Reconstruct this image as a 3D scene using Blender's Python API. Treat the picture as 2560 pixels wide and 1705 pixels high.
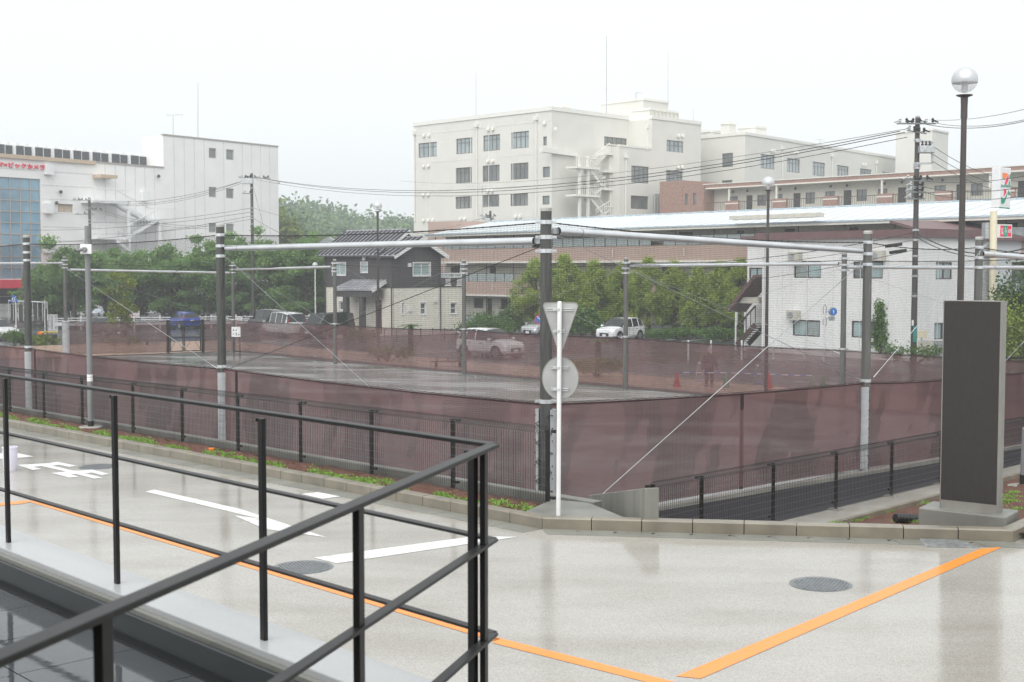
import bpy, math, random
import numpy as np
from mathutils import Vector, Matrix
for _o in list(bpy.data.objects): bpy.data.objects.remove(_o)
random.seed(7); rng = np.random.default_rng(7)
SC = bpy.context.scene
COL = SC.collection
# ---------------------------------------------------------------- camera
FPX, CX, CY, EYE = 3245.0, 1280.0, 852.5, 3.53           # focal length and centre in photo pixels, eye height
PITCH = math.atan((852.5 - 668.0) / FPX)
cam_d = bpy.data.cameras.new('camera'); cam = bpy.data.objects.new('camera', cam_d); COL.objects.link(cam)
cam.location = (0, 0, EYE); cam.rotation_euler = (math.pi / 2 - PITCH, 0, 0)
cam_d.sensor_width = 36.0; cam_d.lens = 36.0 * FPX / 2560.0
cam_d.clip_start = 0.1; cam_d.clip_end = 3000.0
cam_d.dof.use_dof = True; cam_d.dof.focus_distance = 30.0; cam_d.dof.aperture_fstop = 7.0
SC.camera = cam
# ---------------------------------------------------------------- sky and light (bright overcast, rain)
W = bpy.data.worlds.new('World'); SC.world = W; W.use_nodes = True
wn, wl = W.node_tree.nodes, W.node_tree.links; wn.clear()
SUN_EL, SUN_AZ = math.radians(50), math.radians(197)
sky = wn.new('ShaderNodeTexSky'); sky.sky_type = 'NISHITA'; sky.sun_disc = False
sky.sun_elevation = SUN_EL; sky.sun_rotation = SUN_AZ; sky.air_density = 1.0; sky.dust_density = 4.0
bw = wn.new('ShaderNodeRGBToBW'); mixs = wn.new('ShaderNodeMix'); mixs.data_type = 'RGBA'
mixs.inputs['Factor'].default_value = 0.93                # the cloud sheet evens the clear sky out
bg = wn.new('ShaderNodeBackground'); bg.inputs['Strength'].default_value = 0.13
wo = wn.new('ShaderNodeOutputWorld')
wl.new(sky.outputs[0], bw.inputs[0]); wl.new(bw.outputs[0], mixs.inputs['A'])
mixs.inputs['B'].default_value = (4.12, 4.28, 4.34, 1)
wl.new(mixs.outputs['Result'], bg.inputs['Color']); wl.new(bg.outputs[0], wo.inputs[0])
sun_d = bpy.data.lights.new('sun', 'SUN'); sun_d.energy = 1.5; sun_d.angle = math.radians(80); sun_d.color = (1, .98, .95)
sun = bpy.data.objects.new('sun', sun_d); COL.objects.link(sun); sun.location = (0, 0, 60)
sun.rotation_euler = (math.pi / 2 - SUN_EL, 0, math.pi - SUN_AZ)   # light falls away from the camera
SC.view_settings.view_transform = 'Standard'; SC.view_settings.look = 'None'
SC.view_settings.exposure = 0.99; SC.view_settings.gamma = 1.0; SC.view_settings.use_curve_mapping = False
SC.cycles.max_bounces = 8; SC.cycles.transparent_max_bounces = 24; SC.cycles.volume_bounces = 1
SC.cycles.diffuse_bounces = 3; SC.cycles.glossy_bounces = 3; SC.cycles.use_denoising = True
SC.cycles.sample_clamp_indirect = 6.0

# ---------------------------------------------------------------- photo pixel -> place helpers
_c, _s = math.cos(PITCH), math.sin(PITCH)
def ray(u, v):
    a, b = (u - CX) / FPX, (CY - v) / FPX
    return Vector((a, _c + b * _s, -_s + b * _c))
def at(u, v, Y):
    d = ray(u, v); t = Y / d.y
    return Vector((d.x * t, Y, EYE + d.z * t))
def on(u, v, pl):                                         # hit a plane z = a x + b y + c
    d = ray(u, v); t = (pl[2] - EYE) / (d.z - pl[0] * d.x - pl[1] * d.y)
    return Vector((d.x * t, d.y * t, EYE + d.z * t))
LOT = (.0082, -.0087, .0087 * 17.5)
def up(pl, h): return (pl[0], pl[1], pl[2] + h)
def lot(u, v, h=0.0): return on(u, v, up(LOT, h))
def lotz(x, y): return LOT[0] * x + LOT[1] * y + LOT[2]
def backz(y): return -1.38 - .0085 * max(0.0, y - 62)
E1, E2, C0 = Vector((.739, .674, 0)), Vector((-.674, .739, 0)), Vector((.58, 22.7, 0))
def courtz(x, y): return -1.0 - .012 * ((x - C0.x) * E1.x + (y - C0.y) * E1.y)
def cz(p): return Vector((p[0], p[1], courtz(p[0], p[1])))
CPL = (-.012 * E1.x, -.012 * E1.y, -1.0 + .012 * (C0.x * E1.x + C0.y * E1.y))
def bpos(u, Y): p = at(u, 700, Y); return Vector((p.x, Y, backz(Y)))

# ---------------------------------------------------------------- materials
MATS = {}
def srgb(r, g, b):
    f = lambda c: (c / 255 / 12.92) if c / 255 <= .04045 else ((c / 255 + .055) / 1.055) ** 2.4
    return (f(r), f(g), f(b))
def mat(name, col, rough=.6, metal=0.0, var=.12, scale=4.0, bump=0.0, bscale=30.0, spec=.5, coat=0.0, coat_r=.1,
        island=0.0, col2=None, stretch=None, detail=4.0, trans=0.0, rvar=0.0, coord='Object', leaf=0.0, ramp_=(.3, .7)):
    if name in MATS: return MATS[name]
    m = bpy.data.materials.new(name); m.use_nodes = True; MATS[name] = m
    n, l = m.node_tree.nodes, m.node_tree.links; p = n['Principled BSDF']
    p.inputs['Roughness'].default_value = rough; p.inputs['Metallic'].default_value = metal
    p.inputs['Specular IOR Level'].default_value = spec
    if coat: p.inputs['Coat Weight'].default_value = coat; p.inputs['Coat Roughness'].default_value = coat_r
    if trans: p.inputs['Transmission Weight'].default_value = trans
    tc = n.new('ShaderNodeTexCoord'); src = tc.outputs[coord]
    if stretch:
        mp = n.new('ShaderNodeMapping'); mp.inputs['Scale'].default_value = stretch; l.new(src, mp.inputs[0]); src = mp.outputs[0]
    nz = n.new('ShaderNodeTexNoise'); nz.inputs['Scale'].default_value = scale; nz.inputs['Detail'].default_value = detail
    l.new(src, nz.inputs['Vector'])
    mx = n.new('ShaderNodeMix'); mx.data_type = 'RGBA'
    c2 = col2 if col2 else tuple(c * (1 - var * 2) for c in col)
    c1 = col if col2 else tuple(min(1, c * (1 + var)) for c in col)
    mx.inputs['A'].default_value = (*c2, 1); mx.inputs['B'].default_value = (*c1, 1)
    ramp = n.new('ShaderNodeMapRange'); ramp.inputs[1].default_value = ramp_[0]; ramp.inputs[2].default_value = ramp_[1]
    l.new(nz.outputs['Fac'], ramp.inputs[0])
    fac = ramp.outputs[0]
    if island:
        ge = n.new('ShaderNodeNewGeometry'); ad = n.new('ShaderNodeMix'); ad.inputs['Factor'].default_value = island
        l.new(fac, ad.inputs['A']); l.new(ge.outputs['Random Per Island'], ad.inputs['B']); fac = ad.outputs['Result']
    l.new(fac, mx.inputs['Factor']); l.new(mx.outputs['Result'], p.inputs['Base Color'])
    if leaf:                                              # light shining through thin leaves
        tl = n.new('ShaderNodeBsdfTranslucent'); ms = n.new('ShaderNodeMixShader'); ms.inputs[0].default_value = leaf
        l.new(mx.outputs['Result'], tl.inputs['Color']); l.new(p.outputs[0], ms.inputs[1]); l.new(tl.outputs[0], ms.inputs[2]); l.new(ms.outputs[0], n['Material Output'].inputs[0])
    if rvar:
        rr = n.new('ShaderNodeMapRange'); rr.inputs[1].default_value = .35; rr.inputs[2].default_value = .65
        rr.inputs[3].default_value = max(.02, rough - rvar); rr.inputs[4].default_value = min(1, rough + rvar)
        l.new(nz.outputs['Fac'], rr.inputs[0]); l.new(rr.outputs[0], p.inputs['Roughness'])
    if bump:
        nb = n.new('ShaderNodeTexNoise'); nb.inputs['Scale'].default_value = bscale; nb.inputs['Detail'].default_value = 3
        l.new(src, nb.inputs['Vector']); bp = n.new('ShaderNodeBump'); bp.inputs['Strength'].default_value = bump
        bp.inputs['Distance'].default_value = .02
        l.new(nb.outputs['Fac'], bp.inputs['Height']); l.new(bp.outputs[0], p.inputs['Normal'])
        if coat: l.new(bp.outputs[0], p.inputs['Coat Normal'])
    return m

def wet_mat(name, base, damp, pool_lo, pool_hi, scale, r_dry, r_wet, bump, grain=120.0, streak=(1, 1, 1), sheen=1.0):
    """Rain-wet ground: grain in the base colour, a water film whose roughness and ripple vary in patches."""
    m = bpy.data.materials.new(name); m.use_nodes = True; MATS[name] = m
    n, l = m.node_tree.nodes, m.node_tree.links; p = n['Principled BSDF']
    tc = n.new('ShaderNodeTexCoord'); mp = n.new('ShaderNodeMapping'); mp.inputs['Scale'].default_value = streak
    l.new(tc.outputs['Object'], mp.inputs[0])
    big = n.new('ShaderNodeTexNoise'); big.inputs['Scale'].default_value = scale; big.inputs['Detail'].default_value = 5
    l.new(mp.outputs[0], big.inputs['Vector'])
    gr = n.new('ShaderNodeTexVoronoi'); gr.inputs['Scale'].default_value = grain; l.new(tc.outputs['Object'], gr.inputs['Vector'])
    rg = n.new('ShaderNodeMapRange'); rg.inputs[1].default_value = pool_lo; rg.inputs[2].default_value = pool_hi
    l.new(big.outputs['Fac'], rg.inputs[0])
    mx = n.new('ShaderNodeMix'); mx.data_type = 'RGBA'; mx.inputs['A'].default_value = (*base, 1); mx.inputs['B'].default_value = (*damp, 1)
    l.new(rg.outputs[0], mx.inputs['Factor'])
    hs = n.new('ShaderNodeMix'); hs.data_type = 'RGBA'; hs.blend_type = 'MULTIPLY'; hs.inputs['Factor'].default_value = .42
    gb = n.new('ShaderNodeRGBToBW'); l.new(gr.outputs['Color'], gb.inputs[0])
    l.new(mx.outputs['Result'], hs.inputs['A']); l.new(gb.outputs[0], hs.inputs['B'])
    ds = n.new('ShaderNodeHueSaturation'); ds.inputs['Saturation'].default_value = 1.0; ds.inputs['Value'].default_value = 1.3
    l.new(hs.outputs['Result'], ds.inputs['Color']); l.new(ds.outputs[0], p.inputs['Base Color'])
    rr = n.new('ShaderNodeMapRange'); rr.inputs[3].default_value = r_dry; rr.inputs[4].default_value = r_wet
    l.new(rg.outputs[0], rr.inputs[0])
    p.inputs['Roughness'].default_value = .7; p.inputs['Specular IOR Level'].default_value = .2
    p.inputs['Coat Weight'].default_value = sheen; p.inputs['Coat IOR'].default_value = 1.33
    l.new(rr.outputs[0], p.inputs['Coat Roughness'])
    fine = n.new('ShaderNodeTexNoise'); fine.inputs['Scale'].default_value = 22; fine.inputs['Detail'].default_value = 6
    l.new(tc.outputs['Object'], fine.inputs['Vector'])
    bp = n.new('ShaderNodeBump'); bp.inputs['Strength'].default_value = bump; bp.inputs['Distance'].default_value = .01
    l.new(fine.outputs['Fac'], bp.inputs['Height']); l.new(bp.outputs[0], p.inputs['Coat Normal']); l.new(bp.outputs[0], p.inputs['Normal'])
    return m

def screen_mat(name, col, clear, weave=90.0):
    m = bpy.data.materials.new(name); m.use_nodes = True; MATS[name] = m
    n, l = m.node_tree.nodes, m.node_tree.links; p = n['Principled BSDF']
    p.inputs['Roughness'].default_value = .75; p.inputs['Specular IOR Level'].default_value = .2
    tc = n.new('ShaderNodeTexCoord'); nz = n.new('ShaderNodeTexNoise'); nz.inputs['Scale'].default_value = .8; nz.inputs['Detail'].default_value = 5
    l.new(tc.outputs['Object'], nz.inputs['Vector'])
    mx = n.new('ShaderNodeMix'); mx.data_type = 'RGBA'; mx.inputs['A'].default_value = (*[c * .92 for c in col], 1); mx.inputs['B'].default_value = (*[c * 1.07 for c in col], 1)
    l.new(nz.outputs['Fac'], mx.inputs['Factor']); l.new(mx.outputs['Result'], p.inputs['Base Color'])
    tr = n.new('ShaderNodeBsdfTransparent'); ms = n.new('ShaderNodeMixShader')
    mr = n.new('ShaderNodeMapRange'); mr.inputs[1].default_value = .25; mr.inputs[2].default_value = .75
    mr.inputs[3].default_value = clear - .06; mr.inputs[4].default_value = clear + .06
    mp = n.new('ShaderNodeMapping'); mp.inputs['Scale'].default_value = (.7, .7, 6.5); n2 = n.new('ShaderNodeTexNoise'); n2.inputs['Scale'].default_value = 1.3; n2.inputs['Detail'].default_value = 7; n2.inputs['Distortion'].default_value = .6
    l.new(tc.outputs['Object'], mp.inputs[0]); l.new(mp.outputs[0], n2.inputs['Vector']); l.new(n2.outputs['Fac'], mr.inputs[0]); bp = n.new('ShaderNodeBump'); bp.inputs['Strength'].default_value = .15; bp.inputs['Distance'].default_value = .05; l.new(nz.outputs['Fac'], bp.inputs['Height']); l.new(bp.outputs[0], p.inputs['Normal'])
    l.new(mr.outputs[0], ms.inputs[0])
    l.new(p.outputs[0], ms.inputs[1]); l.new(tr.outputs[0], ms.inputs[2]); l.new(ms.outputs[0], n['Material Output'].inputs[0])
    return m

# ---------------------------------------------------------------- mesh collector
class MB:
    def __init__(s): s.v = []; s.f = []
    def add(s, vs, fs):
        o = len(s.v); s.v.extend([tuple(q) for q in vs]); s.f.extend([tuple(i + o for i in f) for f in fs]); return s
    def quad(s, a, b, c, d): return s.add([a, b, c, d], [(0, 1, 2, 3)])
    def poly(s, pts): return s.add(pts, [tuple(range(len(pts)))])
    def hexa(s, p):                                       # 8 corners: bottom ring 0-3, top ring 4-7
        return s.add(p, [(3, 2, 1, 0), (4, 5, 6, 7), (0, 1, 5, 4), (1, 2, 6, 5), (2, 3, 7, 6), (3, 0, 4, 7)])
    def box(s, x0, x1, y0, y1, z0, z1):
        return s.hexa([(x0, y0, z0), (x1, y0, z0), (x1, y1, z0), (x0, y1, z0), (x0, y0, z1), (x1, y0, z1), (x1, y1, z1), (x0, y1, z1)])
    def bar(s, a, b, w, h, upv=(0, 0, 1)):                # rectangular bar from a to b, w across, h along up
        a, b = Vector(a), Vector(b); d = (b - a).normalized(); u = Vector(upv)
        r = d.cross(u)
        if r.length < 1e-5: u = Vector((0, 1, 0)); r = d.cross(u)
        r.normalize(); u = r.cross(d).normalized(); r *= w / 2; u *= h / 2
        return s.hexa([a - r - u, a + r - u, b + r - u, b - r - u, a - r + u, a + r + u, b + r + u, b - r + u])
    def tube(s, a, b, r0, r1=None, n=8, cap=True):
        a, b = Vector(a), Vector(b); r1 = r0 if r1 is None else r1
        d = (b - a).normalized(); u = d.orthogonal().normalized(); w = d.cross(u)
        o = len(s.v)
        for c, r in ((a, r0), (b, r1)):
            for k in range(n):
                t = 2 * math.pi * k / n; s.v.append(tuple(c + u * (r * math.cos(t)) + w * (r * math.sin(t))))
        for k in range(n): s.f.append((o + k, o + (k + 1) % n, o + n + (k + 1) % n, o + n + k))
        if cap: s.f.append(tuple(o + n - 1 - k for k in range(n))); s.f.append(tuple(o + n + k for k in range(n)))
        return s
    def path(s, pts, r, n=5):
        for a, b in zip(pts[:-1], pts[1:]): s.tube(a, b, r, n=n, cap=False)
        return s
    def lathe(s, prof, c=(0, 0, 0), n=16):               # prof: (radius, z) list
        o = len(s.v); c = Vector(c)
        for r, z in prof:
            for k in range(n):
                t = 2 * math.pi * k / n; s.v.append((c.x + r * math.cos(t), c.y + r * math.sin(t), c.z + z))
        for i in range(len(prof) - 1):
            for k in range(n):
                a = o + i * n + k; b = o + i * n + (k + 1) % n; s.f.append((a, b, b + n, a + n))
        s.f.append(tuple(o + n - 1 - k for k in range(n))); m = o + (len(prof) - 1) * n; s.f.append(tuple(m + k for k in range(n)))
        return s
    def prism(s, pts, h):                                 # pts: 3D outline, extruded by vector h
        n = len(pts); h = Vector(h); o = len(s.v); s.v.extend([tuple(p) for p in pts]); s.v.extend([tuple(Vector(p) + h) for p in pts])
        s.f.append(tuple(o + n - 1 - k for k in range(n))); s.f.append(tuple(o + n + k for k in range(n)))
        for k in range(n): s.f.append((o + k, o + (k + 1) % n, o + n + (k + 1) % n, o + n + k))
        return s
    def mesh(s, name, off=None):
        me = bpy.data.meshes.new(name); v = s.v
        if off is not None: v = [(x - off[0], y - off[1], z - off[2]) for x, y, z in v]
        me.from_pydata(v, [], s.f); me.update(); return me

ORG = {}
def setp(o, label=None, cat=None, group=None, kind=None):
    if label: o['label'] = label
    if cat: o['category'] = cat
    if group: o['group'] = group
    if kind: o['kind'] = kind
    return o
def thing(name, label, cat, loc=(0, 0, 0), rz=0.0, group=None, kind=None):
    o = bpy.data.objects.new(name, None); COL.objects.link(o); o.location = loc; o.rotation_euler = (0, 0, rz)
    o.empty_display_size = .2; ORG[o.name] = Vector(loc); return setp(o, label, cat, group, kind)
def obj(name, mb, m, parent=None, smooth=False, local=False, kind=None, bevel=0.0):
    """Link one mesh object. Vertices are in world space unless local."""
    if parent is None:
        if local: off = Vector((0, 0, 0))
        else:
            a = np.array(mb.v); lo, hi = a.min(0), a.max(0); off = Vector(((lo[0] + hi[0]) / 2, (lo[1] + hi[1]) / 2, lo[2]))
        o = bpy.data.objects.new(name, mb.mesh(name, off)); o.location = off; org = off
    else:
        org = Vector((0, 0, 0)) if local else ORG[parent.name]
        o = bpy.data.objects.new(name, mb.mesh(name, org))
        o.parent = parent
    COL.objects.link(o); ORG[o.name] = org
    o.data.materials.append(MATS[m] if isinstance(m, str) else m)
    if smooth: o.data.polygons.foreach_set('use_smooth', [True] * len(o.data.polygons))
    if bevel:
        bv = o.modifiers.new('bevel', 'BEVEL'); bv.width = bevel; bv.segments = 2; bv.limit_method = 'ANGLE'
    if kind: o['kind'] = kind
    return o
def soft(o, ang=40):
    o.data.polygons.foreach_set('use_smooth', [True] * len(o.data.polygons))
    try: o.data.set_sharp_from_angle(angle=math.radians(ang))
    except Exception: pass
    return o
def copy_tree(o, parent=None):
    c = o.copy(); COL.objects.link(c); c.parent = parent
    for ch in [x for x in bpy.data.objects if x.parent is o]: copy_tree(ch, c)
    return c
def catenary(a, b, sag, n=14):
    a, b = Vector(a), Vector(b)
    return [a.lerp(b, k / n) - Vector((0, 0, sag * 4 * (k / n) * (1 - k / n))) for k in range(n + 1)]
def text_mb(txt, width, height, thick=.02, font_w=0):
    """Lettering in the XZ plane, lower left at the origin, facing -Y."""
    cu = bpy.data.curves.new('lettering', 'FONT'); cu.body = txt; cu.extrude = .01; cu.offset = font_w
    to = bpy.data.objects.new('lettering', cu); COL.objects.link(to)
    dg = bpy.context.evaluated_depsgraph_get(); me = bpy.data.meshes.new_from_object(to.evaluated_get(dg))
    bpy.data.objects.remove(to)
    v = np.array([tuple(q.co) for q in me.vertices]); lo, hi = v.min(0), v.max(0)
    sx, sz = width / (hi[0] - lo[0]), height / (hi[1] - lo[1])
    mb = MB(); mb.v = [((x - lo[0]) * sx, -(z - lo[2]) / (hi[2] - lo[2]) * thick, (y - lo[1]) * sz) for x, y, z in v]
    mb.f = [tuple(f.vertices) for f in me.polygons]; bpy.data.meshes.remove(me); return mb

# ---------------------------------------------------------------- facades: a vertical plane given by a foot point and a direction
class Fac:
    def __init__(s, p, d):
        s.p = Vector((p[0], p[1], 0)); s.d = Vector((d[0], d[1], 0)).normalized()
        s.n = Vector((s.d.y, -s.d.x, 0))
        if s.n.dot(-s.p) < 0: s.n = -s.n
    def px(s, u, v):
        d = ray(u, v); t = (s.p - Vector((0, 0, EYE))).dot(s.n) / d.dot(s.n)
        q = Vector((0, 0, EYE)) + d * t; return (q - s.p).dot(s.d), q.z
    def rect(s, u0, v0, u1, v1):
        um, vm = (u0 + u1) / 2, (v0 + v1) / 2
        a, b = s.px(u0, vm)[0], s.px(u1, vm)[0]; c, d = s.px(um, v1)[1], s.px(um, v0)[1]
        return min(a, b), max(a, b), min(c, d), max(c, d)
    def P(s, a, z, o=0.0): q = s.p + s.d * a + s.n * o; return Vector((q.x, q.y, z))
    def box(s, mb, a0, a1, z0, z1, o0, o1):
        q = [s.P(a0, z0, o0), s.P(a1, z0, o0), s.P(a1, z0, o1), s.P(a0, z0, o1)]
        mb.hexa(q + [Vector((k.x, k.y, z1)) for k in q]); return mb
    def wall(s, mb, a0, a1, z0, z1, holes=(), depth=.15, o=0.0):
        xs = sorted({a0, a1, *[min(max(k, a0), a1) for h in holes for k in h[:2]]}); zs = sorted({z0, z1, *[min(max(k, z0), z1) for h in holes for k in h[2:4]]})
        for i in range(len(xs) - 1):
            for j in range(len(zs) - 1):
                cx, cz_ = (xs[i] + xs[i + 1]) / 2, (zs[j] + zs[j + 1]) / 2
                if any(h[0] < cx < h[1] and h[2] < cz_ < h[3] for h in holes): continue
                mb.quad(s.P(xs[i], zs[j], o), s.P(xs[i + 1], zs[j], o), s.P(xs[i + 1], zs[j + 1], o), s.P(xs[i], zs[j + 1], o))
        for h in holes:
            q = [(h[0], h[2]), (h[1], h[2]), (h[1], h[3]), (h[0], h[3])]
            for k in range(4):
                a, b = q[k], q[(k + 1) % 4]
                mb.quad(s.P(a[0], a[1], o), s.P(b[0], b[1], o), s.P(b[0], b[1], o - depth), s.P(a[0], a[1], o - depth))
        return mb
    def window(s, h, parent, fm, gm, cols=2, rows=1, fw=.05, depth=.15, o=0.0, vsplit=None, name='window', blind=None):
        """window part (frame bars) with pane sub-parts, set back in the opening h = (a0, a1, z0, z1)"""
        a0, a1, z0, z1 = h; mb = MB(); i0, i1 = o - depth + .002, o - depth + .07
        s.box(mb, a0, a0 + fw, z0, z1, i0, i1); s.box(mb, a1 - fw, a1, z0, z1, i0, i1)
        s.box(mb, a0 + fw, a1 - fw, z0, z0 + fw, i0, i1); s.box(mb, a0 + fw, a1 - fw, z1 - fw, z1, i0, i1)
        cs = [a0 + (a1 - a0) * k / cols for k in range(1, cols)]
        for c in cs: s.box(mb, c - fw / 2, c + fw / 2, z0 + fw, z1 - fw, i0, i1 - .004)
        zz = vsplit if vsplit is not None else [z0 + (z1 - z0) * k / rows for k in range(1, rows)]
        for z in zz: s.box(mb, a0 + fw, a1 - fw, z - fw / 2, z + fw / 2, i0, i1 - .008)
        w = obj(name, mb, fm, parent)
        zl = [z0] + list(zz) + [z1]; cl = [a0] + cs + [a1]
        for i in range(len(cl) - 1):
            for j in range(len(zl) - 1):
                g = MB(); g.quad(s.P(cl[i], zl[j], i0 + .02), s.P(cl[i + 1], zl[j], i0 + .02), s.P(cl[i + 1], zl[j + 1], i0 + .02), s.P(cl[i], zl[j + 1], i0 + .02))
                obj('pane', g, gm if not (blind and i in blind) else blind[i], w)
        return w
# ================================================================ materials
wet_mat('pavement', (.40, .383, .35), (.325, .303, .265), .40, .64, .45, .13, .04, .11, grain=95.0, streak=(1.0, 2.2, 1))
wet_mat('court_floor', (.33, .33, .325), (.22, .22, .218), .40, .58, .22, .22, .03, .035, grain=60.0, streak=(.8, 1.6, 1))
wet_mat('asphalt', (.05, .05, .055), (.035, .035, .04), .4, .65, .12, .35, .10, .2, grain=50.0)
wet_mat('path_asphalt', (.028, .028, .034), (.02, .02, .026), .4, .65, .3, .55, .4, .5, grain=70.0, sheen=.35)
wet_mat('deck_tile', (.07, .078, .085), (.045, .05, .056), .35, .6, .9, .10, .02, .03, grain=200.0)
wet_mat('coping', (.44, .45, .455), (.39, .40, .405), .4, .6, .8, .22, .1, .04, grain=900.0)
mat('kerb_concrete', (.225, .20, .152), .45, var=.14, scale=2.5, bump=.15, bscale=60, coat=.5, coat_r=.25, island=.0)
mat('gutter_concrete', (.225, .23, .205), .4, var=.15, scale=1.6, bump=.1, bscale=40, coat=.7, coat_r=.18)
mat('concrete', (.20, .20, .178), .55, var=.18, scale=1.5, bump=.15, bscale=25, coat=.35, coat_r=.3, detail=8)
mat('concrete_pale', (.32, .31, .275), .5, var=.12, scale=1.2, bump=.1, bscale=25, coat=.5, coat_r=.2)
mat('soil', (.135, .055, .032), .9, col2=(.06, .022, .013), scale=9, bump=1.0, bscale=14, detail=8)
mat('clod', (.15, .062, .036), .9, col2=(.07, .026, .015), scale=20, island=.5)
mat('concrete_stained', (.27, .265, .235), .6, col2=(.15, .15, .13), scale=1.6, stretch=(3, 3, .35), detail=8, coat=.3, coat_r=.3); mat('upstand', (.022, .026, .028), .35, var=.1, coat=.4, coat_r=.15); mat('groundcover', (.27, .44, .07), .6, col2=(.12, .25, .035), scale=6, island=.7, leaf=.3)
mat('white_paint', (.80, .81, .80), .5, col2=(.50, .48, .44), scale=13, detail=12, ramp_=(.32, .43), coat=.5, coat_r=.2, bump=.1, bscale=70)
mat('orange_paint', (.95, .29, .018), .5, col2=(.55, .26, .10), scale=13, detail=12, ramp_=(.32, .43), coat=.5, coat_r=.2)
mat('iron', (.17, .185, .20), .35, metal=.3, var=.15, scale=20, bump=.3, bscale=40, coat=.7, coat_r=.15)
mat('galv', (.72, .74, .76), .36, metal=.7, var=.05, scale=2, rvar=.04)
mat('galv_dull', (.50, .52, .53), .42, metal=.7, var=.15, scale=12)
mat('rail_steel', (.017, .016, .016), .42, var=.15, scale=14, spec=.35)
mat('fence_steel', (.014, .012, .011), .45, var=.1, scale=8)
mat('wire', (.022, .022, .022), .45, metal=.2, var=.1); mat('wire_highlit', (.11, .11, .11), .35, metal=.3, var=.2, scale=30)  # cross wires get a paler copy as painted wet highlight
mat('net_twine', (.02, .02, .022), .8, var=.2, scale=2)
mat('rope', (.035, .03, .03), .8, var=.3, scale=40)
mat('pole_wet', (.085, .088, .082), .6, col2=(.03, .031, .029), scale=2.2, stretch=(6, 6, .7), bump=.12, bscale=30, coat=.35, coat_r=.25)
mat('pole_dry', (.15, .152, .142), .7, col2=(.085, .086, .08), scale=2.0, stretch=(5, 5, .6))
mat('pole_cap', (.42, .42, .40), .6)
mat('pole_brown', (.085, .075, .068), .6, col2=(.05, .045, .042), scale=2, stretch=(5, 5, .8))
mat('pad_vinyl', (.42, .435, .45), .45, var=.06, scale=3, bump=.15, bscale=9, stretch=(1, 1, 5))
screen_mat('screen', srgb(116, 87, 88), .17); screen_mat('screen_far', srgb(116, 88, 89), .30)
mat('screen_hem', srgb(66, 36, 40), .8, var=.2); mat('screen_seam', srgb(48, 34, 34), .8, var=.3, scale=25)
mat('sign_back', (.43, .435, .43), .45, metal=.3, var=.1, scale=3)
mat('white_coat', (.80, .80, .81), .35, var=.04, scale=3)
mat('grey_coat', (.20, .205, .215), .4, var=.06, scale=3, coat=.3, coat_r=.2)
mat('alum', (.30, .29, .265), .45, metal=.4, var=.08, scale=3)
mat('totem_brown', (.028, .024, .022), .6, var=.08, scale=5, stretch=(6, 6, 2), bump=.05, bscale=120)
mat('black_plastic', (.015, .015, .016), .4, var=.1)
mat('white_plastic', (.74, .72, .84), .4, var=.03)
mat('orange_plastic', (.95, .22, .03), .4, var=.05)
mat('lamp_post', (.055, .046, .042), .45, var=.12, scale=3, coat=.3, coat_r=.25)
screen_mat('glass_clear', (.72, .75, .78), .72)
mat('tile_paving', srgb(205, 165, 140), .45, col2=srgb(180, 140, 118), scale=1.5, coat=.6, coat_r=.2)
mat('grass_far', (.12, .20, .035), .8, col2=(.05, .09, .02), scale=3)
mat('yellow_paint', (.85, .55, .03), .4, var=.05); mat('red_plastic', (.62, .03, .03), .45, var=.08); mat('green_plastic', (.05, .22, .12), .45, var=.08)
mat('blue_paint', (.02, .19, .62), .35, var=.04); mat('red_paint', (.66, .03, .04), .4, var=.04); mat('teal_sheet', (.03, .30, .27), .5)

def flat(name, pts, m, parent, h, pl=LOT):
    """thin painted or laid sheet through photo pixels on the lot"""
    mb = MB(); mb.poly([on(u, v, up(pl, h)) for u, v in pts]); return obj(name, mb, m, parent)

# ================================================================ terrain
ys = [-40, 0, 20, 40, 62, 75, 90, 105, 120, 140, 170, 200, 240, 300, 420, 600, 900, 1600, 2600]; xs_ = [-1800, -700, -300, -120, -60, -25, 0, 25, 60, 120, 300, 700, 1800]
g = MB()
for y in ys:
    for x in xs_: g.v.append((x, y, backz(min(y, 260)) - (.35 if y < 62 else 0)))
nx = len(xs_)
for j in range(len(ys) - 1):
    for i in range(nx - 1): a = j * nx + i; g.f.append((a, a + 1, a + nx + 1, a + nx))
setp(obj('ground', g, 'asphalt', local=True), kind='structure')

# kerb line of the parking lot (photo pixels of the kerb foot, lot side)
KL0, KC, KR, KE = lot(-60, 1052), lot(1355, 1323), lot(2534, 1356), lot(2640, 1308)
lotmb = MB()
lp = [KL0 + (KL0 - KC) * .8, KC, KR, KE + (KE - KR) * 6, Vector((40, 4, 0)), Vector((40, -12, 0)), Vector((-45, -12, 0))]
lp = [Vector((p.x, p.y, lotz(p.x, p.y))) for p in lp]
lotmb.prism([p - Vector((0, 0, 1.9)) for p in lp][::-1], (0, 0, 1.9))
LOTO = setp(obj('parking_lot', lotmb, 'pavement'), kind='structure')

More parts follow.
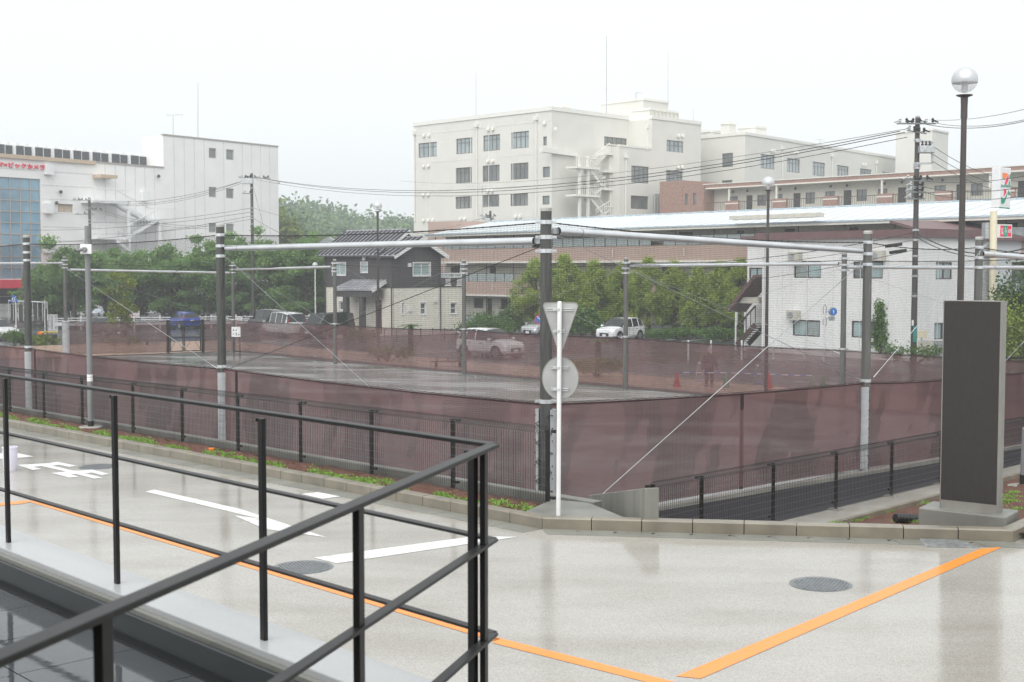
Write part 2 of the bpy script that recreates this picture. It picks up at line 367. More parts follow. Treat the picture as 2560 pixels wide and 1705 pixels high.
# court floor, path beside it, far pavement
COURT_L, COURT_W = 50.0, 22.3
def crt(s, t, dz=0.0):
    q = C0 + E1 * s + E2 * t; return Vector((q.x, q.y, courtz(q.x, q.y) + dz))
cm = MB(); cm.poly([crt(-.3, -.3), crt(COURT_W, -.3), crt(COURT_W, 49), crt(-.3, 49)]); setp(obj('court', cm, 'court_floor'), kind='structure')
_fd, _f0 = Vector((.703, .711, 0)), Vector((6.29, 25.0, 0)) + Vector((-.711, .703, 0)) * .11
_pf = [_f0 + _fd * k for k in (-9, 30)]; pm = MB(); pm.poly([Vector((q.x, q.y, -1.2)) for q in _pf] + [crt(34, -.345, -.02), crt(-4, -.345, -.02)]); setp(obj('path', pm, 'path_asphalt'), kind='structure')
ed = MB()
for (s0, t0, s1, t1) in ((-.1, -.34, COURT_W + .2, -.16),):
    a, b = crt(s0, t0), crt(s1, t1); ed.hexa([crt(s0, t0, -.1), crt(s1, t0, -.1), crt(s1, t1, -.1), crt(s0, t1, -.1), crt(s0, t0, .05), crt(s1, t0, .05), crt(s1, t1, .05), crt(s0, t1, .05)])
setp(obj('court_edge_strip', ed, 'concrete_pale'), 'pale concrete strip along the foot of the net on the path side', 'kerb')
ke = thing('court_kerb', 'beige concrete kerb along the far long side of the wet court', 'kerb', crt(COURT_W, 20))
bl = None
for k in range(60):
    t0, t1 = k * .9 - 6.0, k * .9 - 6.0 + .885
    m = MB(); s0, s1 = COURT_W + .02, COURT_W + .22
    m.hexa([crt(s0, t0, -.3), crt(s1, t0, -.3), crt(s1, t1, -.3), crt(s0, t1, -.3), crt(s0, t0, .09), crt(s1, t0, .09), crt(s1, t1, .09), crt(s0, t1, .09)])
    obj('kerb_block', m, 'concrete_pale', ke)
sw = MB(); sw.poly([crt(COURT_W + .23, -14, .03), crt(COURT_W + 5.2, -14, .03), crt(COURT_W + 5.2, 60, .03), crt(COURT_W + .23, 60, .03)])
sw.poly([crt(-30, 49.01, .03), crt(COURT_W + .22, 49.01, .03), crt(COURT_W + .22, 60, .03), crt(-30, 60, .03)])
setp(obj('pavement', sw, 'tile_paving'), kind='structure')
rk = MB(); s0, s1 = COURT_W + 5.21, COURT_W + 5.4
rk.hexa([crt(s0, -14, -.4), crt(s1, -14, -.4), crt(s1, 60, -.4), crt(s0, 60, -.4), crt(s0, -14, .07), crt(s1, -14, .07), crt(s1, 60, .07), crt(s0, 60, .07)])
setp(obj('road_kerb', rk, 'concrete_pale'), kind='structure')
ROADO = thing('road', None, None, crt(COURT_W + 9, 20), kind='structure')
for s, w in ((5.75, .15), (9.3, .15), (9.75, .15), (13.2, .15)):
    m = MB(); a, b = crt(COURT_W + s, -14), crt(COURT_W + s, 62); n = (E1 * w / 2)
    for p in (a, b): p.z = backz(p.y) + .012
    m.quad(a - n, b - n, b + n, a + n); obj('painted_line', m, 'white_paint', ROADO)

# ================================================================ markings and covers on the lot
flat('orange_line', [(1237, 1592), (1690, 1705), (1735, 1720), (1676, 1720), (1232, 1607)], 'orange_paint', LOTO, .004)
flat('orange_line', [(2450, 1372), (2506, 1367), (1752, 1696), (1690, 1690)], 'orange_paint', LOTO, .004)
flat('orange_line', [(74, 1254.5), (90, 1252.5), (1252, 1597), (1236, 1603)], 'orange_paint', LOTO, .004)
flat('orange_line', [(-40, 1268), (-40, 1262), (56, 1251), (92, 1252), (54, 1259)], 'orange_paint', LOTO, .005)
flat('white_line', [(785, 1394), (1190, 1340), (1293, 1342), (842, 1408)], 'white_paint', LOTO, .004)
flat('arrow', [(363, 1229), (386, 1224), (600, 1272), (816, 1343), (662, 1322), (584, 1288), (648, 1296), (372, 1231)], 'white_paint', LOTO, .004)
def c7(x, y): return (x / 7.128, 1080 + y / 7.128)
for strokes in ([[(300, 585), (400, 580), (860, 555), (890, 560), (930, 590), (760, 605), (600, 622), (740, 658), (580, 676)]],
                [[(885, 552), (1020, 530), (1370, 602), (1225, 620), (1055, 583), (930, 596)]],
                [[(745, 608), (865, 592), (930, 596), (1290, 686), (1480, 690), (1520, 735), (1830, 815), (1680, 830), (1370, 752), (1260, 748), (1400, 798), (1245, 812), (915, 730), (1170, 704)]],
                [[(1400, 690), (1640, 668), (1945, 745), (1820, 768), (1640, 722), (1540, 734)]],
                [[(300, 374), (600, 434), (300, 464), (-60, 480), (-60, 380)]]):
    for s in strokes: flat('painted_character', [c7(*q) for q in s], 'white_paint', LOTO, .0045 + random.random() * .001)
flat('white_plate', [(753, 1235), (826, 1226), (884, 1237), (806, 1247)], 'white_paint', LOTO, .006)
def cover(label, u, v, r, dark=False):
    p = lot(u, v); t = thing('manhole_cover', label, 'manhole', p)
    b = MB(); b.lathe([(r, -.02), (r, .006), (r * .93, .006)], p, 40); obj('rim', b, 'iron', t)
    b = MB(); b.lathe([(r * .925, -.02), (r * .925, .009)], p, 40); lid = obj('lid', b, 'iron', t)
    b = MB()
    for i in range(-6, 7):
        for j in range(-6, 7):
            x, y = i * r * .13 + (j % 2) * r * .065, j * r * .13
            if x * x + y * y < (r * .86) ** 2: b.box(p.x + x - .012, p.x + x + .012, p.y + y - .02, p.y + y + .02, p.z + .009, p.z + .013)
    obj('tread_pattern', b, 'iron', lid, kind='stuff')
    return t
cover('round iron manhole cover beside the orange line at right', 2052, 1461, .34)
cover('plain round manhole cover at the tip of the white line', 757, 1419, .36)
cover('dark round manhole cover by the painted white characters', 246, 1167, .36)
t = thing('drain_grate', 'steel drain grating in the gutter in front of the dark totem', 'grate', lot(2390, 1361))
A, B_, Cc, D_ = lot(2300, 1351), lot(2396, 1353), lot(2443, 1370), lot(2318, 1368)
for k in range(9):
    f = k / 8; m = MB(); m.bar(A.lerp(D_, f) + Vector((0, 0, .012)), B_.lerp(Cc, f) + Vector((0, 0, .012)), .022, .02); obj('slat', m, 'galv_dull', t)
m = MB()
for k in range(7): m.bar(A.lerp(B_, k / 6) + Vector((0, 0, .004)), D_.lerp(Cc, k / 6) + Vector((0, 0, .004)), .012, .012)
obj('frame', m, 'galv_dull', t)

# kerb blocks and gutter slabs
KERB = thing('kerb', None, None, KC, kind='structure')
def kerb_run(a, b, n, name='kerb_block', w=.17, h=.16, out=0.0, m_='kerb_concrete', gap=.006, skew=0.0, z0=-.05, nrm=None):
    d = (b - a); L = d.length; d.normalize(); nr = nrm if nrm is not None else Vector((-d.y, d.x, 0))
    for k in range(n):
        p, q = a + d * (L * k / n + gap), a + d * (L * (k + 1) / n - gap)
        lo = nr * out; hi = nr * (out + w); j = random.uniform(-.003, .003); ch = .018 if h > .05 else .001
        mb = MB(); zt = Vector((0, 0, h + j)); zb = Vector((0, 0, z0))
        f = lambda x: x
        A0, A1, B0, B1 = p + lo, p + hi + d * skew, q + lo, q + hi + d * skew
        c = nr * ch
        mb.add([A0 + zb, B0 + zb, B1 + zb, A1 + zb, A0 + zt - Vector((0, 0, ch)), B0 + zt - Vector((0, 0, ch)), B1 + zt, A1 + zt, A0 + zt + c, B0 + zt + c],
               [(3, 2, 1, 0), (0, 1, 5, 4), (4, 5, 9, 8), (8, 9, 6, 7), (1, 2, 6, 9, 5), (2, 3, 7, 6), (3, 0, 4, 8, 7)])
        obj(name, mb, m_, KERB)
def onlot(p, h=0): return Vector((p.x, p.y, lotz(p.x, p.y) + h))
KLs = KC + (KL0 - KC) * 1.25; KLs = onlot(KLs)
nL = int((KLs - KC).length / .62); back = Vector(((KL0 - KC).y, -(KL0 - KC).x, 0)).normalized()
if back.y < 0: back = -back
kerb_run(KC, KLs, nL, nrm=back)
nR = int((KR - KC).length / .61); backR = Vector((-(KR - KC).y, (KR - KC).x, 0)).normalized()
if backR.y < 0: backR = -backR
kerb_run(KC, KR, nR, nrm=backR)
KEs = onlot(KR + (KE - KR) * 4); kerb_run(KR, KEs, 6, nrm=Vector((-(KE - KR).y, (KE - KR).x, 0)).normalized())
GL = .34
kerb_run(KC - back * .002, KLs - back * .002, nL, 'gutter_slab', w=-GL, h=.007, out=-.01, m_='gutter_concrete', gap=.004, z0=-.03, nrm=back)
kerb_run(KC - backR * .002, KR - backR * .002, int((KR - KC).length / .5), 'gutter_slab', w=-GL, h=.009, out=-.01, m_='gutter_concrete', gap=.006, skew=.12, z0=-.03, nrm=backR)
dg_ = (KR - KC).normalized()
for k in range(1, int((KR - KC).length / .5)):
    p = KC + dg_ * (.5 * k) - backR * .12; m = MB(); m.lathe([(.022, .008), (.022, .012)], onlot(p), 8); obj('lifting_hole', m, 'black_plastic', KERB)

# ================================================================ left planting strip, low wall, mesh fence
FA, FB = lot(28, 1034, .06), lot(1369, 1269, .06)         # fence line on the lot
fdir = (FB - FA).normalized(); fn = Vector((-fdir.y, fdir.x, 0)); fn = fn if fn.y > 0 else -fn
def strip(a, b, w0, w1, nrm, h, h2=None):
    h2 = h if h2 is None else h2
    return [a + nrm * w0 + Vector((0, 0, h)), b + nrm * w0 + Vector((0, 0, h)), b + nrm * w1 + Vector((0, 0, h2)), a + nrm * w1 + Vector((0, 0, h2))]
KFB = onlot(KC + back * .171); KFA = onlot(KLs + back * .171); wl_ = .30
LWA, LWB = FA - fdir * 8 + fn * .16, lot(1484, 1276, .06)
sb = MB(); NS = 160
for k in range(NS + 1):
    f = k / NS; a = KFB.lerp(KFA, f); b = (FB + fn * .17).lerp(FA - fdir * 8 + fn * .17, f); b = onlot(b)
    for j in range(9):
        q = a.lerp(b, j / 8); sb.v.append((q.x, q.y, lotz(q.x, q.y) + .08 + .035 * math.sin(j / 8 * math.pi) + random.uniform(-.02, .02)))
for k in range(NS):
    for j in range(8): o_ = k * 9 + j; sb.f.append((o_, o_ + 1, o_ + 10, o_ + 9))
setp(obj('soil_bed', sb, 'soil'), kind='structure')
lw = MB(); lw.prism([LWA + Vector((0, 0, -1.4)), LWB + Vector((0, 0, -1.4)), LWB + fn * .18 + Vector((0, 0, -1.4)), LWA + fn * .18 + Vector((0, 0, -1.4))], (0, 0, 1.52))
setp(obj('low_wall', lw, 'concrete', bevel=.01), 'long low concrete wall behind the wire fence on the left', 'wall')
ws, we = lot(1402, 1258, .0) + fn * .6, lot(1612, 1298, .16)
wtop0, wtop1 = ws + Vector((0, 0, .05)), Vector((we.x, we.y, at(1612, 1220, we.y).z))
wb = MB(); wd = (we - ws).normalized(); wn_ = Vector((-wd.y, wd.x, 0)) * .2
wb.hexa([Vector((ws.x, ws.y, -1.2)), Vector((we.x, we.y, -1.2)), Vector((we.x, we.y, -1.2)) + wn_, Vector((ws.x, ws.y, -1.2)) + wn_, wtop0, wtop1, wtop1 + wn_, wtop0 + wn_])
setp(obj('retaining_wall', wb, 'concrete_stained', bevel=.012), 'wedge of bare concrete retaining wall behind the kerb corner', 'wall')
cpad = MB(); cpad.prism([onlot(p, .1) for p in (KC + back * .173 + (KL0 - KC).normalized() * .5, KC + backR * .172 + dg_ * .06, KC + backR * .174 + dg_ * 1.1, lot(1470, 1283), lot(1380, 1275))], (0, 0, .055))
setp(obj('corner_slab', cpad, 'concrete'), 'small concrete slab behind the kerb corner at the foot of the white signpost', 'slab')

def mesh_fence(name, label, posts, h, nrm, side, m_post='fence_steel'):
    """welded wire fence: each post a part, each panel of wires a part; posts = list of foot points"""
    t = thing(name, label, 'fence', posts[0])
    for i, p in enumerate(posts):
        b = MB(); d = (posts[1] - posts[0]).normalized(); b.bar(p + Vector((0, 0, -.05)), p + Vector((0, 0, h - .03)), .05, .05, d); po = obj('post', b, m_post, t)
        b = MB(); b.bar(p - nrm * .0 + Vector((0, 0, h - .05)) + d * side * .09, p + Vector((0, 0, h - .05)) + d * side * .17, .05, .045); obj('clip', b, m_post, po)
        b = MB(); b.bar(p + Vector((0, 0, .16)) + d * side * .09 - nrm * .03, p + Vector((0, 0, .16)) + d * side * .17 - nrm * .03, .04, .04); obj('clip', b, m_post, po)
        b = MB(); b.bar(p + Vector((0, 0, -.03)), p + Vector((0, 0, .012)), .24, .2, d); obj('footing', b, 'concrete_pale', po)
    for a, b in zip(posts[:-1], posts[1:]):
        m = MB(); d = (b - a).normalized(); L = (b - a).length; n = max(2, int(L / .052)); f0 = nrm * -.035
        prof = [(.07, .05), (.0, .10), (.0, h - .10), (.035, h - .05), (.0, h + .02), (-.075, h - .03), (.0, h - .085)]
        for k in range(n + 1):
            q = a + d * (L * k / n) + Vector((0, 0, (b - a).z * 0)) + f0
            pts = [q - nrm * o_ + Vector((0, 0, z)) for o_, z in prof]
            for s in range(len(pts) - 1): m.tube(pts[s], pts[s + 1], .0042, n=4, cap=False)
        m2 = MB()
        for z in [.06, .12] + [.2 + .125 * k for k in range(int((h - .3) / .125) + 1)] + [h - .10, h - .05]:
            o_ = .06 if z < .1 else (.03 if z == h - .05 else .0); m2.tube(a + f0 - nrm * o_ + Vector((0, 0, z)), b + f0 - nrm * o_ + Vector((0, 0, z)), .0042, n=4, cap=False)
        wp = obj('wire_panel', m, 'wire', t, kind='stuff'); obj('cross_wires', m2, 'wire_highlit', wp, kind='stuff')
    return t
LP = []
for u in (28, 113, 208, 334, 457, 596, 752, 929, 1132, 1369):
    s = (u - 28) / (1369 - 28); v = 1034 + (u - 28) * .16 + 0  # refined by meeting the fence line
    d = ray(u, 1150); # intersect vertical plane of the fence
    tt = ((FA - Vector((0, 0, EYE))).dot(fn)) / d.dot(fn); q = d * tt; LP.append(onlot(Vector((q.x, q.y, 0)), .06))
sp = (LP[1] - LP[2]); LP = [onlot(LP[0] + sp * k, .06) for k in (3, 2, 1)] + LP
mesh_fence('wire_fence', 'black welded wire fence with grey net behind it along the left kerb', LP, 1.17, fn, 1)

# clumps of low green plants and crumbs of soil in the left strip
def tuft_cloud(name, spots, n, size, m, label, cat, spread=.12, hgt=.05, flatness=.5):
    V, F = [], []
    for (p, r) in spots:
        for _ in range(n):
            a, rr = random.random() * 6.283, r * math.sqrt(random.random())
            c = Vector((p[0] + rr * math.cos(a), p[1] + rr * math.sin(a), p[2] + random.random() * hgt * (1 - rr / r * .6)))
            s = size * random.uniform(.6, 1.3); th = random.random() * 6.283; tl = random.uniform(.15, 1.2)
            e = Vector((math.cos(th) * math.cos(tl), math.sin(th) * math.cos(tl), math.sin(tl))) * s; w = Vector((-math.sin(th), math.cos(th), 0)) * s * .3
            o_ = len(V); V += [c - w * .6, c + e * .5 - w, c + e, c + e * .5 + w]; F.append((o_, o_ + 1, o_ + 2, o_ + 3))
    mb = MB(); mb.v = [tuple(q) for q in V]; mb.f = F; return setp(obj(name, mb, m), label, cat, kind='stuff')
spots = []
for k in range(900):
    f = random.random(); a = KFB.lerp(KFA, f); b = FB.lerp(FA - fdir * 8, f); w = .32 + .25 * math.sin(f * 60) * random.random()
    if math.sin(f * 97) + math.sin(f * 41 + 1) < -.75: continue
    q = a.lerp(b, min(.9, max(.12, random.gauss(w, .13)))); spots.append((onlot(q, .085), random.uniform(.05, .13)))
tuft_cloud('ground_cover', spots, 46, .036, 'groundcover', 'bright green creeping plants along the kerb under the wire fence', 'plants', hgt=.05)
V, F = [], []
mb = MB()
for k in range(900):
    f = random.random(); q = onlot(KFB.lerp(KFA, f).lerp(FB.lerp(FA - fdir * 8, f), random.uniform(.3, 1.0)), .09); r = random.uniform(.008, .03)
    mb.lathe([(r * .4, 0), (r, r * .5), (r * .5, r)], q, 5)
setp(obj('soil_crumbs', mb, 'clod'), 'red brown clods of soil in the strip under the fence', 'soil', kind='stuff')
p = lot(529, 1130, .09); m = MB(); m.lathe([(.05, 0), (.055, .05), (.06, .075), (.03, .08)], p, 14); t = thing('marker_peg', 'small orange plastic marker cap in the planting strip', 'marker', p); obj('cap', m, 'orange_plastic', t)
m = MB(); m.tube(p - Vector((0, 0, .1)), p + Vector((0, 0, .01)), .02); obj('stake', m, 'concrete', t)
# bucket
p = lot(26, 1176); t = thing('bucket', 'white plastic bucket standing on the wet pavement at far left', 'bucket', p)
m = MB(); m.lathe([(.115, .0), (.12, .01), (.128, .40), (.136, .405), (.136, .43), (.122, .43), (.115, .03)], p, 28); soft(obj('pail', m, 'white_plastic', t))
m = MB(); m.path([p + Vector((.137 * math.cos(a), .137 * math.sin(a) * .2 - .03, .36 - .12 * math.sin(a))) for a in [k * math.pi / 10 for k in range(11)]], .004); obj('handle', m, 'galv', t)

# ================================================================ right bed, totem, right fence
ff = Vector((.703, .711, 0)); fp0 = Vector((6.29, 25.0, 0))
RP = [fp0 + ff * 2.18 * k for k in range(-2, 8)]; RP = [fp0 + ff * (2.18 * -2 - 1.33)] + RP
RP = [Vector((p.x, p.y, -1.165 - .012 * (p - fp0).dot(ff) * .6)) for p in RP]
rn = Vector((ff.y, -ff.x, 0)) * -1
mesh_fence('wire_fence', 'black welded wire fence beside the dark asphalt path on the right', RP, 1.16, rn, -1)
st = MB(); a, b = RP[0] - ff * 2.5, RP[-1] + ff * 3
st.prism([a + rn * .12 + Vector((0, 0, -.5)), b + rn * .12 + Vector((0, 0, -.5)), b - rn * .75 + Vector((0, 0, -.5)), a - rn * .75 + Vector((0, 0, -.5))], (0, 0, .49))
setp(obj('fence_strip', st, 'concrete_pale', bevel=.01), 'pale concrete strip carrying the right hand wire fence', 'kerb')
EB = thing('bed_edging', 'row of small concrete edging blocks between fence strip and red soil', 'kerb', a - rn * .82)
L = (b - a).length; n = int(L / .6)
for k in range(n):
    p, q = a + ff * (L * k / n + .004) - rn * .752, a + ff * (L * (k + 1) / n - .004) - rn * .752; w = -rn * .1; z0, z1 = Vector((0, 0, -.5)), Vector((0, 0, .02))
    m = MB(); m.hexa([p + z0, q + z0, q + w + z0, p + w + z0, p + z1, q + z1, q + w + z1, p + w + z1]); obj('edging_block', m, 'kerb_concrete', EB)
sb = MB(); NS = 90; K0, K1 = onlot(KC + backR * .172 + dg_ * .3, .09), onlot(KR + backR * .172 + (KR - KC) * .9, .09); S0, S1 = a - rn * .86 + Vector((0, 0, -.06)), a - rn * .86 + ff * 17 + Vector((0, 0, -.06))
for k in range(NS + 1):
    f = k / NS; p, q = K0.lerp(K1, f), S0.lerp(S1, f)
    for j in range(15):
        r = p.lerp(q, j / 14); jj = 0 if j in (0, 14) else 1; sb.v.append((r.x, r.y, r.z + jj * (random.uniform(-.025, .025) + .05 * math.sin(j / 14 * math.pi))))
for k in range(NS):
    for j in range(14): o_ = k * 15 + j; sb.f.append((o_, o_ + 1, o_ + 16, o_ + 15))
SOILR = setp(obj('soil_bed', sb, 'soil'), kind='structure')
def soil_hit(u, v):                                       # the bed is close to a plane from kerb to strip
    best = min(sb.v, key=lambda w: (CX + FPX * w[0] / w[1] - u) ** 2 + (668 + FPX * (EYE - w[2]) / w[1] - v) ** 2); return Vector(best)
spots = []
for u, v, r in ((2105, 1306, .3), (2135, 1300, .25), (2165, 1296, .16), (2225, 1287, .28), (2290, 1272, .3), (2330, 1262, .3), (2345, 1290, .22), (2260, 1311, .14), (2300, 1310, .2), (2505, 1228, .3), (2530, 1234, .3), (2510, 1247, .28), (2540, 1256, .2), (2510, 1277, .25), (2550, 1277, .25), (2545, 1245, .2), (2515, 1262, .25)):
    q = soil_hit(u, v)
    for _ in range(4): spots.append((q + Vector((random.gauss(0, r * .45), random.gauss(0, r * .3), .0)), random.uniform(.06, .13)))
tuft_cloud('ground_cover', spots, 50, .032, 'groundcover', 'scattered bright green tufts on the red soil around the totem', 'plants', hgt=.05)

t = thing('totem_sign', 'tall blank dark brown totem panel with metal edges on concrete plinth', 'sign', lot(2425, 1318, .1))
yb = 17.2; pA, pB = at(2349, 1270, yb), at(2493, 1286, yb - .44)
dt = Vector((pB.x - pA.x, pB.y - pA.y, 0)).normalized(); nt = Vector((dt.y, -dt.x, 0)); Lt = ((pB - pA).xy).length
z0, z1 = pA.z, at(2352, 751, yb).z
def tb(m, a0, a1, o0, o1, zz0, zz1):
    q = [pA + dt * a0 + nt * o0, pA + dt * a1 + nt * o0, pA + dt * a1 + nt * o1, pA + dt * a0 + nt * o1]
    m.hexa([Vector((k.x, k.y, zz0)) for k in q] + [Vector((k.x, k.y, zz1)) for k in q]); return m
obj('panel', tb(MB(), .012, Lt - .012, -.23, 0, z0 + .12, z1 - .008), 'totem_brown', t)
m = tb(MB(), 0, .0115, -.24, .004, z0, z1 - .0085); obj('edge_trim', m, 'alum', t)
m = tb(MB(), Lt - .0115, Lt, -.24, .004, z0, z1 - .0085); obj('edge_trim', m, 'alum', t)
obj('top_trim', tb(MB(), 0, Lt, -.24, .004, z1 - .008, z1), 'alum', t)
obj('base_trim', tb(MB(), .012, Lt - .012, -.23, -.003, z0, z0 + .119), 'alum', t)
obj('plinth', tb(MB(), -.24, Lt + .15, -.46, .14, z0 - .75, z0 + .004), 'concrete', t, bevel=.02)
q = soil_hit(2255, 1312); t = thing('drain_pipe', 'black corrugated pipe end sticking out of the red soil', 'pipe', q)
m = MB(); axis = Vector((.9, .42, -.12)); 
prof = []
for k in range(17): prof.append((.075 if k % 2 else .062))
pts = [q + axis * (.03 * k - .1) + Vector((0, 0, .07)) for k in range(17)]
for k in range(16): m.tube(pts[k], pts[k + 1], prof[k], prof[k + 1], n=16, cap=(k in (0, 15)))
obj('corrugated_pipe', m, 'black_plastic', t)
# grey post at the right frame edge with its round concrete foot
q = at(2556, 1222, 27.0); t = thing('grey_post', 'grey metal post on a round concrete foot at the right picture edge', 'post', q)
m = MB(); m.lathe([(.3, -.3), (.3, .06), (.285, .075)], q, 24); obj('footing', m, 'concrete_pale', t)
m = MB(); m.tube(q, q + Vector((.02, 0, 1.25)), .055, n=14); obj('shaft', m, 'grey_coat', t); m = MB(); m.lathe([(.06, .05), (.06, .3)], q, 14); obj('sleeve', m, 'black_plastic', t)
m = MB(); m.lathe([(.058, 1.25), (.05, 1.28), (.02, 1.3)], q + Vector((.02, 0, 0)), 14); obj('cap', m, 'grey_coat', t)

# ================================================================ white signpost with sign backs
p = lot(1396, 1290, .15); Y = p.y; t = thing('road_sign', 'backs of a triangular and a round road sign on a white post', 'road sign', p)
ztop = at(1398, 757, Y).z; m = MB(); m.tube(p, (p.x + .01, p.y, ztop), .0305, n=16); soft(obj('post', m, 'white_coat', t)); m = MB(); m.lathe([(.031, 0), (.026, .015), (.008, .022)], (p.x + .01, p.y, ztop), 16); obj('post_cap', m, 'white_coat', t)
yp = Y - .045; ang = math.radians(-24); dr = Vector((math.cos(ang), math.sin(ang), 0)); nr_ = Vector((dr.y, -dr.x, 0))
def plate(name, outline, cu, cv, mm='sign_back', behind=.06):
    c = at(cu, cv, Y); c = Vector((p.x, p.y, c.z)) - nr_ * behind; mb = MB(); mb.prism([c + dr * x + Vector((0, 0, z)) for x, z in outline], nr_ * .004); o_ = obj(name, mb, mm, t, bevel=.0); return c, o_
k = Y / FPX / math.cos(ang)
tri = []
for cx, cz_, a0, a1 in ((-.20, -.045, 90, 210), (.0, -.605, 210, 330), (.20, -.045, -30, 90)):
    for i in range(7): a = math.radians(a0 + (a1 - a0) * i / 6); tri.append((cx + .045 * math.cos(a), cz_ + .045 * math.sin(a)))
tri = [(x * 1.03, z * 1.0) for x, z in tri]
c, o_ = plate('triangle_plate', tri[::-1], 1391, 757); 
m = MB(); rim = [c + dr * x * 1.0 + Vector((0, 0, z)) + nr_ * .004 for x, z in tri]
m.path(rim + rim[:1], .006, n=5); obj('plate_rim', m, 'alum', o_)
rr = (at(1393, 893, Y) - at(1393, 998, Y)).length / 2
c2, o2 = plate('round_plate', [(rr * .93 * math.cos(a), rr * math.sin(a)) for a in [-i * 2 * math.pi / 40 for i in range(40)]], 1392, 946)
m = MB(); rim = [c2 + dr * rr * .93 * math.cos(a) + Vector((0, 0, rr * math.sin(a))) + nr_ * .004 for a in [i * 2 * math.pi / 40 for i in range(41)]]; m.path(rim, .006, n=5); obj('plate_rim', m, 'alum', o2)
for vv, hw in ((774, .20), (828, .075), (920, .13), (974, .13)):
    z = at(1393, vv, Y).z; m = MB(); q = Vector((p.x, p.y, z))
    for dz in (-.013, .013): m.bar(q - dr * hw - nr_ * .045 + Vector((0, 0, dz)), q + dr * hw - nr_ * .045 + Vector((0, 0, dz)), .02, .012)
    br = obj('bracket', m, 'galv', t); m = MB(); m.lathe([(.034, -.016), (.034, .016)], q, 16); m.bar(q - dr * .03 + nr_ * .01, q - dr * .075 + nr_ * .01, .03, .026); obj('clamp', m, 'galv', br)

# ================================================================ grey camera pole on the left
p = lot(227, 1070, .1); Y = p.y; t = thing('camera_pole', 'grey steel pole with a security camera box on the left', 'pole', p); zt = at(228, 567, Y).z
rad = 14.2 * Y / FPX / 2
m = MB(); m.tube(p, (p.x, p.y, zt), rad, rad * .92, n=20); soft(obj('shaft', m, 'grey_coat', t)); m = MB(); m.lathe([(rad * .93, 0), (rad * .9, .02), (rad * .4, .03)], (p.x, p.y, zt), 20); obj('cap', m, 'grey_coat', t)
m = MB(); m.lathe([(rad * 1.06, .0), (rad * 1.06, .16)], p, 20); obj('boot', m, 'black_plastic', t)
m = MB(); m.lathe([(.26, -.15), (.26, .03), (.24, .045)], p, 26); obj('footing', m, 'concrete_pale', t)
m = MB(); a, b = at(205, 611, Y), at(233, 635, Y); m.box(a.x, b.x, Y - rad - .075, Y - rad - .005, b.z, a.z); o_ = obj('camera_box', m, 'white_coat', t, bevel=.008)
m = MB(); c = at(217, 624, Y); c.y = Y - rad - .08; m.tube(c, c + Vector((-.0, -.09, 0)), .06, .05, n=18); m.tube(c + Vector((-.02, -.07, 0)), c + Vector((-.15, -.16, -.03)), .035, .04, n=14); obj('camera_head', m, 'grey_coat', o_)
m = MB(); m.tube(c + Vector((-.151, -.161, -.03)), c + Vector((-.158, -.166, -.032)), .034, n=14); obj('lens', m, 'black_plastic', o_)
for v0, v1 in ((936, 942), (943, 953)):
    m = MB(); a, b = at(227, v0, Y), at(227, v1, Y); m.lathe([(rad * 1.01, b.z), (rad * 1.01, a.z)], (p.x, p.y, 0), 20); obj('sticker', m, 'white_coat', t)

# ================================================================ deck, coping, railing
A_ = Vector((-1.206, 6.05, 0)); rd = Vector((-.686, .728, 0)).normalized()   # far arm direction
COPZ, RAILZ = EYE - 1.755, EYE - .688
def far_post(i):                                          # i=0 corner post, then every 1.5 m to the left
    u = (1181, 651, 281, 8)[i] if i < 4 else None
    h = (700, 574, 486, 422)[i] if i < 4 else None
    if i < 4: z = FPX * 1.067 / h; return Vector(((u - CX) * z / FPX, z, 0))
    return far_post(3) + (far_post(3) - far_post(2)) * (i - 3)
FPs = [far_post(i) for i in range(6)]
rd = (FPs[3] - FPs[0]).normalized(); rnm = Vector((rd.y, -rd.x, 0)); rnm = rnm if rnm.y > 0 else -rnm     # outward
CRN = Vector((-.045, .69 * FPX / (1107 - 668), 0))
def near(u, v): z = .688 * FPX / (v - 668); return Vector(((u - CX) * z / FPX, z, 0))
NPs = [near(1209, 1120), near(892, 1255), near(243, 1533)]; NPs.append(NPs[2] + (NPs[2] - NPs[1]))
nd = (NPs[2] - NPs[0]).normalized()
CRN = NPs[0] - nd * .12
RL = thing('railing', 'dark grey flat bar railing with two arms meeting at a corner in the foreground', 'railing', (CRN.x, CRN.y, COPZ))
endF, endN = FPs[5], NPs[3] + nd * .6
for z, w, h in ((RAILZ, .05, .016), (RAILZ - .375, .042, .012), (RAILZ - .75, .042, .012)):
    nm = 'top_rail' if z == RAILZ else 'rail'
    m = MB(); m.bar((CRN.x, CRN.y, z - h / 2), (endF.x, endF.y, z - h / 2), w, h); obj(nm, m, 'rail_steel', RL, bevel=.003)
    m = MB(); m.bar((CRN.x, CRN.y, z - h / 2 - .001), (endN.x, endN.y, z - h / 2 - .001), w, h); obj(nm, m, 'rail_steel', RL, bevel=.003)
for q in FPs:
    m = MB(); m.bar((q.x, q.y, COPZ), (q.x, q.y, RAILZ - .017), .038, .022, rnm); obj('post', m, 'rail_steel', RL, bevel=.002)
for q in NPs:
    nn = Vector((nd.y, -nd.x, 0)); m = MB(); m.bar((q.x, q.y, COPZ - .2), (q.x, q.y, RAILZ - .018), .04, .022, nn); obj('post', m, 'rail_steel', RL, bevel=.002)
for q in FPs[:3]:
    m = MB(); c = Vector((q.x, q.y, RAILZ - .026)) + rd * .04; m.lathe([(.006, -.008), (.009, -.008), (.009, .008)], c, 8); obj('bolt', m, 'rail_steel', RL)
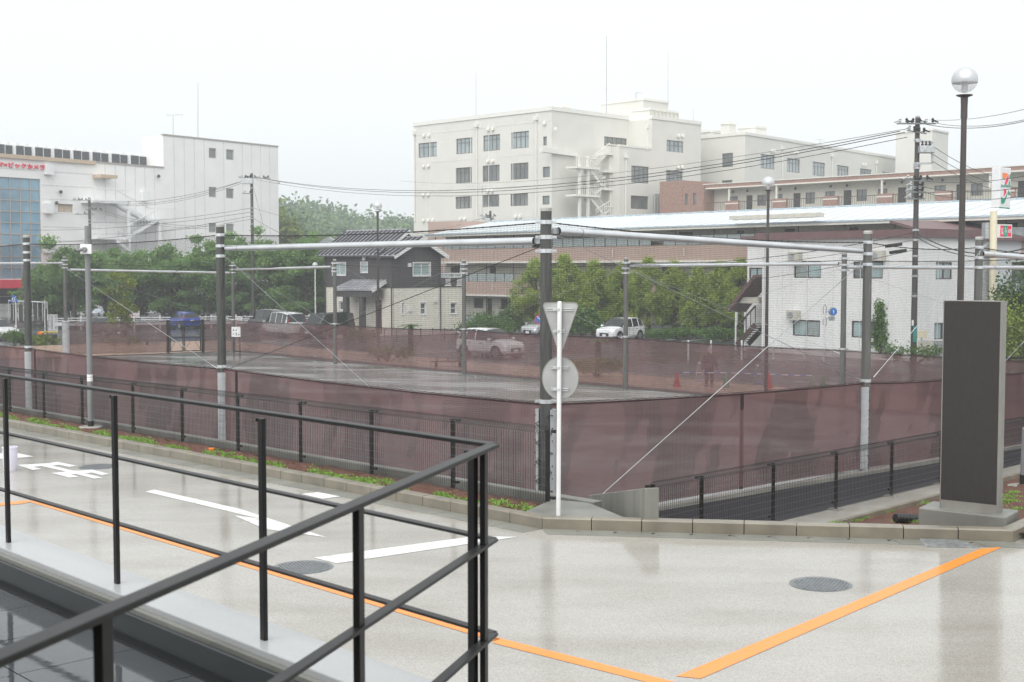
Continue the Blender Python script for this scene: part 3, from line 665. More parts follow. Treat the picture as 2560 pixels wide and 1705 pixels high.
# coping along the far arm and down the near arm
def band(o0, o1, z0, z1, m_, name, far=True):
    """a strip parallel to the far arm, o0..o1 measured outward from the rail line"""
    a, b = FPs[0] - rd * .25, FPs[5] + rd * 3
    q = [a + rnm * o0, b + rnm * o0, b + rnm * o1, a + rnm * o1]; mb = MB(); mb.hexa([Vector((k.x, k.y, z0)) for k in q] + [Vector((k.x, k.y, z1)) for k in q]); return setp(obj(name, mb, m_, bevel=.006), kind='structure')
band(-.09, .20, .02, COPZ, 'coping', 'deck_coping')
band(-.125, -.0905, COPZ - .5, COPZ - .03, 'concrete', 'deck_coping_lip')
band(-.15, -.1255, COPZ - .5, COPZ - .055, 'upstand', 'deck_upstand')
DZ = COPZ - .20
fl = MB(); q = [FPs[0] - rnm * .151 + rd * -.6, FPs[5] - rnm * .151 + rd * 3, FPs[5] - rnm * 8 + rd * 3, FPs[0] - rnm * 8 - rd * .6]; fl.prism([Vector((k.x, k.y, .4)) for k in q][::-1], (0, 0, DZ - .012 - .4))
DECK = setp(obj('deck', fl, 'black_plastic'), kind='structure')
TS = .6; base = FPs[0] - rnm * .20
for i in range(-1, 14):
    for j in range(0, 7):
        c = base + rd * (TS * i) - rnm * (TS * j)
        cc = c + rd * TS / 2 - rnm * TS / 2
        if cc.y < .9 or cc.y > 9 or cc.x / cc.y > -.05 and cc.y < 3.4: continue
        g_ = .003; a = c + rd * g_ - rnm * g_; b = c + rd * (TS - g_) - rnm * g_; d2 = c + rd * (TS - g_) - rnm * (TS - g_); e = c + rd * g_ - rnm * (TS - g_)
        mb = MB(); z = DZ + random.uniform(-.001, .001); mb.hexa([Vector((k.x, k.y, DZ - .02)) for k in (a, b, d2, e)] + [Vector((k.x, k.y, z)) for k in (a, b, d2, e)]); obj('tile', mb, 'deck_tile', DECK)
# ================================================================ court poles, netting, wind screens, cables
POLES = {  # photo column, distance, top row, screen top height, look, label
 'A': (68, 39.6, 588, 1.04, 'pole_wet', 'grey concrete net pole nearest the left picture edge, grey pad at its foot'),
 'B': (552, 31.0, 560, 1.10, 'pole_wet', 'dark wet concrete net pole left of centre with white streaks and grey pad'),
 'C': (1365, 22.7, 518, 1.12, 'pole_wet', 'thickest nearest dark concrete net pole at the court corner behind the road sign'),
 'D': (2168, 29.5, 577, .89, 'pole_dry', 'concrete net pole left of the dark totem with a pale pad'),
 'E': (2446, 32.4, 592, .80, 'pole_dry', 'concrete net pole rising behind the dark totem'),
 'G': (162, 68.6, 641, .61, 'pole_dry', 'far concrete net pole at the left end of the court, pale padded foot'),
 'H': (582, 73.7, 655, .50, 'pole_dry', 'slim far net pole behind the small white notice board'),
 'I': (837, 64.2, 648, .68, 'pole_dry', 'far net pole in front of the dark house, black minivan behind it'),
 'J': (1160, 58.0, 649, .71, 'pole_dry', 'far net pole at the right end of the dark house'),
 'K': (1565, 50.9, 644, .75, 'pole_dry', 'far net pole in front of the parked white SUV'),
 'L': (2110, 44.0, 631, .70, 'pole_dry', 'far net pole in front of the white building, just left of the padded pole')}
PW = {}
for k, (u, Y, v, sz, m_, lb) in POLES.items():
    x = at(u, 700, Y).x; PW[k] = dict(p=Vector((x, Y, courtz(x, Y))), top=at(u, v, Y).z, scr=sz)
def ext(a, b, f):                                         # a corner pole beyond the frame
    p = PW[a]['p'] + (PW[b]['p'] - PW[a]['p']) * f; return dict(p=cz(p), top=PW[b]['top'], scr=PW[b]['scr'])
PW['Z'] = ext('B', 'A', 2.0); PW['Y'] = ext('H', 'G', 2.0)
PW['X'] = dict(p=crt(22.2, -.1), top=PW['E']['top'] - .15, scr=.72)
POLES['X'] = (0, 0, 0, 0, 'pole_dry', 'corner net pole of the court just beyond the right picture edge')
face = {k_: Vector((*q_, 0)).normalized() for k_, q_ in {'A': (.95, .1), 'B': (.95, .1), 'C': (.45, .9), 'D': (-.92, .3), 'E': (-.92, .3), 'G': (-.3, -1)}.items()}
def band(mb, c, r, z, lug=None):
    mb.lathe([(r, z - .035), (r + .012, z - .035), (r + .012, z + .035), (r, z + .035)], (c.x, c.y, 0), 18)
    if lug is not None:
        for s in (-1, 1):
            q = Vector((c.x, c.y, z)) + lug * s * (r + .045); mb.bar(q - lug * .04, q + lug * .04, .03, .05); mb.tube(q - Vector((0, 0, 0)) - lug.cross(Vector((0, 0, 1))) * .04, q + lug.cross(Vector((0, 0, 1))) * .04, .012, n=6)
for k in POLES:
    d = PW[k]; p, top = d['p'], d['top']; u, Y, v, sz, m_, lb = POLES[k]
    t = thing('net_pole', lb, 'pole', p, group='concrete poles around the court')
    rt, rb = (.098, .112) if k in 'ABC' else (.095, .112)
    if k in 'GHIJKLX': rt, rb = .085, .105
    m = MB(); m.tube(p - Vector((0, 0, .2)), (p.x, p.y, top - .06), rb, rt, n=24, cap=False); soft(obj('shaft', m, m_, t))
    m = MB(); m.lathe([(rt + .004, top - .07), (rt + .004, top - .015), (rt * .85, top), (.02, top + .004)], (p.x, p.y, 0), 24); soft(obj('cap', m, 'pole_cap', t))
    near_ = k in 'ABCDEX'
    lugs = {'A': E2, 'B': E2, 'C': Vector((1, .0, 0)), 'D': E1, 'E': E1}.get(k, Vector((1, 0, 0)))
    for z in ([top - .26, top - .52, top - .76] if near_ else [top - .2, top - .42, top - .6]) + [d['scr'] + .06]:
        m = MB(); band(m, p, rt + (.008 if z < 2 else 0) + .003, z, lugs); obj('clamp_band', m, 'galv', t)
    if k in face:
        f = face[k]; a0 = math.atan2(f.y, f.x); z1 = d['scr'] - (.08 if k != 'G' else -.0); z0 = p.z + .05; m = MB(); n = 20; sp = math.radians(118)
        ri, ro = .125, .185
        ring = [(r, a0 - sp + 2 * sp * i / n) for i in range(n + 1) for r in (ri, ro)]
        for zz in (z0, z1):
            for r, a in ring: m.v.append((p.x + r * math.cos(a), p.y + r * math.sin(a), zz))
        N = len(ring)
        for i in range(n):
            a, b, c, e = 2 * i, 2 * i + 1, 2 * i + 3, 2 * i + 2
            m.f += [(b, c, c + N, b + N), (a, a + N, e + N, e), (a + N, b + N, c + N, e + N), (a, e, c, b)]
        m.f += [(0, 1, 1 + N, N), (N - 1, N - 2, 2 * N - 2, 2 * N - 1)]
        pad = soft(obj('pad', m, 'pad_vinyl', t), 35)
        m = MB(); s0, s1 = a0 - sp, a0 + sp; z = z1 - .08; side = 0
        while z > z0 + .2:
            q0 = Vector((p.x + ro * math.cos((s0, s1)[side]), p.y + ro * math.sin((s0, s1)[side]), z)); q1 = Vector((p.x + ro * math.cos((s1, s0)[side]), p.y + ro * math.sin((s1, s0)[side]), z - .17))
            m.tube(q0, q1, .006, n=5, cap=False); z -= .17; side = 1 - side
        obj('lacing', m, 'rope', pad)
        if k in 'CD':
            m = MB()
            for i in range(9):
                z = z1 - .1 - i * (z1 - z0) / 9
                for s in (s0, s1): q = Vector((p.x + (ro + .005) * math.cos(s), p.y + (ro + .005) * math.sin(s), z)); m.lathe([(.012, -.01), (.014, 0), (.008, .01)], q, 6)
            obj('eyelets', m, 'rope', pad, kind='stuff')

def wob(s, z, k): return .02 * math.sin(s * 1.7 + k) + .015 * math.sin(s * 4.1 + 2 * k) * math.cos(z * 2.2 + k) + .012 * math.sin(s * 9 + z * 5)
def screen_bay(a, b, label, f0=0.0, f1=1.0, seams=(), group='maroon wind screens', drop=0.0):
    A, B = PW[a], PW[b]; p0, p1 = A['p'].lerp(B['p'], f0), A['p'].lerp(B['p'], f1); d = (p1 - p0); L = d.length; d.normalize(); n = Vector((-d.y, d.x, 0)).normalized()
    t = thing('wind_screen', label, 'screen', p0, group=group); NX = max(6, int(L / .35)); NZ = 7; m = MB()
    zt = lambda f: (A['scr'] + (B['scr'] - A['scr']) * (f0 + (f1 - f0) * f)) - .05 * 4 * f * (1 - f)
    for i in range(NX + 1):
        f = i / NX; q = p0 + d * (L * f); z0, z1 = courtz(q.x, q.y) + .06, zt(f)
        for j in range(NZ + 1): g = j / NZ; o_ = n * wob(L * f, g * 2, len(label)) * (.3 + math.sin(g * math.pi)); m.v.append((q.x + o_.x, q.y + o_.y, z0 + (z1 - z0) * g))
    for i in range(NX):
        for j in range(NZ): o_ = i * (NZ + 1) + j; m.f.append((o_, o_ + NZ + 1, o_ + NZ + 2, o_ + 1))
    fo = obj('fabric', m, 'screen_far' if label.startswith(('far', 'short far')) else 'screen', t, smooth=True)
    m = MB(); m.path([p0 + d * (L * i / NX) + n * wob(L * i / NX, 2, len(label)) * .3 + Vector((0, 0, zt(i / NX) - (p0 + d * (L * i / NX)).z)) for i in range(NX + 1)], .016, n=5); obj('hem', m, 'screen_hem', fo)
    m = MB(); m.path([p0 + d * (L * i / (NX * 3)) + Vector((0, 0, zt(i / (NX * 3)) + .025 + .012 * (i % 2) - (p0 + d * (L * i / (NX * 3))).z)) for i in range(NX * 3 + 1)], .008, n=4); obj('lashing_cord', m, 'rope', fo)
    for f in seams:
        q = p0 + d * (L * f); m = MB(); m.bar((q.x, q.y, courtz(q.x, q.y) + .05), (q.x, q.y, zt(f)), .1, .02, n); obj('seam', m, 'screen_seam', fo)
    return t
def net_bay(a, b, label, cell, r, low=None, group='black net bays'):
    A, B = PW[a], PW[b]; p0, p1 = A['p'], B['p']; d = (p1 - p0); L = d.length; d.normalize()
    t = thing('netting', label, 'net', p0, group=group); m = MB(); sag = .10; n = int(L / cell); n2 = Vector((-d.y, d.x, 0))
    w0, w1 = A['top'] - .26, B['top'] - .26
    top = lambda f: w0 + (w1 - w0) * f - sag * 4 * f * (1 - f)
    bot = lambda f: courtz(*(p0 + d * (L * f)).xy) + .08
    for i in range(n + 1):
        f = i / n; q = p0 + d * (L * f); q2 = q + d * .05 * math.sin(i * .05)
        zm = (top(f) + bot(f)) / 2; ww = .018 * math.sin(i * .09) + .012 * math.sin(i * .31)
        m.tube((q.x, q.y, bot(f)), (q2.x + n2.x * ww, q2.y + n2.y * ww, zm), r, n=3, cap=False); m.tube((q2.x + n2.x * ww, q2.y + n2.y * ww, zm), (q.x, q.y, top(f)), r, n=3, cap=False)
    H = max(w0, w1) - min(bot(0), bot(1)); nz = int(H / cell)
    for j in range(1, nz):
        g = j / nz; pts = []
        for i in range(11): f = i / 10; q = p0 + d * (L * f); pts.append((q.x, q.y, bot(f) + (top(f) - bot(f)) * g))
        for x, y in zip(pts[:-1], pts[1:]): m.tube(x, y, r, n=3, cap=False)
    obj('mesh', m, 'net_twine', t, kind='stuff')
    m = MB(); m.path([Vector(((p0 + d * (L * i / 24)).x, (p0 + d * (L * i / 24)).y, top(i / 24))) for i in range(25)], .011, n=6); ro = obj('top_cable', m, 'rope', t)
    m = MB(); k = 0
    for i in range(int(L / .22)):
        f = (i + .5) / int(L / .22); q = p0 + d * (L * f); m.lathe([(.016, -.014), (.019, 0), (.014, .014)], (q.x, q.y, top(f)), 5)
    obj('lashings', m, 'rope', ro, kind='stuff')
    return t
NEAR = ((('Z', 'A'), 'left of the leftmost pole'), (('A', 'B'), 'between the two left poles'), (('B', 'C'), 'left of the corner pole'), (('C', 'D'), 'right of the corner pole'),
        (('D', 'E'), 'behind the totem'), (('E', 'X'), 'right of the totem'))
FAR = ((('Y', 'G'), 'at the far left end of the court'), (('G', 'H'), 'around the black court gate'), (('H', 'I'), 'in front of the parked minivans'), (('I', 'J'), 'in front of the dark house'),
       (('J', 'K'), 'in front of the silver car'), (('K', 'L'), 'in front of the clipped trees'), (('L', 'X'), 'in front of the white building'))
for (a, b), w in NEAR: net_bay(a, b, 'near black netting bay ' + w, .0385, .0019)
for (a, b), w in FAR: net_bay(a, b, 'far black netting bay ' + w, .026, .0008)
screen_bay('Z', 'A', 'near maroon mesh screen left of the leftmost pole'); screen_bay('A', 'B', 'near maroon mesh screen between the two left poles', seams=(.04,))
screen_bay('B', 'C', 'near maroon mesh screen between streaked pole and corner pole', seams=(.06,)); screen_bay('C', 'D', 'near maroon mesh screen right of the corner pole above the asphalt path', seams=(.55,))
screen_bay('D', 'E', 'near maroon mesh screen just left of the totem'); screen_bay('E', 'X', 'near maroon mesh screen right of the totem')
gp = Fac(PW['G']['p'], (PW['H']['p'] - PW['G']['p']).xy); GL_ = (PW['H']['p'] - PW['G']['p']).length
g0, g1 = gp.px(420, 850)[0], gp.px(507, 850)[0]
screen_bay('G', 'H', 'far maroon mesh screen left of the black court gate', .0, g0 / GL_); screen_bay('G', 'H', 'short far maroon mesh screen right of the black court gate', g1 / GL_, 1.0)
screen_bay('H', 'I', 'far maroon mesh screen below the parked minivans'); screen_bay('I', 'J', 'far maroon mesh screen below the dark house')
screen_bay('J', 'K', 'far maroon mesh screen below the silver car'); screen_bay('K', 'L', 'far maroon mesh screen in front of the standing person'); screen_bay('L', 'X', 'far maroon mesh screen in front of the white building')

# galvanised beams
def beam(a, b, label, r):
    t = thing('steel_beam', label, 'beam', a, group='galvanised beams between the net poles'); d = (b - a).normalized()
    m = MB(); m.tube(a + d * .0, b, r, n=20, cap=False); soft(obj('tube', m, 'galv', t))
    m = MB(); m.tube(a + d * .55, a + d * .58, r + .003, n=20); obj('joint_ring', m, 'galv_dull', t)
    for q, s in ((a, 1), (b, -1)):
        m = MB(); m.tube(q + d * s * .01, q + d * s * .02, r * .93, n=20); obj('dark_end', m, 'black_plastic', t)
        m = MB(); m.bar(q - d * s * .14 - Vector((0, 0, .0)), q + d * s * .05, .02, r * 1.5); obj('end_bracket', m, 'galv_dull', t)
def pend(k, u, v):                                        # beam end next to a pole
    return at(u, v, PW[k]['p'].y)
def bm(k0, u0, v0, k1, u1, v1, label, r=.067): 
    a, b = at(u0, v0, PW[k0]['p'].y), at(u1, v1, PW[k1]['p'].y)
    a = a + (b - a) * .012; b = b - (b - a) * .012; beam(a, b, label, r)
bm('B', 560, 621, 'C', 1350, 602, 'thick galvanised pipe beam left of the corner pole'); bm('C', 1384, 577, 'D', 2160, 627, 'thick galvanised pipe beam right of the corner pole')
e = at(2455, 634, PW['E']['p'].y); beam(e, PW['X']['p'] + Vector((0, 0, PW['X']['top'] - PW['X']['p'].z - .5)), 'galvanised pipe beam right of the totem', .067)
bm('G', 170, 674, 'H', 578, 682, 'far galvanised pipe beam above the blue car', .06); bm('H', 588, 674, 'I', 832, 667, 'far galvanised pipe beam left of the dark house', .06)
bm('K', 1572, 664, 'L', 2104, 659, 'far galvanised pipe beam above the clipped trees', .06)
x = PW['X']; beam(at(2118, 668, 44.0), x['p'] + Vector((0, 0, x['top'] - x['p'].z - .62)), 'far galvanised pipe beam across the white building', .06)
g = PW['Y']; beam(at(158, 657, 68.6), g['p'] + Vector((0, 0, g['top'] - g['p'].z - .45)), 'far galvanised pipe beam at the left picture edge', .06)

# brace cables
def cable(a, b, label, r=.006, m_='galv_dull', cover=0.0):
    t = thing('brace_cable', label, 'cable', b, group='brace cables of the net poles'); a, b = Vector(a), Vector(b)
    m = MB(); m.tube(a, b, r, n=6); obj('strand', m, m_, t)
    q = b + (a - b).normalized() * .25; m = MB(); m.tube(b, q, r * 2.4, r * 1.6, n=8); obj('turnbuckle', m, 'galv', t)
    if cover: m = MB(); m.tube(b + (a - b) * .01, b + (a - b) * cover, .0075, n=8); obj('guard_sleeve', m, 'galv', t)
def pk(k, u, v): return at(u, v, PW[k]['p'].y)
cable(pk('A', 76, 612), pk('B', 543, 921), 'cable from the leftmost pole top down to the streaked pole'); cable(pk('B', 546, 622), pk('A', 80, 872), 'thin cable from the streaked pole top down to the leftmost pole', .004, 'rope')
cable(pk('B', 562, 640), crt(.05, .9), 'cable from the streaked pole down to the ground beside the corner pole'); cable(pk('C', 1348, 618), pk('B', 566, 924), 'dark cable from the corner pole down to the streaked pole', .007, 'rope')
cable(pk('C', 1392, 588), pk('D', 2152, 950), 'cable from the corner pole top down to the totem side pole'); cable(pk('D', 2160, 652), crt(.35, -.25), 'pale guy cable in a white sleeve running down to the wedge wall', .007, cover=.62)
cable(pk('E', 2470, 606), pk('D', 2184, 943), 'guy cable in a white sleeve right of the padded pole', .006, cover=.35); cable(pk('E', 2460, 640), cz(PW['X']['p'] + Vector((0, 0, 0))) + Vector((0, 0, 1.9)), 'cable running down to the right behind the totem')
x = PW['X']; cable(x['p'] + Vector((0, 0, 5.0)), PW['E']['p'] + Vector((0, 0, 1.6)), 'pale cable right of the totem rising to the right', .009)
cable(pk('I', 846, 660), pk('J', 1150, 832), 'far cable crossing the dark house downward to the right'); cable(pk('J', 1152, 656), pk('I', 846, 812), 'far cable crossing the dark house downward to the left', .005)
cable(pk('J', 1168, 655), pk('K', 1556, 846), 'far cable behind the road sign crossing the clipped trees'); cable(pk('K', 1556, 672), pk('J', 1170, 828), 'thin far cable above the silver car', .005)
cable(pk('K', 1574, 674), pk('L', 2100, 884), 'far cable in front of the clipped trees down to the right'); cable(pk('L', 2100, 672), pk('K', 1576, 846), 'thin far cable above the white SUV', .005)
cable(pk('H', 590, 668), pk('I', 828, 811), 'far cable in front of the white minivan'); cable(pk('G', 170, 672), pk('H', 574, 800), 'far cable above the blue car', .005); cable(pk('L', 2118, 676), x['p'] + Vector((0, 0, 2.2)), 'far cable across the white building', .005)

# court gate
t = thing('court_gate', 'black steel double gate in the far maroon screen', 'gate', gp.P(g0, courtz(*gp.P(g0, 0).xy)))
zb, zt_ = courtz(*gp.P(g0, 0).xy) + .02, gp.px(460, 804)[1]; gm_ = (g0 + g1) / 2 - .1
for a in (g0, g1): m = MB(); gp.box(m, a - .07, a + .07, zb - .05, zt_ + .1, -.07, .07); obj('gate_post', m, 'fence_steel', t)
m = MB(); gp.box(m, g0 + .071, g1 - .071, zt_ - .03, zt_ + .04, -.03, .03); obj('lintel', m, 'fence_steel', t)
for a, b in ((g0 + .11, gm_ - .02), (gm_ + .02, g1 - .11)):
    m = MB(); z1 = zt_ - .06
    gp.box(m, a, a + .05, zb + .05, z1, -.02, .02); gp.box(m, b - .05, b, zb + .05, z1, -.02, .02); gp.box(m, a + .05, b - .05, z1 - .05, z1, -.02, .02); gp.box(m, a + .05, b - .05, zb + .05, zb + .1, -.02, .02); gp.box(m, a + .05, b - .05, (zb + z1) / 2 - .03, (zb + z1) / 2 + .03, -.02, .02)
    lf = obj('gate_leaf', m, 'fence_steel', t); m = MB(); m.tube(gp.P(a + .03, zb + .1), gp.P((a + b) / 2, (zb + z1) / 2), .012, n=5); m.tube(gp.P(b - .03, zb + .1), gp.P((a + b) / 2, (zb + z1) / 2), .012, n=5); m.tube(gp.P(a + .03, (zb + z1) / 2 + .03), gp.P((a + b) / 2, z1 - .05), .012, n=5); m.tube(gp.P(b - .03, (zb + z1) / 2 + .03), gp.P((a + b) / 2, z1 - .05), .012, n=5); obj('cross_brace', m, 'fence_steel', lf)
# notice board
q = on(591, 897, CPL); Y = q.y; t = thing('notice_board', 'small white notice board on two black legs inside the court', 'sign', q)
a, b = at(579, 817, Y), at(601, 842, Y); m = MB(); m.box(a.x, b.x, Y - .02, Y + .02, b.z, a.z); o_ = obj('board', m, 'white_coat', t)
for u in (584, 599): m = MB(); m.tube((at(u, 850, Y).x, Y + .045, q.z), (at(u, 850, Y).x, Y + .045, a.z - .1), .025, n=8); obj('leg', m, 'fence_steel', t)
for i, (u, v, w, h, mm) in enumerate(((584, 825, 3, 4, 'lamp_post'), (591, 825, 1.6, 5, 'lamp_post'), (596, 822, 1.5, 2, 'lamp_post'), (583.5, 835, 2, 4, 'red_paint'), (590.5, 835, 2.4, 7, 'lamp_post'), (597, 836, 3, 3, 'lamp_post'))):
    m = MB(); c = at(u, v, Y); s = Y / FPX; m.box(c.x - w * s / 2, c.x + w * s / 2, Y - .026, Y - .0205, c.z - h * s / 2, c.z + h * s / 2); obj('pictogram', m, mm, o_)
# ================================================================ globe lamps
mat('globe_silver', (.56, .575, .595), .3, metal=.25, var=.04); mat('car_glass', (.02, .025, .028), .06, var=.05, coat=.5, coat_r=.03); mat('tyre', (.02, .02, .02), .8, var=.1); mat('alloy', (.45, .46, .48), .3, metal=.7, var=.05)
mat('paint_white', (.80, .81, .82), .25, var=.02, coat=1, coat_r=.05); mat('paint_silver', (.55, .56, .58), .28, metal=.4, var=.03, coat=1, coat_r=.05); mat('paint_blue', (.02, .06, .42), .25, var=.05, coat=1, coat_r=.05)
mat('paint_black', (.012, .012, .013), .25, var=.05, coat=1, coat_r=.05); mat('paint_grey', (.10, .10, .105), .28, metal=.3, var=.04, coat=1, coat_r=.05)
mat('head_lamp', (.70, .74, .78), .12, metal=.3, var=.1, scale=20, coat=1, coat_r=.05); mat('tail_lamp', (.50, .02, .02), .2, var=.2, coat=1, coat_r=.05)
def lamp(label, u, Y, z0, H=8.3, thin=1.0, pm_='lamp_post'):
    p = Vector((at(u, 700, Y).x, Y, z0)); t = thing('globe_lamp', label, 'street lamp', p, group='globe lamps')
    m = MB(); m.tube(p, p + Vector((0, 0, H - .95)), .075 * thin, .052 * thin, n=16); soft(obj('shaft', m, pm_, t))
    m = MB(); m.lathe([(.062 * thin, H - .95), (.062 * thin, H - .72), (.068 * thin, H - .56), (.15 * thin, H - .53), (.15 * thin, H - .515)], (p.x, p.y, p.z), 18); soft(obj('collar', m, pm_, t))
    R = .24 * (thin ** .5); c = p + Vector((0, 0, H - R))
    up_ = [(R * math.cos(a), R * math.sin(a)) for a in [math.radians(-14 + 104 * i / 10) for i in range(11)]]; up_[-1] = (.003, R)
    m = MB(); m.lathe([(R * .93, R * math.sin(math.radians(-14)) + .004)] + up_, c, 28); g_ = soft(obj('globe_shade', m, 'globe_silver', t))
    lo = [(R * .995 * math.cos(a), R * .995 * math.sin(a)) for a in [math.radians(-70 + 55 * i / 7) for i in range(8)]]
    m = MB(); m.lathe(lo, c, 28); m.f = m.f[:-2]; soft(obj('globe_glass', m, 'glass_clear', t)); m = MB(); m.lathe([(.055, -R * .95), (.055, -.05)], c, 14); obj('stem', m, 'white_coat', t)
    return t
lamp('tall globe lamp behind the dark totem, nearest and largest', 2402, 24.4, -1.2, 8.45); lamp('globe lamp on a brown post left of the white building', 1918, 50.0, -1.3)
lamp('globe lamp on a brown post in front of the dark house', 945, 66.7, -1.4); lamp('short pale globe lamp beside the parked minivans left of the house', 788, 98, -1.7, 5.6, .8, 'white_coat')

# ================================================================ vehicles
CARS = {  # stations rear to front: x, half width, bottom, belt, top, top half width ; glass span, wheels, length
 'suv': dict(st=[(-2.0, .72, .42, .78, .90, .66), (-1.94, .80, .28, .96, 1.02, .68), (-1.70, .845, .26, 1.0, 1.50, .60), (-1.25, .855, .26, 1.0, 1.60, .63), (-.45, .86, .25, .98, 1.62, .64), (.35, .86, .25, .97, 1.57, .62), (1.0, .85, .25, .97, 1.03, .66), (1.75, .81, .26, .87, .92, .62), (1.95, .73, .28, .68, .80, .60), (2.0, .66, .34, .58, .70, .55)], g=(2, 6), ws=5, rg=1, wx=(-1.27, 1.27), wr=.345, pil=(-1.15, -.38)),
 'hatch': dict(st=[(-1.95, .70, .40, .74, .86, .64), (-1.90, .80, .26, .94, .98, .68), (-1.60, .84, .24, .96, 1.38, .58), (-1.1, .85, .24, .95, 1.49, .61), (-.35, .85, .22, .93, 1.52, .62), (.35, .85, .22, .92, 1.44, .60), (1.12, .84, .22, .90, .96, .64), (1.70, .80, .22, .78, .82, .60), (1.90, .72, .24, .62, .70, .58), (1.96, .64, .30, .52, .60, .52)], g=(2, 6), ws=5, rg=1, wx=(-1.22, 1.25), wr=.31, pil=(-1.05, -.3)),
 'van': dict(st=[(-2.42, .78, .40, .90, 1.0, .72), (-2.38, .86, .28, 1.08, 1.14, .76), (-2.22, .90, .26, 1.10, 1.74, .70), (-1.6, .91, .25, 1.08, 1.86, .72), (-.4, .91, .24, 1.05, 1.89, .73), (.8, .91, .24, 1.02, 1.80, .70), (1.65, .90, .24, 1.0, 1.08, .70), (2.15, .86, .25, .86, .92, .66), (2.36, .76, .27, .66, .76, .62), (2.42, .68, .32, .56, .66, .56)], g=(2, 6), ws=5, rg=1, wx=(-1.45, 1.45), wr=.34, pil=(-1.55, -.45, .6)),
 'box': dict(st=[(-2.2, .76, .40, .92, 1.02, .74), (-2.17, .84, .28, 1.06, 1.12, .78), (-2.08, .86, .26, 1.08, 1.80, .74), (-1.5, .87, .25, 1.08, 1.87, .76), (-.3, .87, .24, 1.05, 1.88, .76), (1.0, .87, .24, 1.02, 1.80, .74), (1.62, .86, .24, 1.0, 1.08, .72), (2.02, .83, .25, .92, .98, .70), (2.17, .76, .27, .72, .84, .66), (2.2, .70, .32, .60, .72, .60)], g=(2, 6), ws=5, rg=1, wx=(-1.35, 1.38), wr=.325, pil=(-1.35, -.35, .7))}
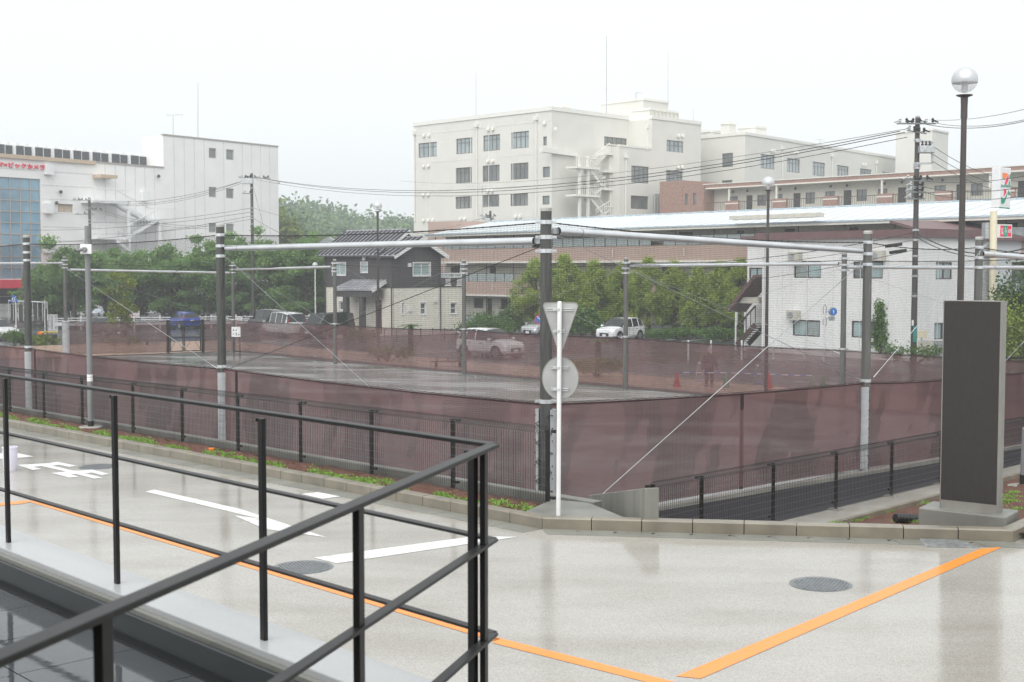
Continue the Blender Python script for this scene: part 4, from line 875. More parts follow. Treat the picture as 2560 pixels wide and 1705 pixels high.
def car(kind, name, label, u, Y, hx, hy, paint, dark_glass='car_glass'):
    C = CARS[kind]; st = C['st']; p = bpos(u, Y); t = thing(name, label, 'car', p, math.atan2(hy, hx), group='cars beyond the court')
    rings = []
    for (x, w, zb, zs, zt, wt) in st:
        zw = max(zs + .01, zt - .06); half = [(0, zb), (w * .85, zb), (w, zb + .14), (w * 1.005, zb + (zs - zb) * .62), (w * .965, zs), (wt + (w * .96 - wt) * (0.0 if zt > 1.2 else .5), zw), (wt * .86, zt), (0, zt + (.015 if zt > 1.2 else .02))]
        rings.append([(x, y, z) for y, z in half] + [(x, -y, z) for y, z in half[-2:0:-1]])
    body, side_l, side_r, wsc, rgl = MB(), MB(), MB(), MB(), MB(); N = len(rings[0])
    for i in range(len(st) - 1):
        for k in range(N):
            q = [rings[i][k], rings[i][(k + 1) % N], rings[i + 1][(k + 1) % N], rings[i + 1][k]]; kk = k if k < 7 else None; km = N - 1 - k
            tgt = body
            if C['g'][0] <= i < C['g'][1]:
                if k == 4: tgt = side_l
                elif km == 4: tgt = side_r
            if i == C['ws'] and k in (5, 6, 7, 8): tgt = wsc
            if i == C['rg'] and k in (5, 6, 7, 8): tgt = rgl
            tgt.quad(*q)
    for R, rev in ((rings[0], 0), (rings[-1], 1)): body.poly(R if rev else R[::-1])
    # weld so shading is smooth
    b = soft(obj('body', body, paint, t, local=True), 35)
    bpy_weld(b)
    for mb, nm in ((side_l, 'side_window'), (side_r, 'side_window'), (wsc, 'windscreen'), (rgl, 'rear_window')): obj(nm, mb, dark_glass, t, local=True)
    for x in C['pil']:
        i = max(j for j in range(len(st)) if st[j][0] <= x); f = (x - st[i][0]) / (st[i + 1][0] - st[i][0]); L_ = lambda c: st[i][c] + (st[i + 1][c] - st[i][c]) * f
        for s in (-1, 1): m = MB(); m.bar((x, s * L_(1) * .972, L_(3) - .01), (x - .03, s * (L_(5) + .012), L_(4) - .05), .07, .02, (0, 1, 0)); obj('pillar', m, paint, t, local=True)
    wr = C['wr']
    for x in C['wx']:
        for s in (-1, 1):
            y = s * .70 if kind not in ('van', 'box') else s * .73
            m = MB(); m.tube((x, y + s * .162, wr), (x, y + s * .166, wr), wr + .06, n=24); m.tube((x, y - s * .1, wr), (x, y + s * .161, wr), wr + .06, n=24); ar = obj('wheel_arch', m, 'black_plastic', t, local=True)
            m = MB(); m.tube((x, y - s * .05, wr), (x, y + s * .175, wr), wr, n=24); w_ = obj('wheel', m, 'tyre', t, local=True)
            m = MB(); m.tube((x, y + s * .17, wr), (x, y + s * .18, wr), wr * .64, wr * .6, n=20); obj('rim', m, 'alloy', w_, local=True)
            m = MB()
            for k in range(5): a = k * 1.2566; m.bar((x + .05 * math.cos(a), y + s * .182, wr + .05 * math.sin(a)), (x + wr * .56 * math.cos(a + .3), y + s * .182, wr + wr * .56 * math.sin(a + .3)), .03, .012, (0, s, 0))
            obj('spokes', m, 'black_plastic', w_, local=True)
    xf, wf, zf = st[-2][0], st[-2][1], st[-2][3]; tall = kind in ('van', 'box', 'suv')
    for s in (-1, 1):
        m = MB(); m.hexa([(xf - .22, s * (wf * 1.06), zf - .04), (xf + .03, s * (wf * .60), zf - .06), (xf - .05, s * (wf * .60), zf - .06), (xf - .24, s * (wf * .9), zf - .04), (xf - .26, s * (wf * 1.06), zf + .12), (xf - .0, s * (wf * .60), zf + .08), (xf - .1, s * (wf * .60), zf + .09), (xf - .28, s * (wf * .9), zf + .12)]); obj('headlight', m, 'head_lamp', t, local=True)
        xr, w0, zs = st[1][0], st[1][1], st[1][3]; m = MB(); h = .5 if kind == 'van' else (.34 if kind != 'box' else .62)
        m.hexa([(xr - .045, s * w0 * .72, zs - .18), (xr + .14, s * (w0 + .022), zs - .18), (xr + .16, s * (w0 + .0), zs - .18), (xr, s * w0 * .72, zs - .18), (xr + .0, s * w0 * .76, zs - .18 + h), (xr + .2, s * w0 * .985, zs - .18 + h), (xr + .22, s * w0 * .95, zs - .18 + h), (xr + .05, s * w0 * .76, zs - .18 + h)]); obj('taillight', m, 'tail_lamp', t, local=True)
        m = MB(); mx = C['st'][6][0] - .18; zz = C['st'][6][3] + .09; m.hexa([(mx, s * .84, zz - .06), (mx + .12, s * .84, zz - .05), (mx + .12, s * 1.02, zz - .05), (mx, s * 1.03, zz - .06), (mx, s * .84, zz + .07), (mx + .08, s * .84, zz + .05), (mx + .08, s * 1.0, zz + .06), (mx, s * 1.03, zz + .08)]); obj('mirror', m, paint, t, local=True)
    xe = st[-1][0]
    m = MB(); m.box(xe - .06, xe + .012, -wf * .52, wf * .52, zf - .30, zf - .08); obj('grille', m, 'black_plastic', t, local=True)
    m = MB(); m.box(xe + .013, xe + .022, -.165, .165, zf - .32, zf - .155); obj('number_plate', m, 'white_coat', t, local=True)
    m = MB(); m.box(st[0][0] - .02, st[0][0] - .008, -.165, .165, .66, .825); obj('number_plate', m, 'white_coat', t, local=True)
    m = MB(); m.box(xe - .2, xe + .005, -wf * .9, wf * .9, .2, .31); obj('front_bumper', m, 'black_plastic', t, local=True)
    m = MB(); m.box(st[0][0] - .005, st[0][0] + .2, -wf * .95, wf * .95, .22, .36); obj('rear_bumper', m, 'black_plastic', t, local=True)
    for s in (-1, 1):
        m = MB(); wy = st[4][1] * 1.008
        for x in (-.35, .62): m.bar((x, s * wy, .35), (x - .02, s * (wy - .02), .96), .012, .012)
        m.bar((-.9, s * wy, .84), (-.72, s * wy, .84), .02, .03); m.bar((.02, s * wy, .82), (.2, s * wy, .82), .02, .03); obj('door_seams', m, 'fence_steel', t, local=True)
    return t
def bpy_weld(o):
    import bmesh
    bm_ = bmesh.new(); bm_.from_mesh(o.data); bmesh.ops.remove_doubles(bm_, verts=bm_.verts, dist=.0005); bmesh.ops.recalc_face_normals(bm_, faces=bm_.faces); bm_.to_mesh(o.data); bm_.free(); soft(o, 35)
car('suv', 'parked_suv', 'white SUV parked in front of the clipped trees', 1551, 91.5, -.62, -.78, 'paint_white')
car('hatch', 'parked_car', 'silver hatchback parked half hidden behind the road sign', 1361, 98, -.66, -.75, 'paint_silver')
car('hatch', 'blue_car', 'blue hatchback seen from behind near the court gate', 455, 113, -.62, .78, 'paint_blue')
car('van', 'minivan', 'white minivan parked left of the black van', 708, 98, -.56, .83, 'paint_white')
car('box', 'boxy_van', 'black boxy minivan parked in front of the dark house', 817, 95.5, -.55, -.83, 'paint_black')
car('van', 'minivan', 'dark grey minivan parked behind the white minivan', 672, 107, -.62, .78, 'paint_grey')
car('suv', 'driving_suv', 'white SUV driving on the road, seen through the maroon screen', 1226, 72, .70, -.71, 'paint_white')
car('hatch', 'white_car', 'white car cut off by the left picture edge', -12, 92, .75, -.66, 'paint_white')
car('hatch', 'black_car', 'black car of which only the roof shows above the screen on the left', 262, 97, .72, -.69, 'paint_black')

# ================================================================ people
mat('coat_dark', (.035, .033, .04), .8, var=.2, scale=8); mat('skin', (.50, .33, .25), .6, var=.05); mat('cap_grey', (.35, .38, .38), .7, var=.15, scale=25); mat('brolly', (.45, .50, .56), .5, var=.06); mat('hair_dark', (.02, .018, .016), .7)
def person(label, u, Y, z0, rz, H=1.66, arms=((.05, .0), (.05, .0)), coat='coat_dark', cap=True):
    p = Vector((at(u, 700, Y).x, Y, z0)); t = thing('person', label, 'person', p, rz); s = H / 1.70
    J = [(0, 0, .95), (0, 0, 1.15), (0, 0, 1.38), (0, -.01, 1.47), (0, .0, 1.55)]; R = [(.17, .13), (.165, .125), (.16, .11), (.07, .07), (.065, .065)]
    E_ = [(0, 1), (1, 2), (2, 3), (3, 4)]
    for sx, (fx, fy) in zip((-1, 1), arms):
        o_ = len(J); J += [(sx * .19, 0, 1.38), (sx * (.25 + fx), .02, 1.10), (sx * (.25 + fx), .10 + fy, .86), (sx * (.24 + fx), .13 + fy, .78)]; R += [(.085, .085), (.065, .065), (.05, .05), (.04, .03)]; E_ += [(2, o_), (o_, o_ + 1), (o_ + 1, o_ + 2), (o_ + 2, o_ + 3)]
        o_ = len(J); J += [(sx * .10, 0, .86), (sx * .11, .02, .48), (sx * .11, -.02, .09), (sx * .12, .12, .04)]; R += [(.115, .12), (.08, .085), (.055, .06), (.045, .04)]; E_ += [(0, o_), (o_, o_ + 1), (o_ + 1, o_ + 2), (o_ + 2, o_ + 3)]
    me = bpy.data.meshes.new('body'); me.from_pydata([tuple(c * s for c in j) for j in J], E_, []); o_ = bpy.data.objects.new('body', me); COL.objects.link(o_); o_.parent = t; ORG[o_.name] = p
    sk = o_.modifiers.new('skin', 'SKIN'); sk.use_smooth_shade = True; ss = o_.modifiers.new('sub', 'SUBSURF'); ss.levels = 2; ss.render_levels = 2
    for i, r in enumerate(R): me.skin_vertices[0].data[i].radius = (r[0] * s, r[1] * s)
    me.skin_vertices[0].data[0].use_root = True; me.materials.append(MATS[coat])
    m = MB(); hp = [(.035, -.115), (.06, -.10), (.075, -.05), (.078, 0), (.074, .05), (.055, .095), (.01, .115)]; m.lathe([(r * s * .95, z * s) for r, z in hp], (0, .01, 1.64 * s), 16); m.tube((0, .085 * s, 1.635 * s), (0, .105 * s, 1.615 * s), .012, .016, n=6)
    for sx in (-1, 1): m.tube((sx * .072 * s, 0, 1.64 * s), (sx * .085 * s, -.005, 1.64 * s), .018, n=8)
    h_ = soft(obj('head', m, 'skin', t, local=True))
    m = MB(); m.lathe([(.084 * s, -.02), (.088 * s, .03), (.078 * s, .075), (.045 * s, .105), (.005, .115)], (0, .005, 1.65 * s), 16); soft(obj('cap' if cap else 'hair', m, 'cap_grey' if cap else 'hair_dark', h_, local=True))
    for sx, (fx, fy) in zip((-1, 1), arms):
        m = MB(); c = Vector((sx * (.24 + fx), .13 + fy, .75)) * s
        m.tube(c + Vector((0, -.02, .04)), c + Vector((0, 0, -.05)), .036, .032, n=8)
        for k in range(4): m.tube(c + Vector((0, -.03 + .02 * k, -.04)), c + Vector((sx * -.012, -.028 + .022 * k, -.085 - (.012 if k in (1, 2) else 0))), .010, .008, n=6); m.tube(c + Vector((sx * -.012, -.028 + .022 * k, -.085)), c + Vector((sx * -.03, -.02 + .02 * k, -.115)), .009, .007, n=6)
        m.tube(c + Vector((0, .03, -.0)), c + Vector((sx * -.02, .055, -.06)), .011, .009, n=6); obj('hand', m, 'skin', t, local=True)
    m = MB(); m.lathe([(.20 * s, .80 * s), (.205 * s, 1.0 * s), (.20 * s, 1.2 * s), (.21 * s, 1.34 * s), (.15 * s, 1.43 * s), (.075 * s, 1.48 * s)], (0, 0, 0), 18)
    m.v = [(x * 1.08, y * .72, z) for x, y, z in m.v]; soft(obj('jacket', m, coat, t, local=True)); return t
person('person in dark clothes and grey cap standing behind the maroon screen', 1775, 52, -1.36, math.pi, 1.62)
P2 = person('small person in dark clothes under a grey umbrella behind the left screen', 246, 104, backz(104), .6, 1.6, arms=((.05, .0), (-.05, .12)), cap=False)
q = Vector((at(245, 700, 104).x, 103.9, backz(104))); t = thing('umbrella', 'open grey umbrella held up in the distance left of centre', 'umbrella', q + Vector((0, 0, .9)))
m = MB(); R = .55; m.lathe([(R, 1.62), (R * .8, 1.78), (R * .45, 1.91), (.02, 1.97)], q, 8); obj('canopy', m, 'brolly', t); m = MB(); m.tube(q + Vector((0, 0, .95)), q + Vector((0, 0, 2.02)), .012, n=6); obj('shaft', m, 'galv_dull', t)

# ================================================================ cones, bars, stands
def cone(label, u, v, m_, H=.7):
    Y = 4.9 * FPX / (v - 668); p = Vector((at(u, v, Y).x, Y, at(u, v, Y).z)); t = thing('traffic_cone', label, 'cone', p, group='traffic cones behind the far screen')
    m = MB(); m.lathe([(.17, .035), (.035, H - .02), (.02, H)], p, 18); soft(obj('cone_body', m, m_, t)); m = MB(); m.box(p.x - .2, p.x + .2, p.y - .2, p.y + .2, p.z, p.z + .03); obj('base', m, m_, t, bevel=.01); return p
c1 = cone('red traffic cone left of the standing person', 1692, 974, 'red_plastic'); c2 = cone('green traffic cone right of the standing person', 1815, 975, 'green_plastic'); c3 = cone('red traffic cone at the foot of the lamp post', 1922, 975, 'red_plastic')
c4 = cone('left of two small green cones near the padded pole', 2030, 975, 'green_plastic', .55); c5 = cone('right of two small green cones near the padded pole', 2056, 973, 'green_plastic', .55)
def cbar(a, b, label):
    t = thing('cone_bar', label, 'bar', a + Vector((0, 0, .6)), group='striped bars between the cones'); L = (b - a).length; n = int(L / .24); d = (b - a) / n
    for k in range(n): m = MB(); m.tube(a + d * k + Vector((0, 0, .69)), a + d * (k + 1) + Vector((0, 0, .69)), .02, n=8); obj('stripe', m, 'white_coat' if k % 2 else 'blue_paint', t)
cbar(c1, c2, 'blue and white striped bar from red cone to green cone'); cbar(c2, c4 + Vector((0, 0, -.12)), 'blue and white striped bar running right from the green cone')
def stand(label, u, v, h=.95):
    Y = 4.92 * FPX / (v - 668); p = at(u, v, Y); t = thing('barricade_stand', label, 'stand', p, group='folding barricade stands on the pavement')
    for s in (-1, 1): m = MB(); m.tube(p + Vector((s * .22, -.1, 0)), p + Vector((s * .03, 0, h)), .014, n=6); obj('leg', m, 'galv_dull', t)
    m = MB(); m.tube(p + Vector((-.18, -.08, .22)), p + Vector((.18, -.08, .22)), .016, n=6); obj('crossbar', m, 'blue_paint', t); m = MB(); m.lathe([(.05, h - .02), (.05, h + .06)], p, 8); obj('head', m, 'white_coat', t)
stand('white folding stand between silver car and corner pole behind the screen', 1206, 918); stand('white folding stand by the red cone left of the person', 1748, 966); stand('white folding stand by the lamp post right of the person', 1894, 973); stand('white folding stand left of the court gate', 391, 868)

# ================================================================ planting, benches and palms on the pavement
mat('bark', (.10, .075, .055), .85, col2=(.05, .038, .03), scale=6, stretch=(3, 3, .6)); mat('leaf_yellow', (.26, .33, .045), .6, col2=(.13, .19, .03), scale=1.5, island=.6, leaf=.35)
mat('leaf_cherry', (.29, .47, .14), .5, col2=(.125, .235, .07), scale=.35, island=.6, leaf=.45); mat('leaf_podo', (.44, .54, .10), .5, col2=(.17, .25, .045), scale=.7, island=.55, leaf=.35); mat('leaf_dark', (.11, .20, .055), .55, col2=(.045, .095, .028), scale=.5, island=.55, leaf=.35)
mat('leaf_weed', (.17, .31, .065), .6, col2=(.08, .16, .04), scale=.8, island=.6, leaf=.35); mat('wood_bench', (.18, .11, .075), .7, var=.2)
def leaf_mesh(cl, n, size, seed=0, up_bias=.3, aspect=.55):
    """many leaf-sized quads spread over a list of ellipsoid clumps (centre, radii)"""
    r = np.random.default_rng(seed); cl_c = np.array([tuple(c) for c, _ in cl]); cl_r = np.array([tuple(q) for _, q in cl]); wgt = cl_r.prod(1) ** (2 / 3); wgt /= wgt.sum()
    k = r.choice(len(cl), n, p=wgt); d = r.normal(size=(n, 3)); d /= np.linalg.norm(d, axis=1)[:, None]; rad = r.random(n) ** (1 / 3.0) * .25 + .75 * r.random(n) ** .45
    rad = np.where(r.random(n) < .16, r.uniform(1.0, 1.55, n), rad)                  # stray leaves break the outline
    c = cl_c[k] + d * cl_r[k] * rad[:, None]
    nn = r.normal(size=(n, 3)) + d * .7; nn[:, 2] += up_bias; nn /= np.linalg.norm(nn, axis=1)[:, None]
    a = np.cross(nn, r.normal(size=(n, 3))); a /= np.linalg.norm(a, axis=1)[:, None]; b = np.cross(nn, a); s = size * r.uniform(.6, 1.35, n)[:, None]
    V = np.stack([c - a * s, c - b * s * aspect, c + a * s, c + b * s * aspect], 1).reshape(-1, 3); mb = MB(); mb.v = [tuple(x) for x in V.tolist()]; mb.f = [(i, i + 1, i + 2, i + 3) for i in range(0, 4 * n, 4)]; return mb
def bush(name, label, cat, p, rx, ry, rz, n, size, m_, seed, lumps=9, stem=True, group=None):
    t = thing(name, label, cat, p, group=group); r = random.Random(seed); cl = []
    for k in range(lumps): cl.append(((p.x + r.uniform(-.7, .7) * rx, p.y + r.uniform(-.7, .7) * ry, p.z + rz * r.uniform(.35, .85)), (rx * r.uniform(.25, .45), ry * r.uniform(.25, .45), rz * r.uniform(.2, .4))))
    obj('foliage', leaf_mesh(cl, n, size, seed), m_, t, kind='stuff')
    m = MB()
    for k in range(5): m.tube(p, Vector(cl[k % lumps][0]), .03, .012, n=5)
    obj('stems', m, 'bark', t); return t
def bench(label, u, v, w):
    Y = 4.95 * FPX / (v - 668); p = at(u, v, Y); t = thing('bench', label, 'bench', p, .15, group='benches beyond the court')
    for k in range(3): m = MB(); m.box(-w / 2, w / 2, -.2 + .14 * k, -.08 + .14 * k, .4, .44); obj('seat_slat', m, 'wood_bench', t, local=True)
    for s in (-1, 1): m = MB(); m.box(s * w * .36 - .05, s * w * .36 + .05, -.18, .18, 0, .399); obj('leg', m, 'fence_steel', t, local=True)
    for s in (-.33, 0, .33): m = MB(); m.box(s * w - .02, s * w + .02, -.2, .22, .441, .6); obj('arm_rest', m, 'fence_steel', t, local=True)
bench('bench left of the young tree behind the far left screen', 258, 873, 1.9); bench('bench right of the young tree behind the far left screen', 346, 870, 1.5); bench('bench behind the screen near the silver car', 1120, 925, 1.6)
def planter_tree(label, u, Y, H, seed, trunk_only=False):
    p = bpos(u, Y) + Vector((0, 0, .1)); t = thing('young_tree', label, 'tree', p); m = MB(); m.tube(p, p + Vector((.05, 0, H * .6)), .06, .035, n=8)
    for k in range(6): a = k * 1.05; m.tube(p + Vector((.03, 0, H * (.3 + .05 * k))), p + Vector((math.cos(a) * .7, math.sin(a) * .7, H * (.5 + .07 * k))), .025, .01, n=5)
    obj('trunk', m, 'bark', t); r = random.Random(seed); cl = [((p.x + r.gauss(0, .55), p.y + r.gauss(0, .5), p.z + H * r.uniform(.3, 1.0)), (r.uniform(.3, .6), r.uniform(.3, .5), r.uniform(.25, .45))) for _ in range(16)]
    obj('crown', leaf_mesh(cl, 1500, .1, seed), 'leaf_yellow', t, kind='stuff')
    for s in (-1, 1): m = MB(); m.tube(p + Vector((s * .55, .1, 0)), p + Vector((s * .4, .1, 1.55)), .035, n=6); obj('stake', m, 'bark', t)
    m = MB(); m.tube(p + Vector((-.6, .14, 1.4)), p + Vector((.6, .14, 1.4)), .035, n=6); obj('stake_rail', m, 'bark', t)
planter_tree('young staked tree with yellow green leaves between two benches', 300, 82, 4.7, 4)
bush('low_shrub', 'low yellow green shrub at the foot of the young staked tree', 'shrub', bpos(300, 81.2) + Vector((0, 0, .1)), 1.5, .5, .6, 900, .07, 'leaf_yellow', 3)
bush('low_shrub', 'bright yellow green shrub bed right of the leftmost pole', 'shrub', bpos(98, 80) + Vector((0, 0, .1)), 1.1, .6, .75, 1400, .07, 'leaf_yellow', 5); bush('low_shrub', 'green shrub bed left of the leftmost pole', 'shrub', bpos(30, 80) + Vector((0, 0, .1)), 1.2, .7, .95, 1600, .07, 'leaf_weed', 6)
bush('low_shrub', 'straggly shrub behind the screen in front of the dark house', 'shrub', bpos(972, 66) + Vector((0, 0, .1)), 1.2, .6, .9, 800, .07, 'leaf_yellow', 8); bush('low_shrub', 'straggly shrub behind the screen left of the white SUV', 'shrub', bpos(1492, 57) + Vector((0, 0, .1)), 1.3, .6, .9, 800, .07, 'leaf_yellow', 9)
def palm(label, u, Y, H, seed):
    p = bpos(u, Y); t = thing('palm', label, 'palm', p); m = MB(); m.tube(p, p + Vector((.0, 0, H)), .17, .14, n=10); obj('trunk', m, 'bark', t); m = MB(); r = random.Random(seed)
    for k in range(26):
        a = k * 2.4; e = r.uniform(.1, .9); L = r.uniform(.7, 1.0); prev = p + Vector((0, 0, H)); w = Vector((-math.sin(a), math.cos(a), 0)) * .09
        for s in range(1, 5): q = p + Vector((math.cos(a) * L * s / 4 * math.cos(e * .8), math.sin(a) * L * s / 4 * math.cos(e * .8), H + L * .55 * math.sin(e) * s / 4 - .3 * (s / 4) ** 2)); m.quad(prev - w, q - w * (1 - s / 4.2), q + w * (1 - s / 4.2), prev + w); prev = q
    obj('fronds', m, 'leaf_weed', t)
palm('small palm behind the screen in front of the house wall', 1026, 76, 1.6, 2); palm('small palm behind the screen left of the white SUV', 1496, 66, 1.2, 3)

# ================================================================ street furniture along the road
t = thing('guard_rail', 'long white guard rail along the road in front of the leafy trees', 'guard rail', bpos(140, 111)); a, b = bpos(132, 110), bpos(832, 118)
L = (b - a).length; d = (b - a).normalized(); n = int(L / 2.0)
for z, r in ((.98, .035), (.78, .035)): m = MB(); m.tube(a + Vector((0, 0, z)), b + Vector((0, 0, z)), r, n=8); obj('pipe_rail', m, 'white_coat', t)
m = MB(); m.bar(a + Vector((0, 0, .50)), b + Vector((0, 0, .50)), .05, .3); obj('beam', m, 'white_coat', t)
for k in range(n + 1): q = a + d * (L * k / n) + Vector((0, .08, 0)); m = MB(); m.tube(q, q + Vector((0, 0, 1.1)), .06, n=8); m.lathe([(.06, 1.1), (.075, 1.14), (.01, 1.18)], q, 8); obj('post', m, 'white_coat', t)
t = thing('barrier_fence', 'dark fence with white bars behind the blue crossing sign', 'fence', bpos(22, 118)); a, b = bpos(20, 118), bpos(117, 118); 
m = MB(); m.tube(a + Vector((0, 0, 2.35)), b + Vector((0, 0, 2.2)), .05, n=8); obj('top_rail', m, 'white_coat', t)
for k in range(17): q = a.lerp(b, k / 16); m = MB(); m.bar(q + Vector((0, 0, .55)), q + Vector((0, 0, 2.25)), .035, .035); obj('bar', m, 'white_coat' if k % 2 == 0 else 'pole_brown', t)
for k in range(5): q = a.lerp(b, (k + .5) / 5) + Vector((0, .2, 0)); m = MB(); m.box(q.x - .22, q.x + .22, q.y, q.y + .04, q.z + .3, q.z + 2.0); obj('panel', m, 'pole_brown', t)
t = thing('crowd_barrier', 'white barred barrier right of the triangular sign back', 'barrier', bpos(119, 104)); a, b = bpos(118, 104), bpos(141, 104)
for z in (1.25, .1): m = MB(); m.bar(a + Vector((0, 0, z + .2)), b + Vector((0, 0, z + .2)), .05, .05); obj('rail', m, 'white_coat', t)
for k in range(8): q = a.lerp(b, k / 7); m = MB(); m.bar(q + Vector((0, 0, .1)), q + Vector((0, 0, 1.47)), .045, .045); obj('bar', m, 'white_coat', t)
t = thing('crossing_sign', 'blue triangular pedestrian crossing sign with two white figures', 'road sign', bpos(38, 90)); p = bpos(38, 90); c = at(35, 748, 90)
m = MB(); m.tube(p, (p.x, p.y, c.z + .2), .04, n=8); obj('post', m, 'white_coat', t); m = MB(); s = .3; m.prism([c + Vector((-s * .95, -.05, -s * .62)), c + Vector((s * .95, -.05, -s * .62)), c + Vector((.06, -.05, s * .95)), c + Vector((-.06, -.05, s * .95))], (0, .01, 0)); o_ = obj('plate', m, 'blue_paint', t)
for dx in (-.07, .07): m = MB(); q = c + Vector((dx, -.062, 0)); m.lathe([(.028, .09), (.028, .13)], q, 8); m.bar(q + Vector((0, 0, -.1)), q + Vector((0, 0, .08)), .06, .01, (0, 1, 0)); m.bar(q + Vector((-.05, 0, -.17)), q + Vector((0, 0, -.08)), .035, .01, (0, 1, 0)); m.bar(q + Vector((.05, 0, -.17)), q + Vector((0, 0, -.08)), .035, .01, (0, 1, 0)); obj('figure', m, 'white_coat', o_)
def sign_back(label, u, v0, v1, Y):
    p = bpos(u, Y); c = at(u, v0, Y); t = thing('road_sign', label, 'road sign', p); m = MB(); m.tube(p, (p.x, p.y, c.z - .15), .04, n=8); obj('post', m, 'white_coat', t)
    h = c.z - at(u, v1, Y).z; m = MB(); m.prism([c + Vector((-.02, -.06, -h)), c + Vector((.2, -.02, -h)), c + Vector((.08, -.04, 0))], (.0, .012, 0)); obj('plate', m, 'sign_back', t)
sign_back('grey back of a triangular sign right of the leftmost pole', 110, 746, 771, 88); sign_back('grey back of a triangular sign half hidden by the camera pole', 217, 735, 752, 100)
t = thing('barrier_gate', 'yellow barrier arm on a small orange box beside the road', 'barrier', bpos(100, 84)); p = bpos(100, 84); a = at(97, 831, 84)
m = MB(); m.box(p.x - .12, p.x + .12, p.y - .12, p.y + .12, p.z, a.z - .12); obj('stand', m, 'fence_steel', t); m = MB(); m.box(p.x - .16, p.x + .16, p.y - .14, p.y + .14, a.z - .119, a.z + .06); obj('motor_box', m, 'orange_plastic', t); m = MB(); m.tube(a, at(144, 830, 83), .05, .04, n=8); obj('arm', m, 'yellow_paint', t)
t = thing('stone_planter', 'dark brown box planter at the foot of the sign back on the left', 'planter', bpos(125, 83)); a, b = at(112, 836, 83), at(138, 866, 83); m = MB(); m.box(a.x, b.x, 82.6, 83.4, b.z, a.z); obj('box', m, 'pole_brown', t); m = MB(); m.box(a.x - .4, b.x, 82.3, 82.59, b.z, b.z + .4); obj('ledge', m, 'concrete', t)
def warn(label, u0, v0, u1, v1, Y):
    a, b = at(u0, v0, Y), at(u1, v1, Y); p = bpos((u0 + u1) / 2, Y); t = thing('warning_sign', label, 'sign', p, group='keep out signs by the road'); m = MB(); m.box(a.x, b.x, Y - .02, Y, b.z, a.z); o_ = obj('board', m, 'white_coat', t); m = MB(); m.tube(p + Vector((0, .03, 0)), (p.x, Y + .03, a.z - .05), .03, n=8); obj('post', m, 'galv_dull', t)
    W_, H_ = b.x - a.x, a.z - b.z
    for s, z, h, mm in (('関係者以外', .58, .26, 'lamp_post'), ('立入禁止', .10, .36, 'red_paint')): x = text_mb(s, W_ * .86, H_ * h, .004); x.v = [(q[0] + a.x + W_ * .07, Y - .0205 + q[1], q[2] + b.z + H_ * z) for q in x.v]; obj('lettering', x, mm, o_)
warn('white keep out sign with red lettering above the young tree shrubs', 322, 777, 349, 793, 100); warn('white keep out sign with red lettering above the notice board', 586, 791, 606, 803, 100)
t = thing('parking_sign', 'round blue no parking sign with red ring beside the road sign', 'road sign', bpos(1350, 93)); p = bpos(1352, 93); c = at(1350, 798, 93); m = MB(); m.tube(p, (p.x, p.y, c.z + .25), .035, n=8); obj('post', m, 'white_coat', t)
m = MB(); m.tube(c + Vector((0, -.05, 0)), c + Vector((0, -.06, 0)), .37, n=24); o_ = obj('plate', m, 'red_paint', t); m = MB(); m.tube(c + Vector((0, -.061, 0)), c + Vector((0, -.066, 0)), .29, n=24); obj('blue_field', m, 'blue_paint', o_); m = MB(); m.bar(c + Vector((-.2, -.07, .2)), c + Vector((.2, -.07, -.2)), .06, .005, (0, 1, 0)); obj('bar', m, 'white_coat', o_)
t = thing('bus_stop_sign', 'small round blue sign on a white post with looped frames by the white wall', 'sign', bpos(2062, 68)); p = bpos(2062, 68); c = at(2082, 779, 68)
m = MB(); m.tube(p, at(2062, 770, 68), .06, n=10); obj('post', m, 'white_coat', t)
for v in (775, 805):
    q = at(2062, v, 68); m = MB(); m.path([q + Vector((.09 * math.cos(a), 0, .28 * math.sin(a) * (1 if abs(math.sin(a)) < .9 else 1))) for a in [k * math.pi / 8 for k in range(17)]], .022); obj('loop_frame', m, 'galv_dull', t)
m = MB(); m.tube(c + Vector((-.02, .08, 0)), c + Vector((.02, -.08, 0)), .21, n=24); obj('lamp_case', m, 'galv_dull', t); m = MB(); m.tube(c + Vector((.02, -.081, 0)), c + Vector((.022, -.09, 0)), .19, n=24); o_ = obj('blue_disc', m, 'blue_paint', t)
m = MB(); m.bar(c + Vector((.02, -.095, -.1)), c + Vector((.02, -.095, .1)), .05, .006, (0, 1, 0)); obj('mark', m, 'white_coat', o_)
q = at(2079, 796, 68); m = MB(); m.box(q.x - .16, q.x + .16, q.y - .03, q.y, q.z - .11, q.z + .11); obj('small_plate', m, 'galv_dull', t); m = MB(); m.bar(at(2062, 779, 68), c, .03, .03); m.bar(at(2062, 796, 68), q, .03, .03); obj('arm', m, 'galv_dull', t)
for k, u in enumerate((1722, 1779, 1856, 1936, 2013)): p = bpos(u, 70); m = MB(); m.tube(p, p + Vector((0, 0, 1.0)), .05, n=10); m.lathe([(.052, 1.0), (.04, 1.03), (.01, 1.04)], p, 10); setp(obj('white_post', m, 'white_coat'), ('first', 'second', 'third', 'fourth', 'fifth')[k] + ' thin white post from the left behind the screen by the standing person', 'post', 'white posts along the road edge')
